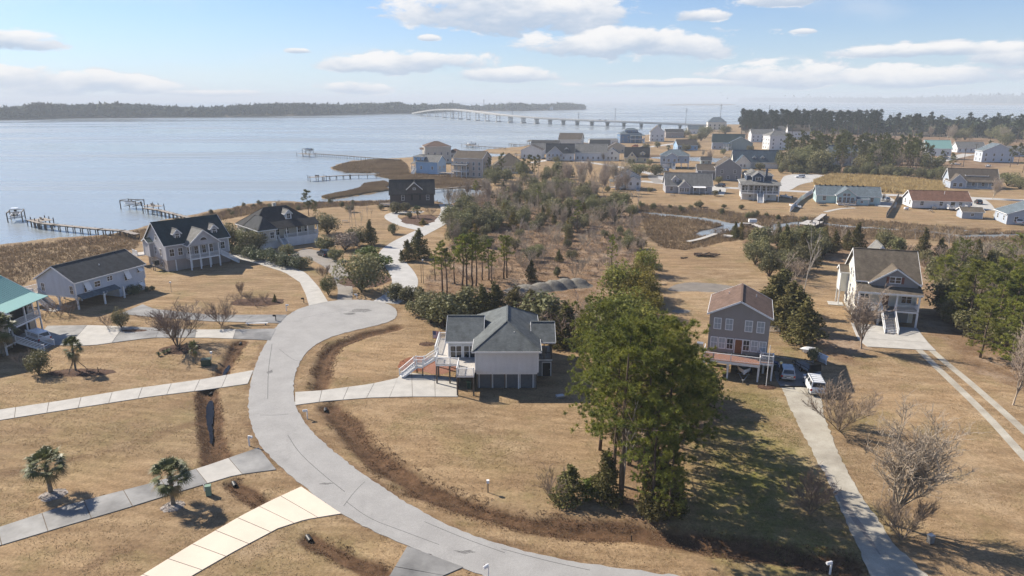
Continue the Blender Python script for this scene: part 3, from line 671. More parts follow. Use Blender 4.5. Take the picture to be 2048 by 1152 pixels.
for u, v, rx, ry in ((722, 622, 3.2, 1.4), (700, 628, 1.4, .7), (652, 968, .8, .25), (540, 745, .5, .9), (930, 1105, 1.0, .3)):  # ragged patches of a darker asphalt tone laid on the street
    c_ = G(u, v); struct(flat('dark_road_patch', rag([(c_[0] + rx * math.cos(a_ * .5236) * rnd.uniform(.5, 1.1), c_[1] + ry * math.sin(a_ * .5236) * rnd.uniform(.5, 1.1)) for a_ in range(12)], .05, .3, int(u)), .0548, asphalt_mat('darker_asphalt', (0.24, 0.235, 0.225), (0.17, 0.165, 0.16))))
# ------------------------------------------------------------------ houses
_wcache = {}
def win_meshes(w, h, style):
    k = (round(w, 2), round(h, 2), style)
    if k in _wcache: return _wcache[k]
    t = 0.11; f = MB()
    f.box(-w / 2 - t, -w / 2, -0.07, 0.0, -t, h + t); f.box(w / 2, w / 2 + t, -0.07, 0.0, -t, h + t)
    f.box(-w / 2, w / 2, -0.07, 0.0, -t, 0); f.box(-w / 2, w / 2, -0.07, 0.0, h, h + t)
    if style in ('dh', 'bl'): f.box(-w / 2, w / 2, -0.05, 0.0, h * .5 - .035, h * .5 + .035)
    if style in ('dh', 'bl') and w < 1.3: f.box(-0.02, 0.02, -0.04, 0.0, 0, h)
    if style == 'pair': f.box(-0.06, 0.06, -0.06, 0.0, 0, h); f.box(-w / 2, w / 2, -0.05, 0, h * .5 - .03, h * .5 + .03)
    p = MB(); p.box(-w / 2, w / 2, -0.02, 0.0, 0, h)
    r = (f.mesh('window', WHITE), p.mesh('pane', BLIND if style == 'bl' else GLASS))
    _wcache[k] = r; return r
class House:
    def __init__(s, name, label, o, rot, cat='house', group=None):
        s.e = empty(name, (o[0], o[1], 0), R(rot), label, cat, group); s.m = None
    def part(s, n, mb, m, parent=None, smooth=False): return mb.build(n, m, parent or s.e, smooth=smooth)
    def wallbox(s, x0, x1, y0, y1, z0, z1, wm, name='wall'):
        s.m = (x0, x1, y0, y1); return s.part(name, MB().box(x0, x1, y0, y1, z0, z1), wm)
    def mass(s, x0, x1, y0, y1, z0, z1, wm, rm, roof='gx', rise=2.0, ov=0.4, trim=True, rt=0.16, gm=None, corner=True):
        "one volume: walls up to the eaves (gables included) and its roof"
        s.m = (x0, x1, y0, y1); xm, ym = (x0 + x1) / 2, (y0 + y1) / 2
        mb = MB(); e = 0.015
        if roof in ('gx', 'gy'):
            if roof == 'gx': mb.prism([(y0, z0), (y1, z0), (y1, z1), (ym, z1 + rise - e), (y0, z1)], 'x', x0, x1); half = (y1 - y0) / 2
            else: mb.prism([(x0, z0), (x0, z1), (xm, z1 + rise - e), (x1, z1), (x1, z0)], 'y', y0, y1); half = (x1 - x0) / 2
            w = s.part('wall', mb, wm); sl = rise / half; dz = sl * ov
            if roof == 'gx': pr = [(y0 - ov, z1 - dz), (ym, z1 + rise), (y1 + ov, z1 - dz)]; a, b = x0 - ov, x1 + ov
            else: pr = [(x0 - ov, z1 - dz), (xm, z1 + rise), (x1 + ov, z1 - dz)]; a, b = y0 - ov, y1 + ov
            poly = pr + [(p[0], p[1] + rt) for p in pr[::-1]]
            ro = s.part('roof', MB().prism(poly, 'x' if roof == 'gx' else 'y', a, b), rm)
            mk = (lambda t, p: (t, p[0], p[1])) if roof == 'gx' else (lambda t, p: (p[0], t, p[1]))
            cap = MB(); tp = (pr[1][0], pr[1][1] + rt + 0.02)
            cap.bar(mk(a, tp), mk(b, tp), 0.3, 0.05); s.part('ridge_cap', cap, rm, ro)
            if trim:
                tr = MB()
                for t in (a - 0.02, b + 0.02):
                    for i in (0, 1): tr.bar(mk(t, (pr[i][0], pr[i][1] + rt * .35)), mk(t, (pr[i + 1][0], pr[i + 1][1] + rt * .35)), 0.05, 0.24)
                for p, sg in ((pr[0], -1), (pr[2], 1)): tr.bar(mk(a, (p[0] + sg * 0.03, p[1] + rt * .3)), mk(b, (p[0] + sg * 0.03, p[1] + rt * .3)), 0.06, 0.2)
                s.part('trim', tr, WHITE)
        elif roof in ('hip', 'hipx', 'hipy'):
            w = s.part('wall', mb.box(x0, x1, y0, y1, z0, z1 - e), wm)
            lx, ly = x1 - x0, y1 - y0; ax = roof[3:] or ('x' if lx > ly else 'y')
            X0, X1, Y0, Y1 = x0 - ov, x1 + ov, y0 - ov, y1 + ov; inset = min(X1 - X0, Y1 - Y0) / 2 * 0.98
            if ax == 'x': i2 = min(inset, (X1 - X0) / 2 - .05); r0, r1 = (X0 + i2, ym, z1 + rise), (X1 - i2, ym, z1 + rise)
            else: i2 = min(inset, (Y1 - Y0) / 2 - .05); r0, r1 = (xm, Y0 + i2, z1 + rise), (xm, Y1 - i2, z1 + rise)
            zb = z1 - 0.02; zt = z1 + rt
            vs = [(X0, Y0, zt), (X1, Y0, zt), (X1, Y1, zt), (X0, Y1, zt), r0, r1, (X0, Y0, zb), (X1, Y0, zb), (X1, Y1, zb), (X0, Y1, zb)]
            if ax == 'x': fs = [(0, 1, 5, 4), (1, 2, 5), (2, 3, 4, 5), (3, 0, 4)]
            else: fs = [(0, 1, 4), (1, 2, 5, 4), (2, 3, 5), (3, 0, 4, 5)]
            fs += [(6, 7, 1, 0), (7, 8, 2, 1), (8, 9, 3, 2), (9, 6, 0, 3), (9, 8, 7, 6)]
            ro = s.part('roof', MB().add(vs, fs), rm)
            cap = MB(); Vv = [Vector(v) + Vector((0, 0, .02)) for v in vs[:6]]
            prs = [(4, 5), (0, 4), (3, 4), (1, 5), (2, 5)] if ax == 'x' else [(4, 5), (0, 4), (1, 4), (2, 5), (3, 5)]
            for i, j in prs: cap.bar(Vv[i], Vv[j], 0.24, 0.05)
            s.part('ridge_cap', cap, rm, ro)
            if trim:
                tr = MB(); zz = z1 + rt * .35
                tr.box(X0 - .05, X1 + .05, Y0 - .05, Y0 - .002, zz - .1, zz + .1); tr.box(X0 - .05, X1 + .05, Y1 + .002, Y1 + .05, zz - .1, zz + .1)
                tr.box(X0 - .05, X0 - .002, Y0, Y1, zz - .1, zz + .1); tr.box(X1 + .002, X1 + .05, Y0, Y1, zz - .1, zz + .1)
                s.part('trim', tr, WHITE)
        else:
            w = s.part('wall', mb.box(x0, x1, y0, y1, z0, z1), wm)
        if corner and trim:
            c = 0.09
            for (cx, cy) in ((x0, y0), (x1, y0), (x0, y1), (x1, y1)): s.part('corner_board', MB().box(cx - c, cx + c, cy - c, cy + c, z0 + .01, z1 - 0.06), WHITE)
        return s
    def _fp(s, face, u):
        x0, x1, y0, y1 = s.m
        return {'F': ((x0 + u, y0), 0), 'B': ((x1 - u, y1), math.pi), 'L': ((x0, y1 - u), -math.pi / 2), 'R': ((x1, y0 + u), math.pi / 2)}[face]
    def win(s, face, u, z, w=0.9, h=1.4, style='dh'):
        (x, y), rz = s._fp(face, u); a, b = win_meshes(w, h, style)
        o = place('window', a, s.e, (x, y, z), rz); place('pane', b, o); return o
    def wins(s, face, us, z, w=0.9, h=1.4, style='dh'):
        for u in us: s.win(face, u, z, w, h, style)
    def door(s, face, u, z, w=1.0, h=2.1, m=None, name='door', glass=False):
        (x, y), rz = s._fp(face, u); mb = MB().box(-w / 2, w / 2, -0.06, 0, 0, h)
        o = mb.build(name, m or WHITE, s.e, (x, y, z), rz)
        fr = MB().box(-w / 2 - .12, -w / 2 - .002, -.08, 0, 0, h + .12).box(w / 2 + .002, w / 2 + .12, -.08, 0, 0, h + .12).box(-w / 2, w / 2, -.08, 0, h + .003, h + .12)
        fr.build('door_frame', WHITE, o)
        if glass: MB().box(-w * .38, w * .38, -.075, -.061, h * .12, h * .92).build('pane', GLASS, o)
        if name == 'garage_door':
            for k in range(4): MB().box(-w / 2 + .05, w / 2 - .05, -.085, -.061, h * k / 4 + .03, h * (k + 1) / 4 - .03).build('panel', m or WHITE, o)
        else: MB().box(w * .36, w * .44, -.12, -.06, 1.0, 1.06).build('handle', METAL, o)
        return o
    def post(s, x, y, z0, z1, w=0.2, m=None): return s.part('post', MB().box(x - w / 2, x + w / 2, y - w / 2, y + w / 2, z0, z1), m or WHITE)
    def slab(s, x0, x1, y0, y1, z, m, t=0.25, name='deck', rim=True):
        o = s.part(name, MB().box(x0, x1, y0, y1, z - .04, z), m)
        if rim: s.part('deck_rim', MB().box(x0 + .01, x1 - .01, y0 + .01, y1 - .01, z - t, z - .042), WHITE, o)
        return o
    def rail(s, pts, h=1.0, m=None, bal=0.16, post=True):
        mb = MB(); m = m or WHITE
        for p, q in zip(pts[:-1], pts[1:]):
            p, q = Vector(p), Vector(q); L = (q - p).length
            mb.bar(p + Vector((0, 0, h)), q + Vector((0, 0, h)), .1, .06); mb.bar(p + Vector((0, 0, .1)), q + Vector((0, 0, .1)), .06, .06)
            n = max(2, int(L / bal))
            for i in range(1, n):
                r = p.lerp(q, i / n); mb.add([r + Vector(a) for a in ((-.02, -.02, .1), (.02, -.02, .1), (.02, .02, .1), (-.02, .02, .1), (-.02, -.02, h), (.02, -.02, h), (.02, .02, h), (-.02, .02, h))], [(0, 1, 5, 4), (1, 2, 6, 5), (2, 3, 7, 6), (3, 0, 4, 7)])
            if post: mb.bar(p + Vector((0, 0, .0)), p + Vector((0, 0, h + .12)), .12)
        if post: p = Vector(pts[-1]); mb.bar(p, p + Vector((0, 0, h + .12)), .12)
        return s.part('railing', mb, m)
    def stair(s, x, y, z1, dx, dy, w, z0=0.0, run=None, m=None, tm=None, rails=True, railm=None):
        "flight from (x,y,z1) down towards (dx,dy)"
        n = max(2, round((z1 - z0) / 0.18)); d = Vector((dx, dy, 0)).normalized(); sd = Vector((-d.y, d.x, 0)); run = run or n * .27
        top = Vector((x, y, z1)); bot = top + d * run; bot.z = z0
        sg = MB()
        for k in (-1, 1): sg.bar(top + sd * (k * w / 2) - Vector((0, 0, .15)), bot + sd * (k * w / 2) + Vector((0, 0, .02)), .07, .3)
        sg.bar(top - Vector((0, 0, .3)), bot - Vector((0, 0, .1)), w, .06)
        o = s.part('stair', sg, m or WHITE)
        a = math.atan2(d.y, d.x); tm_ = MB().box(-run / n / 2 - .02, run / n / 2 - .02, -w / 2 + .04, w / 2 - .04, -.045, 0).mesh('tread', tm or m or WHITE)
        for i in range(n):
            p = top.lerp(bot, (i + .5) / n); p.z = z1 - (z1 - z0) * (i + 1) / n + .02 if i < n - 1 else z0 + .1
            place('tread', tm_, o, p, a)
        if rails:
            for k in (-1, 1):
                q = sd * (k * (w / 2 + .02)); s.rail([top + q, bot + q], 0.95, railm)
        return o
    def dormer(s, xc, y0, z0, w, h, depth, wm, rm, rise=0.8, face='F', win=(0.8, 1.0)):
        keep = s.m; s.mass(xc - w / 2, xc + w / 2, y0, y0 + depth, z0, z0 + h, wm, rm, 'gy', rise, .25, corner=False); s.win('F', w / 2, z0 + h - win[1] - .1, *win); s.m = keep
    def vent(s, x, y, z, h=.5): return s.part('vent_pipe', MB().bar((x, y, z - .3), (x, y, z + h), .12), WHITE)

C = {}
def W(n, c): 
    if n not in C: C[n] = siding('siding_' + n, c)
    return C[n]
def S(n, c):
    n = n + '_s'
    if n not in C: C[n] = shingles('shingles_' + n[:-2], c)
    return C[n]
W('white', (0.72, 0.72, 0.71)); W('cream', (0.76, 0.735, 0.64)); W('paleblue', (0.50, 0.55, 0.62)); W('grey', (0.42, 0.42, 0.44)); W('slate', (0.30, 0.272, 0.25)); W('tan', (0.47, 0.41, 0.32))
W('beige', (0.55, 0.51, 0.44)); W('brown', (0.085, 0.075, 0.07)); W('aqua', (0.46, 0.62, 0.62)); W('yellow', (0.66, 0.58, 0.38)); W('blue', (0.12, 0.21, 0.34)); W('skyblue', (0.30, 0.46, 0.64)); W('navy', (0.05, 0.08, 0.13)); W('pink', (0.55, 0.44, 0.36)); W('bluegrey', (0.40, 0.45, 0.52)); W('sage', (0.30, 0.37, 0.36)); W('greyd', (0.27, 0.26, 0.26)); W('shake', (0.36, 0.31, 0.28))
S('grey', (0.165, 0.18, 0.18)); S('char', (0.078, 0.083, 0.088)); S('green', (0.045, 0.07, 0.074)); S('brown', (0.20, 0.135, 0.105)); S('tanb', (0.175, 0.145, 0.11)); S('black', (0.065, 0.064, 0.064)); S('dkbrown', (0.07, 0.068, 0.066)); S('bluegrey', (0.17, 0.21, 0.235)); S('lgrey', (0.24, 0.235, 0.22)); S('blue', (0.075, 0.11, 0.145)); S('red', (0.24, 0.13, 0.09)); S('midbrown', (0.15, 0.125, 0.10))
TEAL = mat('teal_metal_roof', (0.30, 0.50, 0.43), rough=0.4, var=0.05, metal=0.2)
SHUT = mat('dark_shutter', (0.05, 0.03, 0.03), rough=0.6); REDSH = mat('red_brown_shutter', (0.20, 0.07, 0.05), rough=0.6)

# --- grey hip-roofed house in the middle of the lawn
h = House('raised_house', 'white house with grey hip roof on open garage level, white stairs climbing its left deck', (-4.9, 85.8), 0)
h.wallbox(0.15, 8.25, 0.6, 15.4, 0.02, 2.5, CONCG, 'garage_wall')
for u in (1.15, 3.0, 4.85, 6.75): h.door('F', u, 0.03, 1.62, 2.1, mat('dark_grey_screen', (.13, .14, .15), rough=.8), 'garage_door')
h.part('garage_beam', MB().box(0.1, 8.3, 0.1, .58, 2.2, 2.48), WHITE)
for x in (0.2, 2.05, 3.93, 5.8, 8.2): h.post(x, .3, 0, 2.2, .18, WHITE if x == 5.8 else POSTW)
h.mass(0, 8.4, 0, 15.6, 2.5, 5.5, W('white', 0), S('grey', 0), 'hipy', 3.0, .45)
h.mass(-4.0, 0.5, 4.6, 12.0, 2.5, 5.48, C['white'], C['grey_s'], 'gx', 2.3, .42)
h.wins('F', (1.0, 2.9), 2.9, 1.5, 1.7, 'pair'); h.m = (0, 8.4, 0, 15.6); h.wins('L', (12.6, 13.6), 3.1, .8, 1.5)
h.mass(8.0, 10.6, 4.5, 9.9, 5.2, 5.46, C['white'], C['grey_s'], 'gx', 1.75, .4, corner=False)
h.slab(8.4, 10.6, 4.4, 9.9, 2.7, DECKW, name='screened_porch_floor'); h.wallbox(8.45, 10.5, 4.7, 9.8, .02, 2.4, CONCG, 'storage_wall')
h.door('F', 1.35, .05, 1.1, 2.0, DARKIN)
for x, y in ((10.5, 4.5), (10.5, 7.2), (10.5, 9.8), (9.4, 4.5)): h.post(x, y, 2.7, 5.2, .14, POSTW)
h.rail([(8.5, 4.5, 2.7), (10.5, 4.5, 2.7), (10.5, 9.8, 2.7)], .95, POSTW)
h.part('porch_chair', MB().box(9.2, 9.9, 5.6, 6.2, 3.05, 3.15).box(9.2, 9.9, 6.15, 6.25, 3.1, 3.8).box(9.25, 9.32, 5.65, 5.7, 2.7, 3.05).box(9.8, 9.87, 5.65, 5.7, 2.7, 3.05), WOOD)
h.vent(5.2, 2.4, 7.1, .4)
h.slab(-2.45, -.1, -2.05, 4.5, 2.9, DECKW); h.slab(-5.6, -2.47, 1.9, 4.5, 2.9, DECKW); h.slab(-6.2, -4.1, 4.52, 12.5, 2.9, DECKW)
h.rail([(-.15, -2.0, 2.9), (-2.4, -2.0, 2.9), (-2.4, 1.6, 2.9), (-3.6, 1.95, 2.9), (-5.6, 1.95, 2.9), (-5.6, 4.2, 2.9)]); h.rail([(-6.15, 6.2, 2.9), (-6.15, 12.4, 2.9), (-4.2, 12.4, 2.9)])
for x, y in ((-2.35, -1.95), (-.2, -1.95), (-2.35, 1.5), (-5.5, 2.0), (-3.7, 2.0), (-5.5, 4.3), (-6.1, 8), (-6.1, 12.3), (-4.2, 8)): h.post(x, y, 0, 2.65, .2, POSTW)
h.slab(-8.9, -7.7, 4.6, 6.0, 1.5, DECKW)
h.stair(-5.65, 5.3, 2.9, -1, 0, 1.3, 1.5, run=2.1); h.stair(-8.9, 5.3, 1.5, -1, -.45, 1.3, 0, run=2.2)
h.rail([(-7.7, 4.62, 1.5), (-8.9, 4.62, 1.5)]); h.rail([(-7.7, 5.98, 1.5), (-8.9, 5.98, 1.5)])
for x, y in ((-7.8, 4.7), (-8.8, 5.9)): h.post(x, y, 0, 1.3, .15, POSTW)
# --- grey two-storey house
h = House('raised_house', 'grey two-storey house with brown gable roof and white-railed front deck over a parked boat', (28.5, 93.7), -19)
w2, d2 = 8.2, 9.6
h.mass(0, w2, 0, d2, 2.7, 8.5, W('slate', 0), S('brown', 0), 'gy', 2.0, .35, corner=False)
for u in (1.15, 2.75, 5.4, 7.0): h.win('F', u, 6.25, .85, 1.5, 'bl')
for u, st in ((.85, 'bl'), (1.95, 'bl'), (3.05, 'dh'), (5.3, 'dh'), (6.4, 'bl'), (7.5, 'bl')): h.win('F', u, 3.35, .8, 1.5, st)
h.door('F', 4.25, 2.75, .95, 2.1, DOORB); h.wins('R', (2.5, 6.5), 3.4, .9, 1.4); h.wins('R', (2.5, 6.5), 6.2, .9, 1.4); h.wins('L', (2.5, 6.5), 6.2, .9, 1.4)
h.vent(2.3, 6.5, 9.7, .35); h.vent(6.2, 6.5, 9.6, .35)
h.wallbox(.3, 7.9, 4.5, 9.3, 0.02, 2.68, CONCG, 'ground_wall')
for x in (.3, 3.0, 5.5, 7.9): h.post(x, .4, 0, 2.65, .28)
h.slab(-.35, 7.3, -3.3, -.05, 2.62, REDDECK, .45); h.slab(7.32, 9.1, -2.2, -.9, 2.62, REDDECK, .4)
h.rail([(-.3, -.1, 2.62), (-.3, -3.25, 2.62), (3.4, -3.25, 2.62), (7.25, -3.25, 2.62), (7.25, -2.2, 2.62), (9.0, -2.15, 2.62), (9.05, -.95, 2.62), (7.4, -.9, 2.62), (7.3, -.1, 2.62)])
for x, y in ((-.2, -3.1), (3.1, -3.1), (7.15, -3.1), (8.95, -2.1), (7.3, -.9)): h.post(x, y, 0, 2.2, .22)
h.stair(8.3, -.9, 2.62, 0, 1, 1.3, 0, tm=WOOD)
h.part('air_conditioner', MB().box(-1.6, -.7, 1.5, 2.4, 2.2, 3.1), METAL); h.part('equipment_stand', MB().box(-1.8, -.02, 1.3, 2.6, 2.05, 2.18).box(-1.75, -1.6, 1.35, 1.5, 0, 2.05).box(-1.75, -1.6, 2.4, 2.55, 0, 2.05), WOOD)
# --- big cream house on the right
h = House('raised_house', 'tall cream house with tan-brown roof, front gable with red shutters and long central stairs', (60.6, 114.6), -17)
CR, RB = W('cream', 0), S('tanb', 0)
h.wallbox(.1, 9.5, 2.6, 13.9, .02, 2.8, CR, 'ground_wall')
h.door('F', 2.3, .05, 2.6, 2.2, CONCG, 'garage_door'); h.door('F', 7.3, .05, 2.6, 2.2, CONCG, 'garage_door')
h.mass(0, 9.6, 2.6, 14, 2.8, 7.4, CR, RB, 'gx', 4.3, .45)
h.wins('L', (3.0, 5.5, 8.2), 3.5, .8, 1.5); h.wins('L', (2.6, 6.0, 9.0), .8, .6, 1.2); h.wins('L', (4.6, 7.0), 6.6, .7, 1.3)
h.wins('F', (1.4, 8.1), 3.6, 1.5, 1.5, 'pair'); h.door('F', 4.75, 2.85, 1.1, 2.2, DOORB)
h.mass(2.0, 9.4, 1.7, 8.0, 6.6, 7.25, W('greyd', 0), RB, 'gy', 2.5, .4, corner=False)
h.win('F', 3.7, 7.3, 1.7, 1.0, 'pair')
for u in (2.55, 4.85): h.part('shutter', MB().box(2.0 + u - .22, 2.0 + u + .22, 1.62, 1.69, 7.2, 8.35), REDSH)
h.part('porch_roof', MB().prism([(-.35, 5.75), (2.6, 6.75), (2.6, 6.95), (-.35, 5.93)], 'x', -.3, 9.9), RB); h.part('porch_fascia', MB().box(-.3, 9.9, -.4, -.36, 5.66, 5.9), WHITE)
h.part('porch_beam', MB().box(-.05, 9.65, 0.0, .22, 5.4, 5.68), WHITE)
h.slab(0, 9.6, 0, 2.58, 2.85, WOOD, .35, 'porch_floor')
for x in (.12, 3.55, 6.05, 9.48): h.post(x, .12, 2.85, 5.4, .26)
for x in (.12, 3.55, 6.05, 9.48): h.post(x, .12, 0, 2.5, .3)
h.rail([(.1, .1, 2.85), (3.55, .1, 2.85)]); h.rail([(6.05, .1, 2.85), (9.5, .1, 2.85), (9.5, 2.5, 2.85)])
h.stair(4.8, -.02, 2.85, 0, -1, 2.0, 0, run=5.0, tm=WOOD)
h.part('band_board', MB().box(-.04, -.005, 2.6, 14, 2.65, 2.95), WHITE)
h.mass(-1.4, 0, 11.0, 14.2, 2.8, 6.6, CR, RB, 'gx', .9, .3); h.post(-1.3, 11.1, 0, 2.8); h.post(-1.3, 14.0, 0, 2.8)
h.mass(3.0, 6.6, 10.5, 16, 8.2, 9.6, CR, S('lgrey', 0), 'gy', 2.3, .3, corner=False)
h.slab(-3.0, -.3, 10.5, 13, .12, CONC, .1, 'patio', False)
# --- teal metal roof house, left edge
h = House('raised_house', 'tan two-storey porch house with teal metal roof and ramp-like stairs at the left edge', (-82.0, 97.0), 90)
TN = W('tan', 0)
h.mass(0, 14.6, 0, 10, .02, 6.1, TN, TEAL, 'gx', 2.9, .9)
rb = MB()
for x in np.arange(-.8, 15.4, .5):
    rb.bar((x, -.88, 6.1 + .16 - .5), (x, 5, 9.0 + .2), .04, .06)
h.part('roof_seam', rb, TEAL)
h.m = (0, 14.6, 0, 10)
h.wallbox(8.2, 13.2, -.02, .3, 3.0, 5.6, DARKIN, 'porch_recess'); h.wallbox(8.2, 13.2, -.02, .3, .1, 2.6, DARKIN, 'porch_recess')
h.slab(2, 13.2, -2.2, -.04, 2.9, WOOD, .35, 'porch_floor'); h.rail([(2, -2.15, 2.9), (6.3, -2.15, 2.9), (9.7, -2.15, 2.9), (13.15, -2.15, 2.9), (13.15, -.1, 2.9)])
for x in (2.1, 6.3, 9.7, 13.1): h.post(x, -2.1, 2.9, 5.75); h.post(x, -2.1, 0, 2.6)
h.part('porch_roof', MB().prism([(-2.9, 5.7), (0.0, 6.3), (0, 6.4), (-2.9, 5.8)], 'x', 1.5, 14.9), TEAL)
h.mass(-3.5, 5.0, -2.6, 6, .02, 5.4, TN, TEAL, 'gy', 2.6, .5)
h.win('F', 2.2, 3.2, .8, 1.4); h.m = (0, 14.6, 0, 10); h.wins('F', (7.2, 14.0), 3.5, .8, 1.3); h.wins('R', (3, 7), 3.4, .9, 1.4)
h.slab(1.5, 6.2, -4.4, -2.4, 1.6, WOOD, .3, 'landing'); h.rail([(1.6, -4.35, 1.6), (1.6, -2.5, 1.6)])
h.stair(4.9, -4.4, 1.6, 0, -1, 2.4, 0, run=4.2, tm=WOOD)
for x in (1.7, 6.0): h.post(x, -4.2, 0, 1.4)
# --- pale blue house on posts
h = House('raised_house', 'pale blue-grey long house on white posts with dark roof and propped white awning shutters', (-81.2, 122.3), 71)
PB = W('paleblue', 0); BE = W('beige', 0)
h.mass(0, 15.6, 0, 9.6, 2.4, 5.35, PB, S('char', 0), 'gx', 2.6, .4)
h.wallbox(9.2, 15.5, .06, 9.5, .02, 2.39, PB, 'ground_wall'); h.win('F', 5.2, .9, .8, 1.0); h.m = (0, 15.6, 0, 9.6)
h.wins('L', (8.6, 1.3), 3.0, .8, 1.5); h.wins('F', (2.3,), 3.0, 1.1, 1.7); h.win('F', 4.6, 3.4, 1.2, 1.0); h.win('F', 7.4, 3.9, 1.1, .8, 'pair'); h.win('F', 11.3, 3.0, 1.1, 1.7); h.win('F', 14.4, 3.9, .9, .8)
def awning(x, z, w, l):
    o = h.part('awning_shutter', MB().add([(x - w / 2, -.03, z), (x + w / 2, -.03, z), (x + w / 2, -.75, z - l), (x - w / 2, -.75, z - l), (x - w / 2, -.06, z + .05), (x + w / 2, -.06, z + .05), (x + w / 2, -.8, z - l + .05), (x - w / 2, -.8, z - l + .05)], [(0, 3, 2, 1), (4, 5, 6, 7), (0, 1, 5, 4), (1, 2, 6, 5), (2, 3, 7, 6), (3, 0, 4, 7)]), WHITE)
for a in ((2.3, 4.9, 1.2, 1.6), (11.3, 4.9, 1.2, 1.6), (14.4, 4.85, 1.0, .7), (14.3, 1.75, 1.0, .7)): awning(*a)
h.part('awning_roof', MB().prism([(-1.5, 2.15), (0, 2.75), (0, 2.88), (-1.5, 2.25)], 'x', .1, 8.3), S('bluegrey', 0))
for x, y in ((.15, .15), (.15, 4.8), (.15, 9.4), (4.6, -1.3), (9.0, -1.3), (4.6, 4.8), (4.6, 9.4), (9, 9.4)): h.post(x, y, 0, 2.4, .26)
for x, y, ex, ey in ((.15, .15, 1, 0), (.15, .15, 0, 1), (.15, 4.8, 0, 1), (.15, 4.8, 0, -1), (.15, 9.4, 0, -1), (4.6, -1.3, 1, 0)): h.part('knee_brace', MB().bar((x, y, 1.5), (x + ex * .8, y + ey * .8, 2.38), .12), WHITE)
h.part('floor_beam', MB().box(.02, 9.2, .05, 9.5, 2.2, 2.39), WHITE)
h.slab(-1.2, 2, 9.62, 12.5, 2.5, WOOD, .3, 'rear_deck'); h.rail([(-1.1, 9.7, 2.5), (-1.1, 12.4, 2.5), (1.9, 12.4, 2.5)]); h.stair(-.9, 9.6, 2.5, 0, -1, 1.4, 0, tm=WOOD); h.slab(-2.5, 1.5, 3.0, 6.5, .1, CONC, .08, 'patio', False)
h.part('skylight', MB().add([(13.2, 3.35, 7.32), (14.1, 3.35, 7.32), (14.1, 4.2, 7.78), (13.2, 4.2, 7.78)], [(0, 1, 2, 3)]), BLIND); h.vent(7.5, 2.3, 6.6, .4)
# --- shingled house with the dark green roof
h = House('raised_house', 'grey shingled house with dark green roof, two small dormers and gabled porch', (-78.6, 151.5), 47)
GY = W('grey', 0); DG = S('green', 0)
h.mass(0, 14.6, 0, 11.5, 2.6, 6.3, GY, DG, 'gx', 4.4, .45); h.wallbox(.03, 14.57, .03, 11.47, .02, 2.59, W('shake', 0), 'ground_wall')
h.wins('L', (2.5, 6.0, 8.5), .7, .8, 1.3); h.m = (0, 14.6, 0, 11.5)
h.wins('F', (1.3, 3.2, 13.1), 3.5, .95, 1.6); h.wins('L', (5.5, 8.5), 3.4, .9, 1.6); h.wins('L', (6.6,), 6.8, .8, 1.5)
h.wins('F', (5.2, 6.8, 8.6, 10.3), 3.1, .8, 1.9)
h.slab(4.3, 11.2, -2.4, -.02, 2.7, DECKW, .35, 'porch_floor'); h.rail([(4.4, -.1, 2.7), (4.4, -2.3, 2.7), (6.6, -2.3, 2.7), (8.8, -2.3, 2.7), (11.1, -2.3, 2.7)])
for x in (4.4, 6.6, 8.8, 11.1): h.post(x, -2.3, 2.7, 5.6, .22); h.post(x, -2.3, 0, 2.4, .25)
for x in (1.9, 5.5, 7.7, 10.0): h.post(x, -.06, 0, 2.55, .2)
h.mass(4.2, 11.3, -2.4, 5.0, 5.6, 5.95, GY, S('lgrey', 0), 'gy', 3.0, .35, corner=False)
h.part('arched_window', MB().prism([(7.75 + 0.75 * math.cos(t), 6.7 + .6 * math.sin(t)) for t in [math.pi * k / 8 for k in range(9)]], 'y', -2.46, -2.41), GLASS)
h.part('arched_trim', MB().tube([(7.75 + .8 * math.cos(t), -2.45, 6.7 + .66 * math.sin(t)) for t in [math.pi * k / 10 for k in range(11)]], [.06] * 11, 5), WHITE)
h.dormer(3.4, 1.2, 7.0, 1.5, 1.4, 3.5, GY, S('lgrey', 0), .8); h.dormer(12.0, 1.2, 7.0, 1.5, 1.4, 3.5, GY, C['lgrey_s'], .8)
h.stair(11.9, -1.3, 2.7, 1, -.2, 1.4, 0, run=3.8); h.mass(-1.0, 0, 7, 10.5, 2.6, 6.0, GY, DG, 'gx', .7, .3); h.slab(-2.6, 0, 10.7, 14, 2.7, DECKW); h.rail([(-2.5, 10.8, 2.7), (-2.5, 13.9, 2.7)])
h.part('heat_pump', MB().box(-1.6, -.6, 3.2, 4.1, 1.4, 2.4), BLACK); h.part('equipment_stand', MB().box(-1.8, -.02, 3, 4.3, 1.2, 1.38).box(-1.75, -1.6, 3.05, 3.2, 0, 1.2).box(-1.75, -1.6, 4.1, 4.25, 0, 1.2), WOOD)
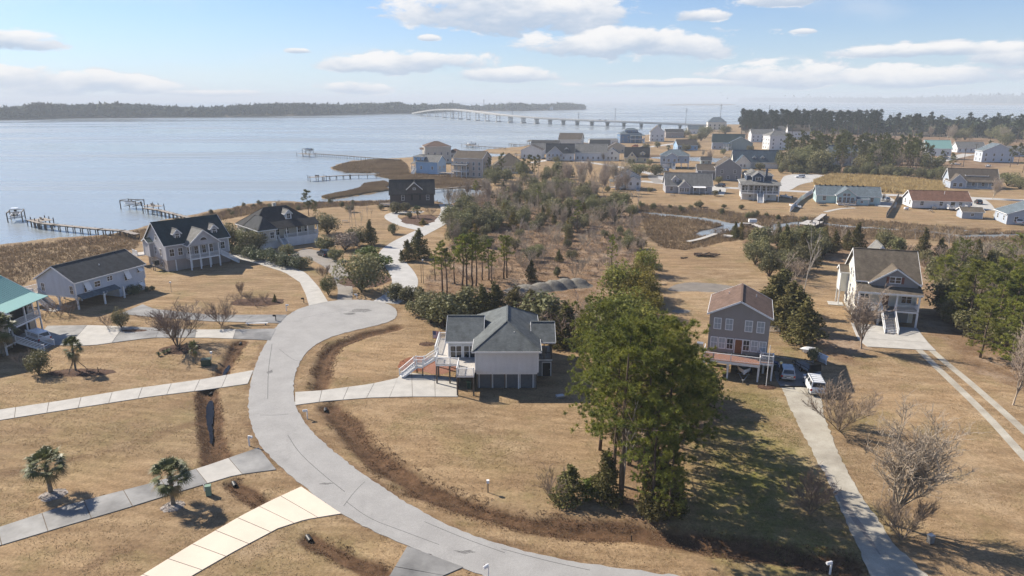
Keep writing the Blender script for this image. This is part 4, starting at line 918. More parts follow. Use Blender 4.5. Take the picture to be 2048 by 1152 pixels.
# --- black hip-roofed house
h = House('raised_house', 'low grey-white house with steep black hip roof, one dormer and corner porch behind round hedge', (-62.5, 177.6), 42)
BK = S('black', 0)
h.wallbox(-4.6, 12, .1, 13, .02, 2.3, W('white', 0), 'ground_wall'); h.mass(-4.8, 12.2, 2.4, 13.2, 2.3, 5.3, W('beige', 0), BK, 'hipx', 4.6, .5)
h.mass(-4.8, -.4, -1.2, 8.0, 2.3, 5.28, C['beige'], S('char', 0), 'hipy', 3.2, .45); h.wins('F', (1.2, 3.4), 3.1, 1.0, 1.5); h.m = (-4.6, 12, .1, 13); h.door('F', 1.8, .05, 2.6, 2.0, WHITE, 'garage_door')
h.part('porch_roof', MB().prism([(-.3, 5.05), (2.4, 6.6), (2.4, 6.75), (-.3, 5.2)], 'x', -.35, 12.6), BK)
h.slab(-.2, 12.2, .1, 2.38, 2.45, DECKW, .3, 'porch_floor'); h.m = (-4.8, 12.2, 2.4, 13.2); h.wins('F', (6.4, 9.0, 12.6, 14.6), 3.0, 1.0, 1.7)
for x in (0, 3.2, 6.2, 9.2, 12.1): h.post(x, .2, 2.45, 5.15, .2)
h.rail([(3.2, .2, 2.45), (6.2, .2, 2.45), (9.2, .2, 2.45), (12.1, .2, 2.45), (12.1, 2.3, 2.45)]); h.stair(1.6, .1, 2.45, 0, -1, 1.6, 0, run=3.8)
h.dormer(5.6, 3.6, 6.6, 1.7, 1.7, 4, C['white'], S('lgrey', 0), .9, win=(.9, 1.3)); h.part('chimney', MB().box(4.0, 4.9, 9.4, 10.2, 7.5, 10.6), C['beige'])
# --- dark brown house
h = House('lodge_house', 'dark brown house with dark roof and single centre gable at the end of the lane', (-45, 251.5), 7)
BN = W('brown', 0); DB = S('dkbrown', 0)
h.mass(0, 16.2, 0, 9, .02, 4.5, BN, DB, 'gx', 4.6, .4, trim=False); h.wins('F', (4.7, 13.8), 2.2, .9, 1.8)
for u in (8.0, 11.0): h.part('shutter', MB().box(u - .35, u + .35, -.06, -.005, 2.1, 4.1), BLACK)
h.mass(6.4, 11.6, -.05, 4.6, 4.0, 6.3, BN, DB, 'gy', 2.3, .35, trim=True, corner=False); h.win('F', 2.6, 6.0, .9, .6)
h.slab(-4, -.02, -1, 3, .9, WOOD, .3, 'deck'); h.rail([(-3.9, 2.9, .9), (-3.9, -.9, .9), (-.1, -.9, .9)], m=WOOD)

# --- the village: width, depth, ground gap, eaves, roof, rise
def village(name, label, p0, w, d, rot, z0, z1, roof, rise, wall, rf, rows=((1.0, 3),), side=2, style='dh', posts=False, ext=None, ww=(1.0, 1.5), loc=None):
    o = G(*p0) if loc is None else loc
    if math.hypot(*o) > 330: z1 *= 1.16; rise *= 1.2
    h = House(name, label, o, rot); wm_, rm_ = C[wall], C[rf + '_s']
    h.mass(0, w, 0, d, z0, z1, wm_, rm_, roof, rise, .45)
    for zz, n in rows:
        for k in range(n): h.win('F', w * (k + .5) / n, z0 + zz, ww[0], ww[1], style)
        for k in range(side):
            for f in 'LR': h.win(f, d * (k + .5) / side, z0 + zz, ww[0], ww[1], style)
    if posts:
        n = max(2, int(w / 3.5))
        for i in range(n + 1):
            for y in (.2, d - .2): h.post(.2 + (w - .4) * i / n, y, 0, z0, .28)
    if ext: ext(h, w, d, z0, z1)
    return h
def porch(h, w, x0, x1, y, zf, zr, dep=2.2, rm='grey', st=None, n=4):
    h.slab(x0, x1, y - dep, y - .02, zf, DECKW, .3, 'porch_floor'); h.rail([(x0 + .05, y - .1, zf), (x0 + .05, y - dep + .05, zf), (x1 - .05, y - dep + .05, zf), (x1 - .05, y - .1, zf)], bal=.3)
    for i in range(n): x = x0 + .1 + (x1 - x0 - .2) * i / (n - 1); h.post(x, y - dep + .1, zf, zr - .1, .2); (zf > 1) and h.post(x, y - dep + .1, 0, zf - .3, .25)
    h.part('porch_roof', MB().prism([(y - dep - .3, zr - .15), (y, zr + .7), (y, zr + .85), (y - dep - .3, zr)], 'x', x0 - .25, x1 + .25), C[rm + '_s'])
    if st is not None: h.stair(st, y - dep, zf, 0, -1, 1.6, 0)
def e_M1(h, w, d, z0, z1):
    h.mass(w * .45, w, -2.5, d * .6, .3, 4.2, C['white'], C['char_s'], 'gy', 1.6, .3); h.wins('F', (1.6, 4.6), 2.2, .9, 1.3); porch(h, w, -2.6, w * .44, 1.0, 1.2, 3.6, 2.4, 'lgrey'); h.stair(w - 1.2, -2.5, 1.4, 0, -1, 1.3, 0)
village('cottage', 'small white cottage with stacked charcoal gables left of the long village lawn', (1231, 379), 10.5, 8, -6, .3, 5.6, 'gy', 2.6, 'white', 'char', ((1, 2), (3.5, 2)), 2, ext=e_M1)
def e_M2(h, w, d, z0, z1):
    h.mass(5.2, 9.6, -2.6, 4, .1, 3.2, C['grey'], C['lgrey_s'], 'gy', 2.2, .35); h.wins('F', (.7, 1.6, 2.7, 3.6), 1.0, .7, 1.5); h.dormer(4.0, 1.2, 4.3, 2.6, 1.4, 4, C['grey'], C['lgrey_s'], 1.2); h.part('patio_cover', MB().prism([(-2.6, 2.6), (0, 3.0), (0, 3.1), (-2.6, 2.7)], 'x', 11, 16.2), WHITE)
    for x in (11.1, 13.6, 16.1): h.post(x, -2.5, 0, 2.6, .18)
village('cottage', 'grey cottage with steep pale roof, projecting sunroom and white patio cover', (1331, 386), 19, 10, -6, .05, 3.4, 'gx', 4.6, 'grey', 'lgrey', ((1, 4),), 2, ext=e_M2)
def e_M3(h, w, d, z0, z1):
    h.wallbox(.6, w - .6, .3, d - .3, .02, z0 - .02, C['white'], 'ground_wall'); h.wins('F', (3, w - 4), 1.1, .7, .8); h.m = (0, w, 0, d)
    h.slab(-.1, w + .1, -2.4, -.02, z0, DECKW, .35, 'porch_floor'); h.rail([(0, -.1, z0), (0, -2.3, z0), (w * .42, -2.3, z0)], bal=.3); h.rail([(w * .58, -2.3, z0), (w, -2.3, z0), (w, -.1, z0)], bal=.3)
    for i in range(7): x = .1 + (w - .2) * i / 6; h.post(x, -2.3, z0, z1 - .2, .2); (i in (0, 2, 4, 6)) and h.post(x, -2.3, 0, z0 - .3, .25)
    h.part('porch_roof', MB().prism([(-2.9, z1 - .25), (0.2, z1 + .75), (0.2, z1 + .9), (-2.9, z1 - .1)], 'x', -.5, w + .5), C['lgrey_s'])
    h.stair(w / 2, -2.4, z0, 0, -1, 2.2, .0, run=5.5)
    h.mass(w / 2 - 3, w / 2 + 1.2, 0.6, 6, z1 + .4, z1 + 2.9, C['navy'], C['lgrey_s'], 'gy', 1.5, .35); h.win('F', 2.1, z1 + 1.2, 1.8, 1.3, 'pair')
    h.mass(w / 2 - 5, w / 2 + 4.6, 3.4, 11, z1 + .6, z1 + 2.9, C['navy'], C['lgrey_s'], 'hipx', 1.6, .4); h.part('chimney', MB().box(w / 2 + 2.0, w / 2 + 2.7, 2.6, 3.3, z1 + .8, z1 + 5.6), C['navy'])
village('raised_house', 'large pale house with wrap porch, grey hip roof and navy blue dormer', (1480, 399), 14, 14, -14, 2.9, 6.3, 'hip', 2.4, 'greyd', 'lgrey', ((.8, 9),), 5, ww=(.95, 1.9), ext=e_M3)
def e_M4(h, w, d, z0, z1):
    h.mass(6.8, 13.2, -2.6, 5, .05, 3.6, C['aqua'], C['bluegrey_s'], 'gy', 2.4, .5); h.wins('F', (1.1, 2.6, 3.9, 5.3), .8, .9, 1.9); h.wins('F', (2.5, 3.9), 3.2, 1.0, .9)
    h.slab(6.8, 13.0, -6.0, -2.62, .7, WOOD, .4, 'deck'); h.rail([(6.9, -2.7, .7), (6.9, -5.9, .7), (9, -5.9, .7)], m=WOOD, bal=.25); h.rail([(10.6, -5.9, .7), (12.9, -5.9, .7), (12.9, -2.7, .7)], m=WOOD, bal=.25); h.stair(9.8, -6, .7, 0, -1, 1.5, 0, m=WOOD, rails=False)
    for k in range(9): h.part('ridge_vent', MB().box(1 + k * 1.9, 1.5 + k * 1.9, d / 2 - .3, d / 2 + .1, z1 + 2.85, z1 + 3.4), BLACK)
    h.mass(13.6, 17.5, -3.2, -.2, .05, 2.2, C['aqua'], C['bluegrey_s'], 'gx', .4, .2); h.win('F', 1.7, .9, .8, .8)
village('ranch_house', 'pale aqua single-storey house with blue-grey roof and gabled sunroom over a deck', (1632, 405), 22, 10, -17, .05, 3.1, 'gx', 2.9, 'aqua', 'bluegrey', ((1, 4),), 2, ext=e_M4)
def e_M5(h, w, d, z0, z1):
    h.slab(11, 17.0, -3, -.02, .9, DECKW, .3); h.rail([(11.1, -.1, .9), (11.1, -2.9, .9), (16.9, -2.9, .9), (16.9, -.1, .9)], bal=.3); h.door('F', 13.3, .9, 1.8, 2.0, WHITE, glass=True); h.vent(11, 2.5, 5.4, .8)
    h.part('barbecue', MB().box(6.2, 7.6, -1.6, -.8, .4, 1.1).box(6.4, 6.5, -1.5, -.9, 0, .4).box(7.3, 7.4, -1.5, -.9, 0, .4), METAL)
village('ranch_house', 'white single-storey house with red-brown roof and small white back deck', (1823, 417), 19, 9.5, -11, .3, 3.1, 'gx', 2.9, 'white', 'red', ((1, 3),), 2, ext=e_M5)
village('garden_shed', 'grey-white shed with tan gable roof on the marsh-side lawn', (1923, 437), 6.0, 4.6, -14, .05, 2.4, 'gx', 1.0, 'bluegrey', 'tanb', ((.9, 1),), 0, ww=(.8, .8))
def e_M7(h, w, d, z0, z1):
    h.mass(-.3, 5.6, -3, 5, .05, 3.2, C['bluegrey'], C['midbrown_s'], 'gy', 2.9, .35); h.wins('F', (1.7, 4.0), .9, 1.3, 1.5); porch(h, w, 6, w, 0, .4, 3.0, 2.4, 'midbrown'); h.mass(6.5, 15.0, 1.4, 6, 3.4, 5.4, C['bluegrey'], C['midbrown_s'], 'gx', 1.0, .3, corner=False); h.wins('F', (3.2, 5.2), 3.9, 1.4, .9, 'pair')
village('ranch_house', 'pale blue-white house with steep front gable beside the golden grass field', (1897, 375), 19, 9, -16, .05, 3.3, 'gx', 3.6, 'bluegrey', 'midbrown', ((1, 5),), 2, ext=e_M7)
village('ranch_house', 'blue-grey house cut off by the right edge behind a parked boat', (2012, 449), 15, 10, -16, .05, 3.4, 'gy', 2.8, 'bluegrey', 'bluegrey', ((1, 3),), 2)
def e_M8(h, w, d, z0, z1):
    h.mass(-8.5, .2, 2, 11, .05, 4.6, C['greyd'], C['midbrown_s'], 'gx', 2.6, .4); h.stair(-7.5, 2, 3.6, 0, -1, 1.8, 0)
village('barn_house', 'dark grey gabled house with white-trimmed windows and white outside stairs', (1430, 361), 12, 14, -10, .05, 5.6, 'gy', 3.4, 'greyd', 'midbrown', ((.8, 3), (3.6, 2)), 3, ext=e_M8)
def e_M9(h, w, d, z0, z1):
    h.mass(.5, 9, -4, 5, .05, 3.4, C['cream'], C['blue_s'], 'gy', 4.0, .4); h.wins('F', (3.2, 5.2), .9, 1.0, 1.6); h.dormer(11.5, 1.5, 4.6, 1.8, 1.5, 3.5, C['cream'], C['blue_s'], .8); h.dormer(16, 1.5, 4.6, 1.8, 1.5, 3.5, C['cream'], C['blue_s'], .8)
    h.m = (0, w, 0, d); h.door('F', 19, .05, 3, 2.2, WHITE, 'garage_door'); h.door('F', 22.6, .05, 3, 2.2, WHITE, 'garage_door')
village('cottage', 'cream house with blue roof and twin dormers near the village pines', (1466, 336), 25, 11, -10, .05, 3.3, 'gx', 5.0, 'cream', 'blue', ((.9, 5),), 2, ext=e_M9)
def e_M10(h, w, d, z0, z1):
    h.wallbox(.2, w * .5, .2, d - .2, .02, z0 - .02, C['bluegrey'], 'ground_wall'); h.door('F', 3.2, .05, 4, 2.1, WHITE, 'garage_door'); h.mass(3, 9.5, -2.2, 4, z0, z1 - .1, C['bluegrey'], C['bluegrey_s'], 'gy', 1.8, .35); h.wins('F', (1.6, 4.9), z0 + .9, 1.2, 1.4); h.stair(7.5, -2.2, z0, 0, -1, 1.8, 0)
village('raised_house', 'blue-grey stilt house with hip roof and open carport beside the canal', (1320, 336), 16, 11, -12, 3.0, 6.0, 'hip', 2.8, 'bluegrey', 'bluegrey', ((.9, 4),), 3, posts=True, ext=e_M10)
def e_M11(h, w, d, z0, z1): h.dormer(11.0, 1.0, 4.2, 3.0, 1.6, 4, C['yellow'], C['black_s'], 1.0)
def e_gab(h, w, d, z0, z1): h.mass(w * .1, w * .5, -1.5, 4, .05, 3.0, C['yellow'], C['black_s'], 'gy', 3.6, .35); h.wins('F', (1.6, 4.2), 1.0, 1.2, 1.4); h.win('F', 3.0, 4.2, 1.1, 1.2); e_M11(h, w, d, z0, z1)
village('cottage', 'yellow cottage with black roof and a tall front gable', (1249, 325), 15, 10, -10, .05, 3.0, 'gx', 4.6, 'yellow', 'black', ((1, 3),), 2, ext=e_gab)
def e_M12(h, w, d, z0, z1): h.mass(w - 1, w + 8, 1.0, d - 1, .05, 4.6, C['white'], C['lgrey_s'], 'gy', 3.2, .4); h.wins('F', (2.3, 4.6, 7), 1.0, 1.1, 1.5); h.win('F', 4.6, 4.2, 1.1, 1.4)
village('long_house', 'long white house with broad pale grey roof behind bare trees', (1150, 321), 20, 12, -10, .05, 4.6, 'gx', 4.2, 'white', 'lgrey', ((1, 6),), 3, ext=e_M12)
def e_M13(h, w, d, z0, z1): h.dormer(13, 2.0, 5.6, 2.4, 1.8, 4, C['white'], C['char_s'], 1.0); h.stair(6, -1.2, 2.4, 0, -1, 2.2, 0); h.slab(1, 11, -1.2, 0, 2.4, DECKW); h.mass(.5, 11, -1.0, 6, 2.4, 4.6, C['bluegrey'], C['char_s'], 'gy', 4.6, .5); h.wins('F', (1.6, 4, 6.6, 9), 3.0, 1.1, 1.4)
village('a_frame_house', 'dark-roofed house with big front gable and white stairs near the shore', (1092, 322), 18, 10, -5, .4, 4.4, 'gx', 4.6, 'white', 'char', ((1, 4),), 2, ext=e_M13)
def e_M14(h, w, d, z0, z1): h.slab(-4, 0, -2, 4, 2.4, WOOD); h.rail([(-3.9, 3.9, 2.4), (-3.9, -1.9, 2.4), (0, -1.9, 2.4)], m=WOOD, bal=.4); [h.post(x, y, 0, 2.2, .3, WOOD) for x, y in ((-3.8, -1.8), (-3.8, 3.8), (-.3, -1.8))]
village('white_house', 'plain white house with a brown timber deck at its left side', (1042, 317), 14, 11, -12, .05, 4.8, 'gy', 2.6, 'white', 'midbrown', ((1, 3),), 3, ext=e_M14)
village('pyramid_roof_house', 'low house under a wide tan pyramid roof', (986, 347), 17, 17, 0, .05, 3.0, 'hip', 5.6, 'white', 'tanb', ((1, 4),), 4)
def e_M16(h, w, d, z0, z1):
    porch(h, w, 0.2, 8.6, 0, 3.0, 6.0, 3.0, 'midbrown'); h.slab(.2, 8.6, -3, 0, 6.4, DECKW); h.rail([(.3, -.1, 6.4), (.3, -2.9, 6.4), (8.5, -2.9, 6.4), (8.5, -.1, 6.4)], bal=.3); h.slab(-9, 0, 1, 4, 1.6, WOOD); [h.post(x, 1.2, 0, 1.4, .25, WOOD) for x in (-8.8, -6, -3)]
village('raised_house', 'tall pinkish-tan house with stacked white balconies beside the marsh', (908, 353), 16, 11, -22, .05, 8.2, 'gx', 2.6, 'pink', 'midbrown', ((.8, 5), (3.6, 5), (6.0, 5)), 2, ext=e_M16)
def e_M17(h, w, d, z0, z1): porch(h, w, -3.2, 2.2, 4.0, 2.6, 5.2, 3.0, 'lgrey', st=-.5); h.mass(-1.5, 4.5, .6, 6, z1 - .4, z1 + 2.2, C['skyblue'], C['lgrey_s'], 'hip', 1.2, .4); h.wins('F', (1.5, 4.4), z1 + .6, .8, 1.1)
village('beach_house', 'bright sky-blue house with white porches on the marsh point', (832, 347), 13, 10, -20, .05, 5.6, 'gx', 2.6, 'skyblue', 'lgrey', ((2.4, 2),), 2, ext=e_M17)
def e_M18(h, w, d, z0, z1): h.mass(w - .5, w + 9, 2, d - 1, 2.8, 5.8, C['beige'], C['brown_s'], 'hip', 2.4, .4); h.wins('F', (1.5, 4, 6.5), 3.5, 1.1, 1.5); [h.post(w + x, 2.2, 0, 2.8, .5) for x in (.3, 3.0, 5.8, 8.7)]; porch(h, w, -2.4, .0, 8, 4.0, 8.4, 4, 'brown')
village('waterfront_house', 'large beige two-storey waterfront house with brown hip roofs', (851, 327), 16, 14, 14, .05, 8.6, 'hip', 2.6, 'beige', 'brown', ((1, 4), (5.0, 4)), 3, ext=e_M18)
village('storage_barn', 'cream gabled barn with dark brown roof close to the bridge water', (1117, 294), 19, 14, -14, .05, 5.6, 'gx', 3.8, 'cream', 'midbrown', ((1.4, 3),), 2)
village('trailer_home', 'long low white building by the boat slips', (1181, 291), 24, 9, 5, .3, 3.6, 'gx', 1.0, 'white', 'lgrey', ((.9, 8),), 2)
village('boat_house', 'dark low-roofed waterfront house with skylights beside the barn', (1062, 298), 22, 12, -10, .05, 3.2, 'gx', 2.4, 'greyd', 'dkbrown', ((.8, 5),), 2)
def e_M21(h, w, d, z0, z1): porch(h, w, 9, w + 2, 0, 3.4, 6.6, 3, 'bluegrey', st=w); h.mass(5, 17, 3, 10, z1 + .3, z1 + 3.4, C['blue'], C['bluegrey_s'], 'hip', 1.8, .4); h.wins('F', (2, 6, 10), z1 + 1.2, 1.4, 1.4)
village('raised_house', 'deep blue two-storey house with grey roof and white porches by the slips', (1240, 286), 20, 13, 4, .05, 6.8, 'hip', 2.6, 'blue', 'bluegrey', ((1, 4), (4.2, 4)), 3, ext=e_M21)
village('white_house', 'narrow white house with steep gable next to the deep blue house', (1300, 283), 13, 12, -8, .05, 7.6, 'gy', 4.8, 'white', 'midbrown', ((1, 3), (4.4, 3)), 3)
village('small_house', 'small low blue house with brown roof among shrubs mid-village', (1355, 301), 16, 10, 6, .05, 3.6, 'gx', 3.2, 'skyblue', 'midbrown', ((1, 4),), 2)
def e_M24(h, w, d, z0, z1): h.mass(12, 30, -4, 7, .05, 5.6, C['sage'], C['blue_s'], 'gy', 4.4, .5); porch(h, w, 8, 14, -4.5, 2.2, 5.0, 2.4, 'blue', st=11)
village('raised_house', 'white and sage-green house with broad dark blue-green roofs mid-village', (1424, 299), 24, 13, -14, .05, 5.0, 'gx', 5.0, 'bluegrey', 'green', ((1, 6),), 3, ext=e_M24)
village('yellow_house', 'pale yellow house with blue-grey roof at the bridge landing', (1415, 263), 22, 14, -8, 2.0, 9.6, 'hip', 5.0, 'cream', 'bluegrey', ((1, 4), (4.4, 4)), 3, ww=(1.6, 2.0), posts=True)
village('low_house', 'low dark brown house near the bridge landing', (1331, 276), 18, 10, -4, .05, 5.0, 'gx', 2.4, 'shake', 'dkbrown', ((1, 4),), 2)
village('white_house', 'white house with pale green-grey roof in front of the dark pines', (1502, 284), 20, 11, -4, .05, 6.6, 'gx', 3.2, 'white', 'lgrey', ((1, 5), (4, 5)), 2)
village('raised_house', 'white three-level house with pale metal roof beside the village pines', (1538, 300), 18, 12, 6, .05, 9.4, 'hip', 3.0, 'white', 'lgrey', ((1, 3), (4, 3), (7, 3)), 3)
village('white_house', 'cream-white gabled house at the foot of the dark pines', (1575, 279), 20, 12, -10, .05, 7.0, 'gx', 5.0, 'white', 'tanb', ((1, 4), (4.2, 4)), 2)
village('white_house', 'white and pale blue house half hidden behind the village pines', (1657, 331), 16, 11, -8, .05, 6.8, 'gx', 3.2, 'white', 'bluegrey', ((1, 4), (4, 4)), 2)
C['teal_s'] = TEAL
village('raised_house', 'green-roofed house seen through pines by a pale wide drive', (1850, 318), 15, 11, -12, 2.2, 6.2, 'gx', 4.0, 'white', 'teal', ((1, 4),), 2, posts=True)
village('ranch_house', 'low white house with grey-green roof beyond the pine field', (1914, 305), 19, 10, -8, .05, 3.2, 'gx', 3.2, 'white', 'lgrey', ((1, 5),), 2)
village('raised_house', 'light blue house with tall gabled balcony bay near the right edge', (1962, 325), 18, 10, -10, .3, 6.2, 'gy', 3.6, 'paleblue', 'bluegrey', ((.8, 4), (3.8, 4)), 2)
village('ranch_house', 'small pale house at the right edge beyond bare trees', (2016, 313), 16, 10, -8, .05, 3.2, 'gx', 2.6, 'bluegrey', 'lgrey', ((1, 4),), 2)
village('low_house', 'low grey-roofed house behind the nearer village pines', (1730, 300), 22, 10, -6, .05, 3.2, 'gx', 3.0, 'beige', 'midbrown', ((1, 5),), 2)
village('small_house', 'little white house left of the dark-roofed gable house', (1062, 308), 14, 9, -6, .05, 3.4, 'gx', 3.0, 'white', 'lgrey', ((1, 4),), 2)
village('small_house', 'grey house between the barn and the long white house', (1180, 304), 15, 9, -4, .05, 4.0, 'gx', 3.2, 'bluegrey', 'char', ((1, 4),), 2)
village('small_house', 'tan house between the yellow cottage and the slips', (1215, 306), 13, 9, -8, .05, 3.6, 'gy', 3.0, 'tan', 'midbrown', ((1, 3),), 2)
village('small_house', 'white house on the bank below the bridge landing', (1376, 268), 18, 10, -6, .05, 4.6, 'gx', 3.4, 'white', 'bluegrey', ((1, 4),), 2)
village('small_house', 'pale house left of the cream-white gabled house', (1548, 274), 18, 10, -8, .05, 6.0, 'gx', 3.6, 'bluegrey', 'lgrey', ((1, 4), (3.6, 4)), 2)
village('garden_shed', 'small dark shed beside the canal', (1402, 330), 6, 5, -8, .05, 2.6, 'gx', 1.4, 'sage', 'char', ((.9, 2),), 1)
village('garage', 'white garage right of the dark grey gabled house', (1488, 362), 8, 7, -10, .05, 2.8, 'gy', 1.6, 'white', 'lgrey', ((.9, 2),), 1)
# ------------------------------------------------------------------ vegetation prototypes
NR = np.random.RandomState(11)
def tri_mesh(name, T, m):
    "T: (n,3,3) triangles"
    T = np.asarray(T, np.float32); n = len(T); me = bpy.data.meshes.new(name)
    me.vertices.add(n * 3); me.vertices.foreach_set('co', T.reshape(-1))
    me.loops.add(n * 3); me.loops.foreach_set('vertex_index', np.arange(n * 3, dtype=np.int32))
    me.polygons.add(n); me.polygons.foreach_set('loop_start', np.arange(n, dtype=np.int32) * 3); me.polygons.foreach_set('loop_total', np.full(n, 3, np.int32))
    me.materials.append(m); me.update(); return me
def unit(a): return a / (np.linalg.norm(a, axis=-1, keepdims=True) + 1e-9)
def needles(C, D, k, L, w, spread=0.9, up=0.2):
    "k blades round each centre C pointing roughly along D"
    n = len(C); c = np.repeat(C, k, 0); d = np.repeat(D, k, 0)
    dr = unit(d * 0.55 + NR.normal(size=(n * k, 3)) * spread + np.array([0, 0, up]))
    ln = L * NR.uniform(.6, 1.25, (n * k, 1)); b = c + NR.normal(size=(n * k, 3)) * L * .1
    s = unit(np.cross(dr, NR.normal(size=(n * k, 3)))) * w
    return np.stack([b - s, b + s, b + dr * ln], 1)
def leafs(P, Nn, size, flat=0.5):
    n = len(P); nn = unit(Nn * flat + NR.normal(size=(n, 3)) * .7); a = unit(np.cross(nn, NR.normal(size=(n, 3)))); b = np.cross(nn, a)
    sz = size * NR.uniform(.55, 1.3, (n, 1))
    return np.stack([P - a * sz * .5, P + a * sz * .5, P + b * sz], 1)
NEED = mat('pine_needles', (0.32, 0.315, 0.058), rough=0.6, scale=0.45, col2=(0.07, 0.10, 0.026), rand=0.2, transl=0.3, spec=0.2)
NEEDF = mat('far_pine_needles', (0.17, 0.165, 0.05), rough=0.7, scale=0.3, col2=(0.07, 0.08, 0.032), rand=0.2, transl=0.2, spec=0.1)
NEEDD = mat('forest_pine_needles', (0.05, 0.065, 0.032), rough=0.7, scale=0.3, col2=(0.024, 0.034, 0.02), rand=0.2, transl=0.1, spec=0.1)
CEDAR = mat('cedar_foliage', (0.185, 0.155, 0.058), rough=0.7, scale=0.9, col2=(0.06, 0.064, 0.024), rand=0.25, transl=0.2, spec=0.1)
OLIVE = mat('wax_myrtle_leaves', (0.25, 0.23, 0.105), rough=0.6, scale=0.7, col2=(0.105, 0.105, 0.048), rand=0.28, transl=0.2, spec=0.2)
HEDGE = mat('clipped_hedge_leaves', (0.16, 0.175, 0.085), rough=0.55, scale=1.2, col2=(0.075, 0.09, 0.04), rand=0.12, transl=0.15, spec=0.25)
LIME = mat('bright_green_leaves', (0.16, 0.19, 0.03), rough=0.5, scale=1.2, col2=(0.08, 0.11, 0.02), rand=0.15, transl=0.2, spec=0.25)
GOLDL = mat('golden_green_foliage', (0.24, 0.19, 0.04), rough=0.65, scale=0.8, col2=(0.12, 0.10, 0.025), rand=0.2, transl=0.2, spec=0.1)
TWIG = mat('grey_twigs', (0.46, 0.375, 0.29), rough=0.95, scale=1.0, var=0.15, rand=0.18, spec=0.05)
TWIGB = mat('brown_twigs', (0.31, 0.235, 0.18), rough=0.95, scale=1.0, var=0.15, rand=0.18, spec=0.05)
TWIGP = mat('pale_dead_wood', (0.42, 0.37, 0.32), rough=0.95, scale=1.0, var=0.15, rand=0.1, spec=0.05)
BARK = mat('pine_bark', (0.145, 0.105, 0.08), rough=0.95, scale=3, var=0.2, bump=0.6, bscale=6, rand=0.15, spec=0.05)
PALMG = mat('palm_fronds', (0.14, 0.15, 0.045), rough=0.5, scale=2, col2=(0.065, 0.075, 0.025), transl=0.15, spec=0.3)
PALMD = mat('dry_palm_fronds', (0.26, 0.19, 0.09), rough=0.7, scale=2, transl=0.15)
PTRUNK = mat('palm_trunk', (0.26, 0.22, 0.17), rough=0.95, scale=5, var=0.25, bump=0.6, bscale=8)

def limb(mb, p, d, L, r, n=4, sag=0.0, wob=0.12, rg=rnd, sides=4, tip=0.3):
    pts = [Vector(p)]; rs = [r]; d = Vector(d).normalized()
    for i in range(n):
        d = (d + Vector((rg.uniform(-wob, wob), rg.uniform(-wob, wob), rg.uniform(-wob, wob) + sag))).normalized()
        pts.append(pts[-1] + d * L / n); rs.append(r * (1 - (1 - tip) * (i + 1) / n))
    mb.tube(pts, rs, sides, cap=False); return pts, d
def proto_pine(seed, H=18, base=.36, rmax=3.6, nb=58, k=22, cl=9, L=.55, w=.042, nm=None, open_=0.0):
    rg = random.Random(seed); tr = MB(); pts = []; x = y = 0
    for i in range(9): pts.append((x, y, H * i / 8)); x += rg.uniform(-.16, .16); y += rg.uniform(-.16, .16)
    tr.tube(pts, [.24 * (1 - .86 * i / 8) + .02 for i in range(9)], 7)
    C_ = []; D_ = []
    for b in range(9 if k > 20 else 3):
        t = rg.uniform(.12, base); a = rg.uniform(0, 6.283); f = t * 8; i = min(7, int(f)); limb(tr, Vector(pts[i]).lerp(Vector(pts[i + 1]), f - i), (math.cos(a), math.sin(a), .1), rg.uniform(.6, 2.2), .03, 3, -.02, .2, rg, 3)   # dead lower limbs
    def at(t): f = t * 8; i = min(7, int(f)); return Vector(pts[i]).lerp(Vector(pts[i + 1]), f - i)
    for b in range(nb):
        t = base + (1 - base) * ((b + rg.random()) / nb) ** .9; a = rg.uniform(0, 6.283)
        prof = math.sin(min(1, (t - base) / (1 - base) * 1.15 + .22) * math.pi * .88) ** .8
        ln = rmax * (.5 + .55 * prof) * rg.uniform(.55, 1.15)
        if t > .93: ln *= .6
        d = Vector((math.cos(a), math.sin(a), -.02 + .45 * (t - base)))
        if rg.random() < open_: continue
        bp, dd = limb(tr, at(t), d, ln, .055 * (1.25 - t), 4, .09, .16, rg, 3)
        sv = Vector((-d.y, d.x, 0)).normalized()
        for j in range(cl):
            s = .3 + .7 * math.sqrt((j + rg.random()) / cl); f = s * 4; i = min(3, int(f)); p = bp[i].lerp(bp[i + 1], f - i)
            o = sv * rg.gauss(0, .17 * ln) + d * rg.gauss(0, .08 * ln) + Vector((0, 0, rg.gauss(.12, .13)))   # flat spray of tufts above the limb
            C_.append(p + o); D_.append((d * .5 + o * .5 + Vector((0, 0, .75))).normalized())
    for j in range(10): C_.append(at(.93 + .07 * j / 10) + Vector((rg.gauss(0, .25), rg.gauss(0, .25), .1))); D_.append(Vector((0, 0, 1)))
    T = needles(np.array([tuple(c) for c in C_]), np.array([tuple(c) for c in D_]), k, L, w)
    return tr.mesh('trunk', BARK, True), tri_mesh('crown', T, nm or NEED)
def ell_pts(n, c, r, lo=.7):
    d = unit(NR.normal(size=(n, 3))); return np.array(c) + d * np.array(r) * NR.uniform(lo, 1.0, (n, 1)) ** .5, d
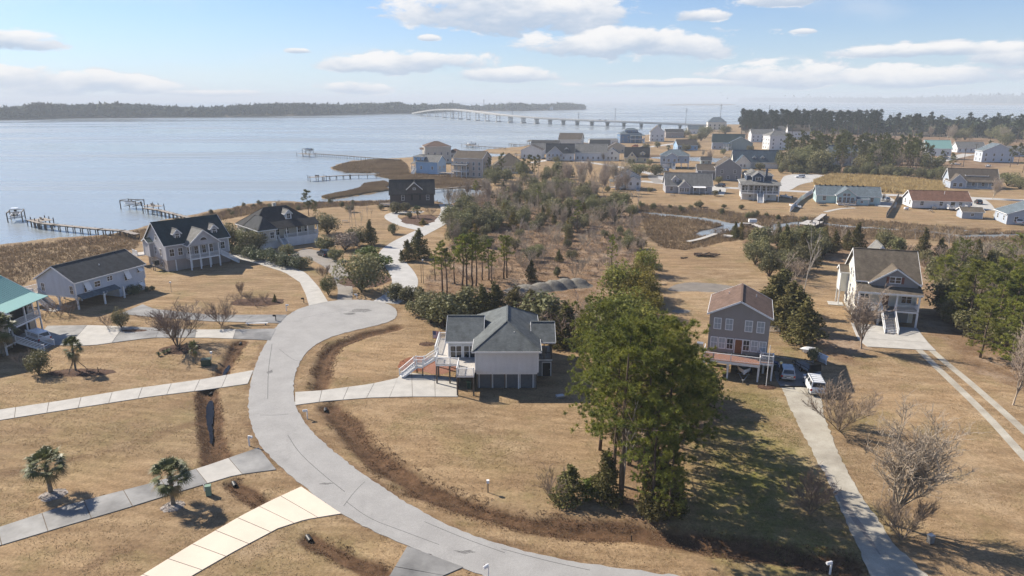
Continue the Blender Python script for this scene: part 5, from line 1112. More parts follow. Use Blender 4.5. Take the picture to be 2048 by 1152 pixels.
def proto_shrub(seed, H, Rr, m, n=2200, size=.26, lobes=9, trunk=.25, cone=False, tm=None, flat=.5, droop=0.0):
    rg = random.Random(seed); P = []; D = []; tr = MB()
    for i in range(lobes):
        if cone:
            t = (i + .5) / lobes; z = H * (.08 + .86 * t); rad = Rr * (1 - t) ** .85 + .12 * Rr; a = rg.uniform(0, 6.28); off = rad * .45
            c = (math.cos(a) * off, math.sin(a) * off, z); r = (rad * .8, rad * .8, H / lobes * 1.35); k = n / lobes * (1.5 - t)
        else:
            a = rg.uniform(0, 6.28); q = Rr * math.sqrt(rg.random()) * .72; z = H * rg.uniform(.38, .8) * (1 - .25 * q / Rr)
            rr = Rr * rg.uniform(.28, .5); c = (math.cos(a) * q, math.sin(a) * q, z); r = (rr, rr, min(H - z, H * rg.uniform(.2, .34)) + .05); k = n / lobes
        p, d = ell_pts(int(k), c, r, .35); P.append(p); D.append(d)
        if not cone: limb(tr, (rg.uniform(-.1, .1), rg.uniform(-.1, .1), 0), (c[0], c[1], c[2]), Vector(c).length * .95, .035 * H ** .5, 4, .02, .12, rg, 4)
    if cone or trunk > .3: tr.tube([(0, 0, 0), (.03, 0, H * .4), (0, .03, H * .85)], [.05 * H ** .5, .035 * H ** .5, .01], 6)
    P = np.concatenate(P); D = np.concatenate(D); P[:, 2] = np.maximum(P[:, 2], .06)
    # ragged outline: push clumps in and out
    P = P + D * (0.35 * size * NR.normal(size=(len(P), 1)))
    return tr.mesh('trunk', tm or BARK, True), tri_mesh('crown', leafs(P, D + np.array([0, 0, .3 - droop]), size, flat), m)
def proto_bare(seed, H, stems=1, r0=.16, m=None, trunk=.25, kids=(7, 6, 5, 3), ratio=(.6, .42, .45, .5), spread=(.55, .75, .8, .8), tw=.008, up=.05, lean=(.25, .6)):
    "leafless: limbs give off shoots all along their length"
    rg = random.Random(seed); tr = MB(); cr = MB(); nl = len(kids)
    def rec(p, d, L, r, lv):
        pts, dd = limb(tr if lv <= 1 else cr, p, d, L, r, 5 if lv < 2 else (3 if lv < 3 else 2), up if lv else 0.0, .10 + .05 * lv, rg, (6, 5, 4, 3, 3, 3)[lv], .45)
        if lv >= nl: return
        n = len(pts) - 1
        for i in range(kids[lv]):
            f = ((i + rg.random()) / kids[lv] * (.72 if lv else (.45 if stems == 1 else .8)) + (.28 if lv else (.55 if stems == 1 else .2))) * n; q = min(n - 1, int(f)); o = pts[q].lerp(pts[q + 1], f - q)
            ax = Vector((rg.gauss(0, 1), rg.gauss(0, 1), rg.gauss(0, .35))).normalized(); dl = (pts[q + 1] - pts[q]).normalized()
            nd_ = (dl + ax * spread[lv] * rg.uniform(.7, 1.3) + Vector((0, 0, .15))).normalized()
            rec(o, nd_, (H * ratio[0] if lv == 0 and stems == 1 else L * ratio[lv]) * rg.uniform(.65, 1.2), max(tw, r * rg.uniform(.38, .58)), lv + 1)
    for s in range(stems):
        a = 6.283 * s / stems + rg.random(); ln = 0.0 if stems == 1 else rg.uniform(*lean)
        rec(Vector((math.cos(a) * .08 * (stems > 1), math.sin(a) * .08 * (stems > 1), 0)), Vector((math.cos(a) * ln, math.sin(a) * ln, 1)), H * trunk if stems == 1 else H * .6 * rg.uniform(.8, 1.15), r0, 0)
    return tr.mesh('trunk', m or TWIG, True), cr.mesh('branches', m or TWIG)
def proto_palm(seed, H, r=.17, nf=52, L=1.75, dry=8, m=None):
    rg = random.Random(seed); tr = MB(); n = 8; lx = rg.uniform(-.25, .25)
    tr.tube([(lx * (i / n) ** 2, 0, H * i / n) for i in range(n + 1)], [r * (1.25 - .3 * i / n) for i in range(n + 1)], 8)
    for i in range(40):                                  # cut leaf bases
        a = rg.uniform(0, 6.28); z = H * rg.uniform(.45, .97); c = Vector((lx * (z / H) ** 2, 0, z)); d = Vector((math.cos(a), math.sin(a), 0))
        tr.bar(c + d * r * .7, c + d * (r + .13) + Vector((0, 0, .16)), .07, .04)
    top = Vector((lx, 0, H)); g = []; dr = []
    for f in range(nf + dry):
        a = rg.uniform(0, 6.28); isd = f >= nf; e = rg.uniform(-.95, -.3) if isd else rg.uniform(-.35, 1.25)
        d = Vector((math.cos(a) * math.cos(e), math.sin(a) * math.cos(e), math.sin(e))); side = d.cross(Vector((0, 0, 1))).normalized(); upv = side.cross(d)
        lp = L * rg.uniform(.5, .7); base = top + d * lp
        T = dr if isd else g
        T.append([tuple(top - side * .03), tuple(top + side * .03), tuple(base)])
        for k in range(15):
            t = (k / 14 - .5) * 2.5; ld = (d * math.cos(t) + side * math.sin(t)).normalized(); ln = L * .62 * (1 - .22 * abs(t) / 1.25) * rg.uniform(.85, 1.1)
            mid = base + ld * ln * .55; tip = base + ld * ln - Vector((0, 0, .22 * L * rg.uniform(.5, 1.2))) ; wv_ = ld.cross(upv).normalized() * .045
            T.append([tuple(base), tuple(mid - wv_), tuple(mid + wv_)]); T.append([tuple(mid - wv_), tuple(tip), tuple(mid + wv_)])
    return tr.mesh('trunk', PTRUNK, True), tri_mesh('fronds', g, m or PALMG), tri_mesh('dry_fronds', dr, PALMD) if dr else None

PR = {
 'pine': [(proto_pine(s, 18, b, rm, nb, 34, 12, .42, .036), 18) for s, b, rm, nb in ((1, .34, 5.6, 46), (2, .26, 5.2, 50), (3, .40, 5.8, 42), (4, .12, 3.9, 62))],
 'lpine': [(proto_pine(s, 16, b, 2.5, 30, 14, 6, .55, .07, NEED, .1), 16) for s, b in ((21, .5), (22, .45), (23, .55))],
 'fpine': [(proto_pine(s, 20, b, 3.6, 26, 8, 5, 1.15, .17, NEEDF), 20) for s, b in ((31, .42), (32, .5), (33, .36))],
 'dpine': [(proto_pine(s, 24, b, 4.4, 26, 8, 5, 1.5, .26, NEEDD), 24) for s, b in ((41, .45), (42, .5), (43, .4))],
 'cedar': [(proto_shrub(s, 7, 2.1, CEDAR, 3000, .28, 14, .4, True), 7) for s in (51, 52, 53)],
 'myrtle': [(proto_shrub(s, 4, 2.1, OLIVE, 2400, .24, 12), 4) for s in (61, 62, 63, 64)],
 'oak': [(proto_shrub(s, 6, 3.0, OLIVE, 3000, .26, 14, .2), 6) for s in (71, 72)],
 'hedge': [(proto_shrub(s, 1.9, 1.5, HEDGE, 2600, .13, 10), 1.9) for s in (81, 82)],
 'lime': [(proto_shrub(s, 1.6, 1.6, LIME, 1600, .16, 9), 1.6) for s in (91, 92)],
 'gold': [(proto_shrub(s, 5, 1.5, GOLDL, 2200, .24, 12, .3, True), 5) for s in (101, 102)],
 'bare': [(proto_bare(s, 11, 1, .17, TWIG, .24, (12, 10, 8, 4), (.66, .36, .42, .5), (.42, .7, .8, .9), .02, .09), 11) for s in (111, 112, 113)],
 'thicket': [(proto_bare(s, 5, 4, .05, TWIG, .3, (6, 5, 4), (.55, .5, .5), (.6, .8, .8), .017), 5) for s in (121, 122, 123)],
 'brush': [(proto_bare(s, 3.2, 8, .028, TWIGB, .3, (5, 4, 3), (.5, .5, .5), (.6, .8, .8), .013, .03, (.2, .9)), 3.2) for s in (131, 132)],
 'crape': [(proto_bare(s, 4.6, 9, .034, TWIGB, .3, (8, 7, 6), (.5, .5, .5), (.45, .6, .7), .011, .05, (.25, .8)), 4.6) for s in (141, 142)],
 'dead': [(proto_bare(s, 9, 1, .15, TWIGP, .75, (7, 4, 2), (.32, .45, .5), (.9, .7, .7), .012), 9) for s in (151, 152)],
 'palm': [(proto_palm(s, 2.9), 3.9) for s in (161, 162)],
}
# measured true heights of the prototypes
for k in PR:
    q = []
    for meshes, H in PR[k]:
        zs = np.zeros(len(meshes[1].vertices) * 3); meshes[1].vertices.foreach_get('co', zs); q.append((meshes, float(np.percentile(zs[2::3], 99.5))))
    PR[k] = q
PARTN = {'bare': ('trunk', 'branches'), 'thicket': ('stems', 'branches'), 'brush': ('stems', 'branches'), 'crape': ('stems', 'branches'), 'dead': ('trunk', 'branches'), 'palm': ('trunk', 'fronds', 'dry_fronds')}
OBN = {'pine': 'pine_tree', 'lpine': 'pine_tree', 'fpine': 'pine_tree', 'dpine': 'pine_tree', 'cedar': 'cedar_tree', 'myrtle': 'evergreen_shrub', 'oak': 'evergreen_tree', 'hedge': 'hedge_shrub', 'lime': 'garden_shrub', 'gold': 'golden_conifer', 'bare': 'bare_tree', 'thicket': 'bare_thicket_tree', 'brush': 'bare_shrub', 'crape': 'crape_myrtle', 'dead': 'dead_tree', 'palm': 'palm_tree'}
CATN = {'myrtle': 'shrub', 'hedge': 'shrub', 'lime': 'shrub', 'brush': 'shrub', 'palm': 'palm'}
def tree_at(kind, x, y, h, label, group=None, wide=1.0, var=None, rz=None, lean=0.0, cat=None, cm=None):
    ms, H = PR[kind][rnd.randrange(len(PR[kind])) if var is None else var]
    e = empty(OBN[kind], (x, y, h1(x, y) - .03), rnd.uniform(0, 6.28) if rz is None else rz, label, cat or CATN.get(kind, 'tree'), group)
    s = h / H; e.scale = (s * wide, s * wide, s)
    if lean: e.rotation_euler = (lean * rnd.uniform(-1, 1), lean * rnd.uniform(-1, 1), e.rotation_euler[2])
    for nm, me_ in zip(PARTN.get(kind, ('trunk', 'crown')), ms):
        if me_ is None: continue
        o = place(nm, me_, e)
        if cm and nm == 'crown': o.material_slots[0].link = 'OBJECT'; o.material_slots[0].material = cm
    return e
def T(kind, u, vb, vt, label, group=None, **k):
    p = G(u, vb); return tree_at(kind, p[0], p[1], max(.5, Zat(u, vt, p)), label, group, **k)
def scatter(polys, kinds, n, mind, seed, label, group, avoid=()):
    "kinds: list of (kind, weight, hmin, hmax)"
    rg = random.Random(seed); pts = []; grid = {}
    for poly in polys:
        P_ = PX(poly); xs = [p[0] for p in P_]; ys_ = [p[1] for p in P_]; area = 0
        cand = np.array([(rg.uniform(min(xs), max(xs)), rg.uniform(min(ys_), max(ys_))) for _ in range(n * 14)])
        ok = sdf(P_, cand[:, 0], cand[:, 1]) > 0; cand = cand[ok]
        cnt = 0
        for x, y in cand:
            c = (int(x // mind), int(y // mind))
            if any(math.dist((x, y), q) < mind for i in (-1, 0, 1) for j in (-1, 0, 1) for q in grid.get((c[0] + i, c[1] + j), ())): continue
            if any(math.dist((x, y), q[:2]) < q[2] for q in avoid): continue
            grid.setdefault(c, []).append((x, y)); pts.append((x, y)); cnt += 1
            if cnt >= n: break
    tot = sum(k[1] for k in kinds)
    for x, y in pts:
        r = rg.random() * tot
        for k in kinds:
            r -= k[1]
            if r <= 0: break
        lb = label[k[0]] if isinstance(label, dict) else label
        tree_at(k[0], x, y, rg.uniform(k[2], k[3]), lb, group + ' (' + OBN[k[0]].replace('_', ' ') + 's)', wide=rg.uniform(.85, 1.2))
    return pts

# ------------------------------------------------------------------ vegetation, placed
PG = 'pines of the front grove'
PLS = ['leftmost trunk at the front of the big grove, branches reaching left', 'front pine of the big grove, leaning trunk nearest the swale', 'thin pine second from the left in the big grove', 'tallest pine at the centre of the big grove', 'pine right of the tallest in the big grove', 'right-hand front pine of the big grove', 'pine at the right shoulder of the big grove', 'rightmost tall pine of the big grove', 'pine at the left shoulder of the big grove', 'rear left pine of the big grove beside the white house', 'rear pine of the big grove just right of the rear left one', 'short bushy pine at the right foot of the big grove', 'pine hidden behind the tallest of the big grove', 'rear centre pine of the big grove', 'low bushy pine nearest the road in the big grove', 'low bushy pine under the tallest of the big grove']
for PL, (u, b, t, v) in zip(PLS, ((1228, 968, 690, 0), (1242, 1008, 650, 2), (1258, 930, 640, 1), (1288, 985, 628, 0), (1312, 962, 640, 2), (1330, 990, 690, 1), (1352, 915, 680, 0), (1390, 880, 715, 1), (1200, 900, 665, 2), (1186, 810, 600, 0), (1222, 790, 590, 1), (1385, 850, 745, 3), (1300, 880, 645, 2), (1262, 850, 640, 0), (1335, 1040, 880, 3), (1300, 1025, 790, 3))):
    T('pine', u, b, t, PL, PG, var=v, wide=1.08)
T('oak', 1240, 600, 525, 'small bright evergreen at the far end of the grove beside the bare yard', cm=NEED); T('oak', 1290, 550, 498, 'rounded bright green evergreen standing alone at the edge of the scrub', cm=NEED)
T('cedar', 1210, 1000, 900, 'thin cedar sapling against the front pine trunks'); T('dead', 1243, 1006, 790, 'grey dead snag with bare limbs among the front pines', wide=.7)
T('myrtle', 1402, 815, 735, 'big dark rounded shrub left of the boat under the grey house', wide=1.2, cm=CEDAR); T('myrtle', 1375, 795, 715, 'dark shrub tucked behind the grove beside the grey house', cm=CEDAR)
T('cedar', 1138, 1000, 930, 'dark evergreen bush at the head of the front swale', wide=1.5); T('brush', 1105, 1000, 942, 'pale bare bush leaning beside the dark evergreen bush'); T('lime', 1180, 990, 960, 'low bright green bush right of the dark evergreen bush', wide=1.0)
for u, b, t in ((1302, 1045, 985), (1345, 1035, 980), (1322, 1000, 930), (1245, 900, 830), (1275, 860, 800)): T('myrtle', u, b, t, 'undergrowth shrub at the feet of the front pines', 'undergrowth of the front grove', cm=CEDAR)
# gardens on the left
T('palm', 102, 985, 900, 'leftmost cabbage palm with hanging fronds in a shell bed', var=0); T('palm', 347, 1010, 922, 'round-headed cabbage palm in a shell bed beside the stained driveway', var=1)
T('palm', 152, 742, 672, 'young palm held by three wooden stakes', var=1, wide=.62, cm=PALMD); T('palm', 391, 728, 681, 'slim palm beside the green utility box', wide=.5); T('palm', 8, 712, 628, 'dark palm in front of the teal-roofed house', wide=.95)
T('crape', 355, 692, 612, 'large vase-shaped bare crape myrtle over a stone bed', wide=1.45, var=0); T('crape', 443, 650, 600, 'smaller bare crape myrtle by the middle driveway', wide=1.1, var=1)
T('oak', 243, 655, 618, 'small dark evergreen tree beside the stone border', wide=.9); T('brush', 218, 657, 625, 'bare bush left of the small dark evergreen tree'); T('oak', 78, 748, 700, 'grey-green small tree below the porch stairs'); T('brush', 45, 735, 700, 'bare shrub below the porch stairs at the left edge')
T('gold', 40, 592, 568, 'yellowish round shrub at the edge of the left marsh', wide=1.9)
for u, b, t in ((100, 628, 600), (120, 634, 605), (140, 630, 595), (88, 640, 620)): T('brush', u, b, t, 'brown bare shrub under the pale blue house posts', 'shrubs under the pale blue house')
T('hedge', 268, 590, 570, 'round dark shrub against the pale blue house wall'); T('hedge', 300, 582, 572, 'small round shrub at the far corner of the pale blue house')
for u, b, t in ((478, 606, 583), (497, 600, 578), (512, 612, 590), (528, 604, 586)): T('brush', u, b, t, 'brown bare shrub in the island bed of the left lawn', 'island bed shrubs')
T('cedar', 550, 604, 588, 'tiny dark conifer in the island bed'); T('crape', 482, 590, 563, 'thin bare sapling over the island bed', wide=.6)
for u, b, t, w in ((468, 506, 486, 1.1), (486, 510, 489, 1.1), (506, 515, 493, 1.1), (530, 521, 498, 1.3), (553, 527, 503, 1.3), (580, 533, 508, 1.3), (602, 538, 514, 1.2)): T('hedge', u, b, t, 'rounded clipped hedge bush in the row along the curved driveway', 'hedge along the curved driveway', wide=w)
for u, b, t, l in ((463, 498, 445, 'olive leaning tree between the green-roofed and black-roofed houses'), (500, 502, 455, 'grey-green tree in front of the black-roofed garage'), (515, 505, 462, 'right one of the two small trees before the black-roofed garage')): T('oak', u, b, t, l, wide=1.05)
T('oak', 573, 512, 488, 'low dark shrub by the foot of the black-roofed porch stairs', wide=1.2); T('oak', 655, 468, 425, 'broad dark tree at the right corner of the black-roofed house', wide=1.3)
T('oak', 722, 580, 506, 'leaning olive tree in the planted bed between two lanes', wide=1.25); T('oak', 690, 500, 466, 'broad greyish shrub mass by the gravel drive', wide=1.5, cm=TWIG); T('oak', 712, 492, 455, 'dark evergreen mass behind the planted bed', wide=1.3)
T('myrtle', 655, 500, 470, 'olive shrub between gravel drive and black-roofed house', wide=1.4); T('myrtle', 672, 520, 495, 'low clipped shrubs at the bend of the gravel drive', wide=1.2)
T('lime', 735, 512, 492, 'upper bright green clipped bush on the lane side', wide=1.5); T('lime', 748, 535, 510, 'lower bright green clipped bush on the lane side', wide=1.7)
T('oak', 657, 590, 552, 'small round-headed tree on the strip between the drives', wide=.8); T('crape', 650, 556, 528, 'small bare tree beside the gravel drive'); T('cedar', 742, 490, 440, 'tall dark cedar beside the lane bend'); T('myrtle', 785, 468, 447, 'dark bush on the lawn left of the lane', wide=1.1)
T('cedar', 838, 515, 458, 'dark ragged cedar on the right side of the lane', wide=1.3); T('cedar', 815, 522, 480, 'left of the two dark cedars on the right side of the lane', wide=1.2); T('cedar', 803, 524, 500, 'small dark cedar at the lane bend')
T('fpine', 618, 432, 378, 'lone dark pine on the shore behind the black-roofed house', wide=1.25); T('fpine', 632, 440, 400, 'shorter dark pine next to the lone shore pine', wide=1.1)
for u, b, t in ((705, 462, 402), (713, 458, 395), (722, 462, 412), (735, 447, 400), (743, 445, 415), (700, 455, 420)): T('dead', u, b, t, 'thin bare trunk on the shore lawn', 'bare trunks on the shore lawn', wide=.45)
for u, b, t, l in ((792, 427, 404, 'left rounded bush in front of the dark brown house'), (812, 423, 405, 'middle rounded bush in front of the dark brown house'), (862, 430, 412, 'reddish bare bush right of the island palm')): T('myrtle' if u < 850 else 'brush', u, b, t, l, wide=1.3)
T('palm', 836, 437, 411, 'shaggy palm on the turning-loop island', wide=1.0); T('gold', 846, 449, 437, 'yellow low bush on the turning-loop island', wide=2.2); T('myrtle', 818, 436, 422, 'olive bush on the turning-loop island')
for u, b, t, w in ((792, 600, 566, 1.2), (815, 606, 572, 1.3), (838, 628, 590, 1.2), (862, 645, 588, 1.2), (885, 655, 585, 1.2), (905, 640, 590, 1.1), (850, 612, 575, 1.2)): T('myrtle', u, b, t, 'dense olive shrub in the clump between turning circle and white house', 'shrubs beside the turning circle', wide=w)
for u, b, t, w, k in ((935, 635, 575, 1.0, 'myrtle'), (965, 640, 570, 1.0, 'cedar'), (990, 640, 565, 1.1, 'cedar'), (1030, 650, 575, 1.2, 'cedar'), (1060, 655, 580, 1.2, 'cedar'), (1085, 665, 585, 1.2, 'myrtle'), (1110, 672, 592, 1.2, 'brush'), (1130, 685, 605, 1.2, 'cedar'), (1150, 692, 615, 1.1, 'brush'), (1165, 690, 610, 1.0, 'thicket'), (1120, 690, 630, 1.2, 'cedar'), (1045, 640, 570, 1.0, 'thicket')):
    T(k, u, b, t, {'myrtle': 'olive shrub', 'cedar': 'brown-green cedar', 'brush': 'leafless brown bush', 'thicket': 'leafless grey small tree'}[k] + ' crowding the back of the white house', 'scrub behind the white house (' + OBN[k].replace('_', ' ') + 's)', wide=w * 1.25)
for u, b, t in ((885, 588, 482), (893, 590, 495), (925, 578, 468), (934, 580, 470), (944, 578, 465), (952, 572, 480), (910, 568, 492), (965, 560, 485), (978, 560, 478), (1008, 558, 470), (1014, 556, 470), (983, 568, 500), (870, 560, 500)): T('lpine', u, b, t, 'slim pine with bare trunk in the sandy clearing', 'slim pines in the clearing', wide=1.25)
T('cedar', 1062, 562, 520, 'conical dark cedar at the edge of the gravel mounds'); T('lpine', 1222, 555, 470, 'slim pine beside the cleared lot right of the mounds')
for u, b, t in ((1290, 612, 560), (1286, 595, 540), (1280, 575, 525), (1292, 632, 575), (1276, 610, 545), (1262, 640, 585), (1300, 640, 590)): T('oak', u, b, t, 'golden-green evergreen in the hedge along the bare yard', 'golden hedge along the bare yard', wide=1.0, cm=GOLDL)
for u, b, t in ((1250, 660, 580), (1230, 690, 605), (1265, 680, 600), (1205, 700, 620), (1215, 670, 590), (1180, 705, 640)): T('oak', u, b, t, 'dense rounded green evergreen behind the front grove', 'evergreens behind the front grove', wide=1.1, cm=NEED)
T('hedge', 1315, 540, 527, 'small round bush right of the rounded bright evergreen')
# right-hand yards
for cl_, (u, b, t, w) in zip(('leftmost', 'rearmost', 'middle', 'fourth', 'nearest right-hand'), ((1545, 640, 548, 1.35), (1562, 625, 540, 1.3), (1575, 655, 565, 1.3), (1592, 660, 575, 1.2), (1608, 690, 598, 1.2))): T('cedar', u, b, t, cl_ + ' dark cedar of the row behind the grey house', 'cedars behind the grey house', wide=w * 1.15)
T('myrtle', 1625, 722, 695, 'small dark bush beside the white boat rack'); T('dead', 1604, 605, 440, 'tall dead pine trunk with thin upper twigs', wide=.5, var=0)
T('bare', 1722, 697, 572, 'forked bare tree in front of the cream house', wide=1.3, var=1); T('bare', 1786, 1050, 805, 'large bare tree with many upright limbs on the right lawn', wide=1.35, var=2); T('crape', 1804, 1078, 985, 'small crape myrtle at the foot of the large bare tree')
T('crape', 1620, 1028, 945, 'small bare crape myrtle at the edge of the grove shadow'); T('crape', 1678, 860, 768, 'dense brown bare crape myrtle beside the gravel drive', wide=1.25); T('bare', 2026, 810, 640, 'tall bare tree at the right edge', wide=.9, var=2)
T('dead', 1762, 1000, 960, 'thin bare sapling left of the large bare tree', wide=.5)
SC = {'thicket': 'grey leafless scrub tree in the wood between lane and creek', 'myrtle': 'olive evergreen shrub in the wood between lane and creek', 'cedar': 'dark cedar in the wood between lane and creek', 'brush': 'brown leafless brush in the wood between lane and creek', 'lpine': 'slim pine rising from the wood between lane and creek', 'oak': 'round olive tree in the wood between lane and creek', 'bare': 'tall leafless tree in the wood between lane and creek', 'gold': 'yellowish evergreen in the wood between lane and creek', 'dead': 'pale dead tree in the wood between lane and creek'}
scatter([[(905, 500), (900, 440), (925, 415), (985, 392), (1040, 378), (1110, 372), (1180, 390), (1268, 425), (1275, 470), (1180, 470), (1040, 455), (980, 470)]], [('thicket', 5, 3, 6), ('myrtle', 1.4, 2.5, 4.5), ('cedar', .5, 3, 6), ('oak', 2.8, 3.5, 6.5), ('brush', 1.5, 2, 3.5), ('lpine', .4, 8, 11), ('bare', .5, 6, 9), ('gold', .7, 2.5, 5)], 340, 3.7, 21, SC, 'wood between lane and creek')
scatter([[(1040, 455), (1180, 465), (1282, 470), (1290, 500), (1240, 545), (1150, 560), (1060, 545), (1010, 520), (960, 490)]], [('thicket', 5, 2.2, 4.5), ('myrtle', .8, 1.6, 3.4), ('cedar', .25, 2.5, 5), ('brush', 4, 1.2, 2.4), ('oak', .6, 2.5, 4), ('dead', .3, 4, 7)], 250, 3.0, 22, SC, 'wood between lane and creek')
scatter([[(850, 560), (905, 500), (1000, 510), (1070, 560), (1000, 590), (900, 575)]], [('brush', 3, 1, 2.4), ('thicket', 1, 2.5, 4.5)], 26, 3.5, 23, SC, 'wood between lane and creek')
SD = {k: v.replace('in the wood between lane and creek', 'in the thicket around the cream house').replace('rising from the wood between lane and creek', 'rising from the thicket around the cream house') for k, v in SC.items()}
scatter([[(1500, 478), (1640, 485), (1760, 500), (1860, 510), (2048, 505), (2200, 510), (2200, 560), (1900, 545), (1850, 545), (1840, 520), (1680, 505), (1630, 520), (1590, 590), (1540, 560), (1500, 520)]], [('thicket', 3, 3.5, 6.5), ('myrtle', 3, 3, 6), ('cedar', 1.3, 4, 8), ('oak', 2, 4, 6.5), ('brush', 2, 2, 3.5), ('dead', .5, 6, 9), ('gold', .5, 3, 5)], 150, 3.8, 24, SD, 'thicket round the cream house')
scatter([[(1862, 560), (1900, 545), (2048, 555), (2300, 570), (2300, 760), (2060, 720), (1985, 700), (1925, 670), (1880, 620)]], [('thicket', 2, 4, 7), ('bare', 1.3, 7, 10), ('cedar', 1.0, 5, 8), ('pine', 1.6, 7, 11), ('myrtle', 2.5, 4, 7), ('brush', 1, 2, 3.5)], 100, 3.2, 25, SD | {'pine': 'bright pine in the thicket around the cream house'}, 'thicket round the cream house')
for u, b, t in ((1905, 640, 545), (1935, 660, 520), (1985, 690, 520), (2010, 700, 545), (2040, 690, 520), (1880, 590, 510), (1960, 715, 600), (1900, 610, 530), (2030, 740, 600), (1950, 640, 540), (2045, 640, 510)): T('pine', u, b, t, 'bright green pine among the bare trees right of the cream house', 'pines right of the cream house', var=3, wide=1.5)
scatter([[(1280, 412), (1400, 417), (1500, 428), (1600, 434), (1620, 440), (1500, 436), (1400, 426), (1280, 418)]], [('brush', 3, 1.0, 2.2), ('myrtle', 1.2, 1.5, 2.6)], 45, 2.6, 26, {'brush': 'low brown brush on the creek bank below the village', 'myrtle': 'low olive bush on the creek bank below the village'}, 'creek bank brush')
for u, b, t, w in ((1400, 414, 401, 1.6), (1448, 416, 408, 1.4), (1482, 418, 409, 1.4)): T('myrtle', u, b, t, 'broad rounded bush on the village side of the creek', 'rounded creek-side bushes', wide=w)
scatter([[(1420, 455), (1500, 462), (1560, 475), (1500, 480), (1440, 478)]], [('brush', 3, 1.2, 2.6), ('cedar', .7, 2.5, 5), ('gold', .5, 2, 4)], 26, 2.8, 27, {'brush': 'low brown brush beside the creek dock', 'cedar': 'dark cedar beside the creek dock', 'gold': 'yellowish bush beside the creek dock'}, 'brush beside the creek dock')
T('dead', 1260, 415, 372, 'twisted bare tree left of the creek, left one'); T('dead', 1275, 418, 370, 'twisted bare tree left of the creek, right one'); T('dead', 1830, 480, 450, 'pale dead tree in the right marsh'); T('dead', 1868, 478, 447, 'second pale dead tree in the right marsh')
scatter([[(1090, 372), (1180, 352), (1260, 372), (1255, 395), (1180, 385)]], [('bare', 4, 9, 13), ('thicket', 2, 5, 8), ('brush', 1, 2, 4)], 26, 5, 28, {'bare': 'tall grey bare tree left of the white cottage', 'thicket': 'grey scrub tree left of the white cottage', 'brush': 'brown brush left of the white cottage'}, 'bare trees left of the white cottage')
scatter([[(975, 352), (1060, 345), (1120, 350), (1150, 365), (1060, 375), (980, 372)]], [('fpine', 1.5, 9, 13), ('oak', 3, 5, 8), ('thicket', 2, 4, 6)], 26, 5, 29, {'fpine': 'dark pine in front of the pyramid-roofed house', 'oak': 'round dark tree in front of the pyramid-roofed house', 'thicket': 'bare scrub tree in front of the pyramid-roofed house'}, 'trees before the pyramid-roofed house')
for u, b, t, w, l in ((1275, 352, 326, 2.0, 'broad live oak behind the white cottage'), (1310, 350, 328, 1.6, 'right half of the live oak pair behind the white cottage'), (1418, 322, 295, 1.2, 'bare-branched tree by the canal'), (1520, 340, 325, 1.6, 'olive bush before the cream house with twin dormers'), (1300, 330, 318, 1.2, 'dark round bush right of the yellow cottage'), (1390, 300, 284, 1.3, 'dark bush right of the small blue house'), (1372, 302, 288, 1.3, 'dark bush left of the small blue house'), (1412, 275, 252, 1.4, 'dark tree beside the low brown house'), (1368, 275, 258, 1.5, 'dark round tree before the bridge landing'), (1450, 268, 250, 1.4, 'dark tree right of the pale yellow house')): T('bare' if 'bare-' in l else 'oak', u, b, t, l, wide=w)
T('palm', 1336, 304, 290, 'tall thin palm on the mid-village lawn'); T('bare', 1985, 398, 355, 'round bare tree beside the house with the steep front gable', wide=1.5); T('bare', 1765, 404, 385, 'small bare tree at the end of the board fence')
for u, b, t in ((2015, 372, 345), (2040, 378, 352), (2005, 362, 345)): T('oak', u, b, t, 'dark rounded tree right of the house with the steep front gable', 'dark trees right of the gabled house', wide=1.5)
for i, (u, b, t, k) in enumerate(((1112, 326, 312, 'oak'), (1140, 303, 290, 'oak'), (1207, 322, 306, 'bare'), (1226, 303, 290, 'oak'), (1262, 330, 318, 'oak'), (1346, 325, 308, 'bare'), (1405, 312, 296, 'bare'), (1447, 309, 297, 'oak'), (1482, 314, 300, 'bare'), (1500, 303, 290, 'oak'), (1530, 313, 298, 'oak'), (1413, 350, 333, 'bare'), (1437, 367, 352, 'oak'), (1490, 352, 340, 'oak'), (1292, 300, 286, 'oak'), (1315, 296, 282, 'oak'), (1065, 316, 303, 'oak'), (1080, 330, 315, 'bare'), (1030, 330, 316, 'oak'), (1385, 285, 268, 'oak'), (1402, 282, 264, 'oak'), (1460, 285, 268, 'oak'), (1478, 290, 272, 'bare'), (1790, 330, 300, 'bare'), (700, 424, 408, 'oak'), (762, 420, 408, 'oak'), (1390, 380, 368, 'oak'), (1430, 392, 380, 'oak'), (1215, 384, 372, 'oak'), (1300, 384, 374, 'oak'))):
    T(k, u, b, t, {'oak': 'rounded garden tree among the village houses', 'bare': 'leafless garden tree among the village houses'}[k], 'village garden trees (' + k.replace('oak', 'evergreen') + ')', wide=1.1)
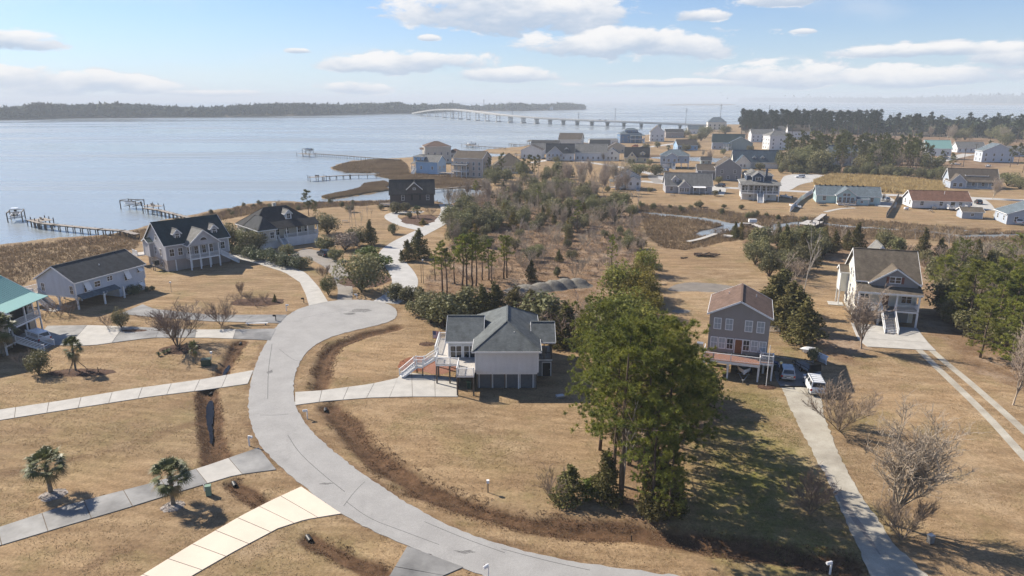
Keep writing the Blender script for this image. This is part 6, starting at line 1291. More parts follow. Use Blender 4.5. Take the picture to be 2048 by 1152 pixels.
# village pines and the dark forest
scatter([[(1560, 343), (1575, 318), (1640, 310), (1760, 318), (1850, 330), (1885, 352), (1760, 350), (1640, 347)]], [('fpine', 5, 14, 20), ('bare', .5, 9, 13), ('oak', 2.2, 8, 13)], 105, 4.4, 31, {'oak': 'broad olive tree in the stand behind the golden field', 'fpine': 'tall pine in the stand behind the golden field', 'bare': 'bare tree in the stand behind the golden field'}, 'pine stand behind the golden field')
scatter([[(1560, 347), (1640, 350), (1760, 354), (1890, 362), (1900, 352), (1760, 346), (1640, 343), (1560, 340)]], [('oak', 2, 4, 6.5), ('myrtle', 2, 3, 4.5)], 60, 4.0, 32, {'oak': 'dark shrub at the foot of the pine stand', 'myrtle': 'olive shrub at the foot of the pine stand'}, 'shrubs at the foot of the pine stand')
scatter([[(1478, 276), (1480, 262), (1560, 258), (1760, 262), (1760, 283), (1640, 281)]], [('dpine', 1, 23, 28)], 105, 7.0, 33, 'tall dark pine in the forest block beyond the village', 'dark forest block')
scatter([[(1760, 290), (1770, 266), (1850, 262), (2048, 260), (2250, 262), (2250, 290), (2048, 296), (1900, 286)]], [('dpine', 4, 17, 26), ('bare', 1, 12, 16), ('fpine', 1.2, 15, 22), ('oak', 3, 10, 15)], 105, 11.0, 34, {'dpine': 'dark pine in the forest along the right horizon', 'bare': 'grey bare tree in the forest along the right horizon', 'fpine': 'paler pine in the forest along the right horizon', 'oak': 'broad dark evergreen in the forest along the right horizon'}, 'forest along the right horizon')
for u, b, t in ((1880, 345, 300), (1900, 350, 305), (1858, 340, 290), (1840, 330, 286), (1975, 318, 280), (2020, 335, 290), (2035, 330, 285), (2045, 345, 300)): T('fpine', u, b, t, 'single tall pine near the right-hand houses', 'single pines near the right-hand houses')
scatter([[(400, 428), (500, 408), (640, 404), (760, 404), (790, 410), (640, 418), (520, 424), (440, 438)]], [('brush', 3, .9, 2.0), ('myrtle', .8, 1.2, 2.4)], 60, 3.0, 35, {'brush': 'low brown brush on the shore bank', 'myrtle': 'low olive bush on the shore bank'}, 'shore bank brush')
scatter([[(880, 420), (900, 395), (975, 378), (985, 392), (930, 420)]], [('bare', 2, 6, 9), ('thicket', 3, 4, 6), ('brush', 1, 2, 3)], 22, 4, 36, {'bare': 'bare tree right of the dark brown house', 'thicket': 'bare scrub tree right of the dark brown house', 'brush': 'bare brush right of the dark brown house'}, 'bare trees right of the dark brown house')

# ------------------------------------------------------------------ marsh grass, golden grass (nobody could count it)
def tufts(name, polys, n, L, w, m, label, seed, k=4, minh=-.86):
    rs = np.random.RandomState(seed); out = []
    for poly in polys:
        P_ = np.array(poly); c = rs.uniform(P_.min(0), P_.max(0), (n * 3, 2)); c = c[(sdf(poly, c[:, 0], c[:, 1]) > .5) & (c[:, 1] > 40)][:n]
        z = hz(c[:, 0], c[:, 1]); ok = (z > minh); c = c[ok]; z = z[ok]
        sc_ = np.clip(np.hypot(c[:, 0], c[:, 1]) / 220, .6, 2.0)[:, None]
        C3 = np.concatenate([c, z[:, None]], 1); C3 = np.repeat(C3, k, 0); s3 = np.repeat(sc_, k, 0)
        d = unit(np.concatenate([rs.normal(size=(len(C3), 2)) * .4, np.ones((len(C3), 1))], 1)); ln = L * rs.uniform(.6, 1.3, (len(C3), 1)) * np.sqrt(s3)
        b = C3 + np.concatenate([rs.normal(size=(len(C3), 2)) * .25 * s3, np.zeros((len(C3), 1))], 1); s = unit(np.cross(d, rs.normal(size=(len(C3), 3)))) * w * s3
        out.append(np.stack([b - s, b + s, b + d * ln], 1))
    return tag(place(name, tri_mesh(name, np.concatenate(out), m)), label, None, kind='stuff')
REED = mat('marsh_reeds', (0.33, 0.245, 0.15), rough=0.9, scale=.08, col2=(0.18, 0.125, 0.078), transl=.2, spec=.05)
GOLDG = mat('golden_tall_grass', (0.55, 0.42, 0.21), rough=0.9, scale=.15, col2=(0.36, 0.25, 0.11), transl=.25, spec=.05)
DRYG = mat('dry_lawn_blades', (0.43, 0.32, 0.19), rough=0.95, scale=.12, col2=(0.29, 0.205, 0.115), transl=.2, spec=.05)
tufts('marsh_grass', [MARSHES[0], MARSHES[1], MARSHES[2], ISLET], 16000, .75, .09, REED, 'brown marsh grass along shore and creek', 3)
tufts('golden_grass', GOLD, 6000, 1.5, .12, GOLDG, 'golden tall grass field beyond the aqua house', 4, 6)
tufts('forest_litter', LITTER[:1], 16000, .4, .05, REED, 'dead leaves and twigs on the scrub floor', 5, 3)
# short dormant turf over the near lawns and rank growth in the swales
def turf(name, n, L, w, m, label, seed, area, mask, k=3):
    rs = np.random.RandomState(seed); c = np.stack([rs.uniform(area[0], area[1], n), rs.uniform(area[2], area[3], n)], 1)
    c = c[np.abs(c[:, 0]) < c[:, 1] * .86 + 6]; c = c[mask(c[:, 0], c[:, 1], rs)]
    ok = np.ones(len(c), bool)
    for p in HARD:
        q = np.array(p); bb = (c[:, 0] > q[:, 0].min() - 1) & (c[:, 0] < q[:, 0].max() + 1) & (c[:, 1] > q[:, 1].min() - 1) & (c[:, 1] < q[:, 1].max() + 1)
        if bb.any(): ok[np.where(bb)[0]] &= sdf(p, c[bb, 0], c[bb, 1]) < 0.03
    c = c[ok]; z = hz(c[:, 0], c[:, 1]); C3 = np.repeat(np.concatenate([c, z[:, None]], 1), k, 0)
    d = unit(np.concatenate([rs.normal(size=(len(C3), 2)) * .8, np.ones((len(C3), 1))], 1)); ln = L * rs.uniform(.5, 1.4, (len(C3), 1))
    b = C3 + np.concatenate([rs.normal(size=(len(C3), 2)) * .09, np.zeros((len(C3), 1))], 1); s = unit(np.cross(d, rs.normal(size=(len(C3), 3)))) * w
    return tag(place(name, tri_mesh(name, np.stack([b - s, b + s, b + d * ln], 1), m)), label, None, kind='stuff')
turf('lawn_grass', 170000, .08, .028, DRYG, 'short dormant grass of the near lawns', 1, (-75, 75, 44, 125), lambda x, y, rs: (rs.rand(len(x)) < np.clip(70 / y, .3, 1) ** 1.5) & (wav(x, y, .5) * .5 + wav(x, y, 1.6) * .5 > -.25) & ((np.maximum(sdf(GREEN[0][0], x, y), sdf(GREEN[1][0], x, y)) < 0) | (rs.rand(len(x)) < .3)))
turf('green_lawn_grass', 40000, .08, .028, mat('winter_green_blades', (.17, .18, .05), rough=.9, scale=.3, col2=(.26, .22, .09), transl=.2), 'greener grass of the grey house lawn', 6, (12, 50, 46, 92), lambda x, y, rs: (np.maximum(sdf(GREEN[0][0], x, y), sdf(GREEN[1][0], x, y)) > 0) & (wav(x, y, .9) > -.1))
def _sw(x, y, rs):
    d = np.full(len(x), 9.0); w = wav(x, y, 1.1)
    for p, hw, dp in SWALES: d = np.minimum(d, pline(p, x, y) / hw)
    return (d < 1.25) & (d > .25) & (w > -.2)
turf('swale_grass', 90000, .13, .035, mat('swale_grass', (0.24, 0.15, 0.09), rough=.95, scale=.3, col2=(.12, .07, .04), transl=.15), 'rank brown grass in the roadside swales', 2, (-45, 45, 46, 108), _sw, 4)
# ------------------------------------------------------------------ bridge
BCONC = mat('pale_bridge_concrete', (0.48, 0.47, 0.45), rough=0.85, var=0.08, scale=0.1)
bp_ = [(1450, 258.5), (1405, 257.3), (1356, 256), (1318, 255.2), (1281.7, 254.5), (1247, 253.6), (1214, 252.6), (1183, 251.6), (1154, 250.5), (1126, 249.6), (1100, 248.7), (1076, 247.9), (1047, 246.7), (1020, 245.2), (996, 243.9), (974, 242.7), (954.6, 241.2), (936.6, 239.8), (920, 238.6), (906, 237.3), (890, 235.7), (875, 234.2), (858, 232.6), (842, 231), (828, 229.6)]
bt_ = [(1450, 251.5), (1405, 250.3), (1356, 248), (1318, 246.2), (1281.7, 244.6), (1247, 243.2), (1214, 242), (1183, 240.8), (1154, 239.8), (1126, 238.6), (1100, 237.4), (1076, 236), (1047, 234), (1020, 231.6), (996, 229), (974, 226), (954.6, 223.4), (936.6, 221), (920, 219.2), (906, 218.2), (890, 217.9), (875, 218.6), (858, 220.6), (842, 223.6), (828, 226.4)]
BP = []
for (u, v), (u2, vt) in zip(bp_, bt_):
    p = G(u, v, WL); BP.append((p[0], p[1], Zat(u, vt, p)))
# ease the line so that the deck runs smoothly
for _ in range(3): BP = [BP[0]] + [tuple((BP[i - 1][k] + 2 * BP[i][k] + BP[i + 1][k]) / 4 for k in range(3)) for i in range(1, len(BP) - 1)] + [BP[-1]]
bridge = empty('road_bridge', (BP[0][0], BP[0][1], WL), 0, 'long pale concrete road bridge curving over the sound to the far island', 'bridge')
bo = Vector(bridge.location)
nd = len(BP); sides = []
for i in range(nd):
    a = Vector(BP[max(0, i - 1)]); b = Vector(BP[min(nd - 1, i + 1)]); d = (b - a); d.z = 0; d.normalize(); sides.append(Vector((-d.y, d.x, 0)))
def strip(w0, w1, z0, z1):
    mb = MB(); ring = []
    for p, s in zip(BP, sides):
        p = Vector(p) - bo; ring.append([p + s * w0 + Vector((0, 0, z0)), p + s * w1 + Vector((0, 0, z0)), p + s * w1 + Vector((0, 0, z1)), p + s * w0 + Vector((0, 0, z1))])
    vs = [v for r in ring for v in r]; fs = []
    for i in range(nd - 1):
        for j in range(4): fs.append((i * 4 + j, i * 4 + (j + 1) % 4, i * 4 + 4 + (j + 1) % 4, i * 4 + 4 + j))
    return mb.add(vs, fs + [(0, 1, 2, 3), (nd * 4 - 1, nd * 4 - 2, nd * 4 - 3, nd * 4 - 4)])
strip(-5.5, 5.5, -1.6, 0).build('bridge_deck', BCONC, bridge); strip(-5.9, -5.52, -.3, .95).build('barrier', BCONC, bridge); strip(5.52, 5.9, -.3, .95).build('barrier', BCONC, bridge)
COLM = MB().tube([(0, 0, 0), (0, 0, 1)], [.75, .75], 8).mesh('column', BCONC)
for i in range(1, nd - 1):
    p = Vector(BP[i]) - bo; s = sides[i]; a = math.atan2(s.y, s.x); h_ = p.z - 1.6
    if h_ < 1.5: continue
    cap_ = MB().box(-5.2, 5.2, -.9, .9, h_ - 1.5, h_ - .01).build('pier_cap', BCONC, bridge, (p.x, p.y, 0), a)
    for x in ((-3.6, -1.2, 1.2, 3.6) if h_ < 11 else (-3.3, 3.3)):
        c = place('column', COLM, cap_, (x, 0, -1.5)); c.scale = (1, 1, h_ + .1)
    if h_ > 8: MB().box(-5, 5, -2.2, 2.2, -1.5, 1.6).build('footing', BCONC, cap_)
# vehicles far away on the bridge
# ------------------------------------------------------------------ pylons in the water
PY = mat('grey_steel_pole', (0.22, 0.23, 0.24), rough=0.6)
for u, b, t, l in ((906, 236, 199, 'leftmost transmission pole beyond the bridge crest'), (968, 232, 198, 'second transmission pole behind the bridge'), (1025, 236, 204, 'transmission pole standing before the island'), (1157, 242, 222, 'transmission pole right of the island tip'), (1230, 244, 215, 'transmission pole over the middle of the bridge'), (1371, 250, 215, 'tall transmission pole left of the yellow house'), (1439, 258, 207, 'tallest transmission pole beside the yellow house'), (1537, 240, 209, 'thin transmission pole above the left end of the forest'), (1593, 240, 210, 'thin transmission pole above the forest block'), (1713, 236, 215, 'short pole rising behind the forest'), (1786, 240, 224, 'last pole behind the gap in the forest')):
    p = G(u, b, WL); hh = Zat(u, t, p)
    o = empty('transmission_pole', (p[0], p[1], WL), .2, l, 'pole', 'transmission poles across the sound')
    r_ = max(.32, p[1] / 2600); MB().tube([(0, 0, -1), (0, 0, hh)], [r_ * 1.2, r_ * .7], 6).build('pole', PY, o)
    for k in range(3): MB().bar((-2.2, 0, hh - 1.5 - k * 2.2), (2.2, 0, hh - 1.5 - k * 2.2), .3).build('cross_arm', PY, o)
for u, v, l in ((1948, 322, 'pale utility pole near the light blue house'), (1926, 334, 'brown leaning utility pole by the wide pale drive')):
    p = G(u, v); o = empty('utility_pole', (p[0], p[1], 0), 0, l, 'pole'); MB().tube([(0, 0, 0), (0, 0, 11)], [.2, .14], 6).build('pole', POSTW, o); MB().bar((-1.2, 0, 10.3), (1.2, 0, 10.3), .16).build('cross_arm', POSTW, o)

# ------------------------------------------------------------------ far shores (one wooded mass each)
FARM = mat('far_wood_canopy', (0.055, 0.07, 0.035), rough=0.9, scale=0.03, col2=(0.028, 0.038, 0.024), spec=.05)
FARG = mat('far_shore_ground', (0.16, 0.125, 0.08), rough=1.0, scale=0.01)
def far_wood(name, label, front, depth, hmin, hmax, n, seed, size=9, gz=1.0):
    "front: shoreline (world); crowns spread behind it"
    rs = np.random.RandomState(seed); tris = []
    L = len(front); back = [(x * (1 + depth / math.hypot(x, y)), y * (1 + depth / math.hypot(x, y))) for x, y in front]
    mb = MB(); mb.add([(x, y, WL - .3) for x, y in front] + [(x * 1.004, y * 1.004, gz) for x, y in front] + [(x, y, gz) for x, y in back], [(i, i + 1, L + i + 1, L + i) for i in range(L - 1)] + [(L + i, L + i + 1, 2 * L + i + 1, 2 * L + i) for i in range(L - 1)])
    struct(mb.build(name + '_bank', FARG))
    for k in range(n):
        t = rs.rand() * (L - 1); i = int(t); f = t - i; s = rs.rand() ** 1.5
        a = np.array(front[i]) * (1 - f) + np.array(front[i + 1]) * f; b = np.array(back[i]) * (1 - f) + np.array(back[i + 1]) * f
        p = a * (1.006) * (1 - s) + b * s; H = rs.uniform(hmin, hmax) * (.75 + .25 * math.sin(t * 2.1) * math.sin(t * .7)); r = size * rs.uniform(.6, 1.2)
        d = unit(rs.normal(size=(26, 3))); q = np.array([p[0], p[1], gz + H * .62]) + d * np.array([r * .55, r * .55, H * .4])
        tris.append(leafs(q, d + np.array([0, 0, .4]), r * .75, 1.2))
        tris.append(np.array([[[p[0] - .4, p[1], gz], [p[0] + .4, p[1], gz], [p[0], p[1], gz + H * .7]]]))
    tag(place(name, tri_mesh(name, np.concatenate(tris), FARM)), label, None, kind='stuff')
far_wood('far_shore_wood', 'hazy wooded shore across the water on the left', [G(u, v, WL) for u, v in ((-700, 244), (-300, 241), (0, 240), (60, 239), (110, 237), (180, 236.5), (300, 235.5), (420, 234.5), (560, 232.5), (680, 230), (790, 227.5), (832, 227.5), (850, 226))], 420, 19, 28, 2600, 5, 14, 2.0)
far_wood('island_wood', 'hazy wooded island behind the bridge', [G(u, v, WL) for u, v in ((845, 226), (900, 223), (930, 222.5), (990, 222.5), (1050, 222), (1110, 220.8), (1150, 219.8), (1168, 219.2))], 260, 17, 26, 520, 6, 13, 1.5)
far_wood('far_right_shore', 'faint blue wooded shore on the right horizon', [G(u, v, WL) for u, v in ((1480, 203.5), (1600, 204.5), (1750, 206), (1900, 207), (2048, 208), (2400, 209), (2900, 210))], 1500, 46, 68, 700, 7, 70, 3)
far_wood('forest_backdrop', 'dark pine mass filling the forest behind the village', [G(u, v) for u, v in ((1482, 266), (1560, 266), (1650, 268), (1760, 272), (1850, 274), (1950, 276), (2048, 280), (2200, 282), (2500, 286))], 190, 14, 22, 620, 8, 6, .05)
for k, (pts) in enumerate(([(1290, 210.5), (1370, 207.5), (1440, 207), (1490, 210), (1400, 211)], [(1480, 227), (1560, 226), (1500, 228.5)], [(1500, 222), (1650, 220.5), (1765, 220.8), (1640, 222.5)], [(1870, 209), (2048, 205.5), (2300, 206), (2300, 211), (2048, 210)])):
    struct(flat('mud_bank', smooth_poly(PX(pts, WL)), WL + .12, FARG))
# far buildings on the island and shore
for u, v, w, hh, l in ((938, 221.5, 30, 9, 'white building at the left of the far island'), (952, 221.5, 22, 7, 'small white building beside the far island beach'), (1050, 221.5, 26, 10, 'pale house on the far island shore, left one'), (1090, 221, 30, 10, 'pale house on the far island shore, right one'), (738, 226.5, 8, 20, 'white tower on the far left shore')):
    p = G(u, v, WL); h = House('far_building', l, (p[0] * 1.01, p[1] * 1.01), 0); h.mass(0, w, 0, 14, 0.5, hh, C['white'], C['lgrey_s'], 'gx', 4, .6, corner=False); h.wins('F', [w * .2, w * .5, w * .8], 2.5, 2.4, 3)

# ------------------------------------------------------------------ boats
def hull(L, B, H, m, name='hull'):
    mb = MB(); n = 9; prof = []
    for i in range(n):
        t = i / (n - 1); y = -L / 2 + L * t; b = B / 2 * (1 if t < .5 else max(.02, (1 - ((t - .5) / .5) ** 2.2))); sh = H * (.85 + .3 * t * t); k = H * .25 * max(0, (t - .7) / .3) ** 1.5
        prof.append([(-b, y, sh), (-b * .92, y, H * .42 + k * .6), (0, y, k), (b * .92, y, H * .42 + k * .6), (b, y, sh), (b * .82, y, sh + .01), (b * .78, y, H * .5), (-b * .78, y, H * .5), (-b * .82, y, sh + .01)])
    vs = [v for p in prof for v in p]; q = 9
    fs = [(i * q + j, i * q + (j + 1) % q, (i + 1) * q + (j + 1) % q, (i + 1) * q + j) for i in range(n - 1) for j in range(q)]
    return mb.add(vs, fs + [tuple(range(q))[::-1], tuple((n - 1) * q + j for j in range(q))])
BWHITE = mat('white_gelcoat', (0.75, 0.76, 0.77), rough=0.2, var=0.03, spec=.5); BBLUE = mat('blue_gelcoat', (0.10, 0.16, 0.24), rough=0.2, spec=.5); BTAN = mat('tan_gelcoat', (0.5, 0.46, 0.38), rough=0.3)
def boat(loc, rz, L, label, m=None, top=False, cover=False, group=None):
    e = empty('motorboat', loc, rz, label, 'boat', group); m = m or BWHITE; B = L * .36; H = L * .16
    hull(L, B, H, m).build('hull', m, e, smooth=False)
    MB().box(-B * .17, B * .17, -L * .1, L * .04, H * .5, H * 1.5).build('console', BWHITE, e); ws = MB().add([(-B * .17, L * .045, H * 1.5), (B * .17, L * .045, H * 1.5), (B * .15, -L * .01, H * 1.95), (-B * .15, -L * .01, H * 1.95)], [(0, 1, 2, 3)]).build('windshield', GLASS, e)
    MB().box(-B * .3, B * .3, -L * .32, -L * .2, H * .5, H * .95).build('seat', BTAN, e)
    mo = MB().box(-.2, .2, -L / 2 - .55, -L / 2 - .05, H * .7, H * 1.35).build('outboard_motor', BLACK, e); MB().box(-.08, .08, -L / 2 - .4, -L / 2 - .2, -.2, H * .7).build('drive_leg', BLACK, mo)
    if top:
        MB().box(-B * .34, B * .34, -L * .22, L * .12, H + 1.75, H + 1.83).build('t_top', BWHITE, e)
        for x in (-1, 1):
            for y in (-L * .18, L * .08): MB().bar((x * B * .28, y, H * .8), (x * B * .3, y, H + 1.75), .06).build('top_leg', METAL, e)
    if cover: MB().prism([(-B / 2, H), (0, H * 1.7), (B / 2, H)], 'y', -L * .45, L * .2).build('cover', BBLUE, e)
    return e
def lift(p, rz, label, w=4.0, l=7.0, roof=False):
    e = empty('boat_lift', (p[0], p[1], WL), rz, label, 'boat lift')
    for x in (-w / 2, w / 2):
        for y in (-l / 2, l / 2): MB().tube([(x, y, -1), (x, y, 3.3)], [.19, .17], 7).build('pile', POSTW, e)
        MB().bar((x, -l / 2, 3.05), (x, l / 2, 3.05), .18, .3).build('lift_beam', WOOD, e)
    for y in (-l * .25, l * .25): MB().bar((-w / 2, y, 1.1), (w / 2, y, 1.1), .16, .25).build('cradle_beam', METAL, e)
    for y in (-l / 2, l / 2): MB().bar((-w / 2, y, 3.22), (w / 2, y, 3.22), .14, .2).build('cross_beam', WOOD, e)
    if roof: MB().prism([(-w / 2 - .5, 3.3), (0, 4.2), (w / 2 + .5, 3.3), (w / 2 + .5, 3.4), (0, 4.35), (-w / 2 - .5, 3.4)], 'y', -l / 2 - .4, l / 2 + .4).build('roof', C['midbrown_s'], e)
    return e
# ------------------------------------------------------------------ docks
def dock(name, pts, label, w=1.6, z=1.0, sp=3.2, plat=None, rails=False, m=None):
    P_ = [G(u, v, z) for u, v in pts]; o = empty(name, (P_[0][0], P_[0][1], WL), 0, label, 'dock'); b = Vector((P_[0][0], P_[0][1], WL)); zz = z - WL
    for p, q in zip(P_[:-1], P_[1:]):
        a = Vector((p[0], p[1], z)) - b; c = Vector((q[0], q[1], z)) - b; d = (c - a).normalized(); s = Vector((-d.y, d.x, 0)); L = (c - a).length
        MB().bar(a - d * w * .3, c + d * w * .3, w, .08).build('walkway', m or WOOD, o)
        for k in (-1, 1): MB().bar(a + s * (k * w * .42) - Vector((0, 0, .16)), c + s * (k * w * .42) - Vector((0, 0, .16)), .1, .22).build('stringer', POSTW, o)
        n = max(1, round(L / sp))
        for i in range(n + 1):
            r = a.lerp(c, i / n); h_ = h1(r.x + b.x, r.y + b.y) - WL
            for k in (-1, 1): MB().tube([r + s * (k * w * .5) + Vector((0, 0, min(-1, 0) - zz)), r + s * (k * w * .5) + Vector((0, 0, .12))], [.15, .13], 6).build('pile', POSTW, o)
            MB().bar(r - s * w * .55 - Vector((0, 0, .32)), r + s * w * .55 - Vector((0, 0, .32)), .12, .18).build('cross_beam', POSTW, o)
    if plat:
        (u, v, pw, pl) = plat; p = G(u, v, z); c = Vector((p[0], p[1], z)) - b; q = Vector((P_[-1][0] - P_[-2][0], P_[-1][1] - P_[-2][1])).normalized(); a = math.atan2(q.y, q.x)
        pf = MB().box(-pl / 2, pl / 2, -pw / 2, pw / 2, .02, .1).build('platform', m or WOOD, o, c, a)
        for x in (-pl / 2, 0, pl / 2):
            for y in (-pw / 2, pw / 2): MB().tube([(x, y, -zz - 1), (x, y, .9)], [.17, .15], 6).build('pile', POSTW, pf)
        MB().box(-1.0, 1.0, -.25, .25, .5, .56).box(-1.0, 1.0, .22, .28, .56, 1.0).box(-.9, -.8, -.2, .2, .1, .5).box(.8, .9, -.2, .2, .1, .5).build('bench', WOOD, pf)
    return o
dock('long_dock', [(272, 468), (245, 461), (200, 458), (110, 449), (82, 446), (60, 440)], 'long wooden dock on piles at the left with a boat lift at its end', 1.7, 1.0, 3.2, (84, 440, 4, 7))
pl1 = G(34, 441, WL); lift(pl1, .5, 'dark timber boat lift at the end of the long left dock'); boat((pl1[0], pl1[1], WL + 1.25), .5 + 1.57 - 1.57, 7.6, 'white boat with a hard top hanging in the left lift', top=True)
dock('short_dock', [(382, 436), (350, 428), (318, 420), (290, 416)], 'wooden dock behind the green-roofed house with a boat at its head', 1.6, 1.0, 3.0, (306, 412, 4, 7))
pl2 = G(266, 417, WL); lift(pl2, 1.3, 'open timber boat lift at the second dock'); boat((pl2[0], pl2[1], WL + 1.2), 1.35, 7.0, 'low white boat on the lift of the second dock')
dock('marsh_dock', [(800, 319), (740, 315), (690, 311), (630, 307)], 'very long thin dock running out from the marsh point', 1.8, 1.0, 4.0, (612, 308, 5, 14))
pl3 = G(616, 306, WL); lift(pl3, 1.2, 'boat lift at the head of the very long thin dock'); boat((pl3[0], pl3[1], WL + 1.6), 1.2, 7.5, 'covered boat on the lift of the very long thin dock', cover=True)
dock('marsh_dock', [(752, 349), (700, 350), (645, 353)], 'straight short dock below the marsh point', 1.6, 1.0, 4.0, (634, 354, 4, 8))
dock('boardwalk', [(868, 378), (920, 374), (975, 370)], 'low pale boardwalk crossing the creek right of the dark brown house', 1.5, .5, 4.0)
dock('village_dock', [(1010, 295.5), (970, 293), (935, 291)], 'grey dock with boats left of the village point', 2.2, 1.0, 5.0, (940, 290, 6, 14))
dock('village_dock', [(1062, 290), (1030, 288.5), (1020, 287)], 'small dock beside the covered boat house of the village', 2.0, 1.0, 5.0)
dock('village_dock', [(920, 305), (950, 303), (968, 304.5)], 'little dock at the foot of the beige waterfront house', 1.8, .8, 4.0)
pl4 = G(1063, 290, WL); lift(pl4, .2, 'roofed boat lift by the village point', 6, 9, True)
dock('slip_dock', [(1180, 286), (1215, 281), (1240, 280)], 'boat slip pier before the deep blue house', 2.0, 1.0, 5.0)
dock('slip_dock', [(1085, 287), (1100, 283), (1112, 280)], 'boat slip pier left of the cream barn', 2.0, 1.0, 5.0)
for u, v, l in ((943, 289, 'dark boat at the head of the grey village dock'), (1200, 284, 'white boat moored at the slip pier'), (1095, 284, 'white boat left of the cream barn')): p = G(u, v, WL); boat((p[0], p[1], WL - .2), 1.0, 9, l, top=True)
dock('creek_dock', [(1562, 470), (1535, 460), (1505, 447), (1482, 446)], 'pale creek dock with a white box at its bend', 1.4, .7, 3.0, None, m=DECKW)
o = empty('dock_box', (*G(1505, 444, .8), .75), 0, 'white storage box on the creek dock', 'box'); MB().box(-1.2, 1.2, -.5, .5, 0, .9).build('box_body', WHITE, o); MB().box(-1.25, 1.25, -.55, .55, .92, 1.0).build('lid', WHITE, o)
dock('creek_dock', [(1648, 428), (1632, 440), (1618, 446)], 'creek dock with wide platform below the aqua house', 1.6, .7, 3.0, (1622, 446, 5, 9), m=DECKW)
o = tag(flat('floating_dock', PX([(1440, 461), (1458, 458), (1454, 462), (1440, 463)], -.3), -.2, DECKW, thick=.3), 'pale floating dock beside the creek', 'dock')
tag(flat('floating_dock', PX([(1447, 470), (1468, 472), (1466, 475), (1448, 473)], -.1), .12, DECKW, thick=.3), 'pale plank raft lying on the marsh', 'dock')

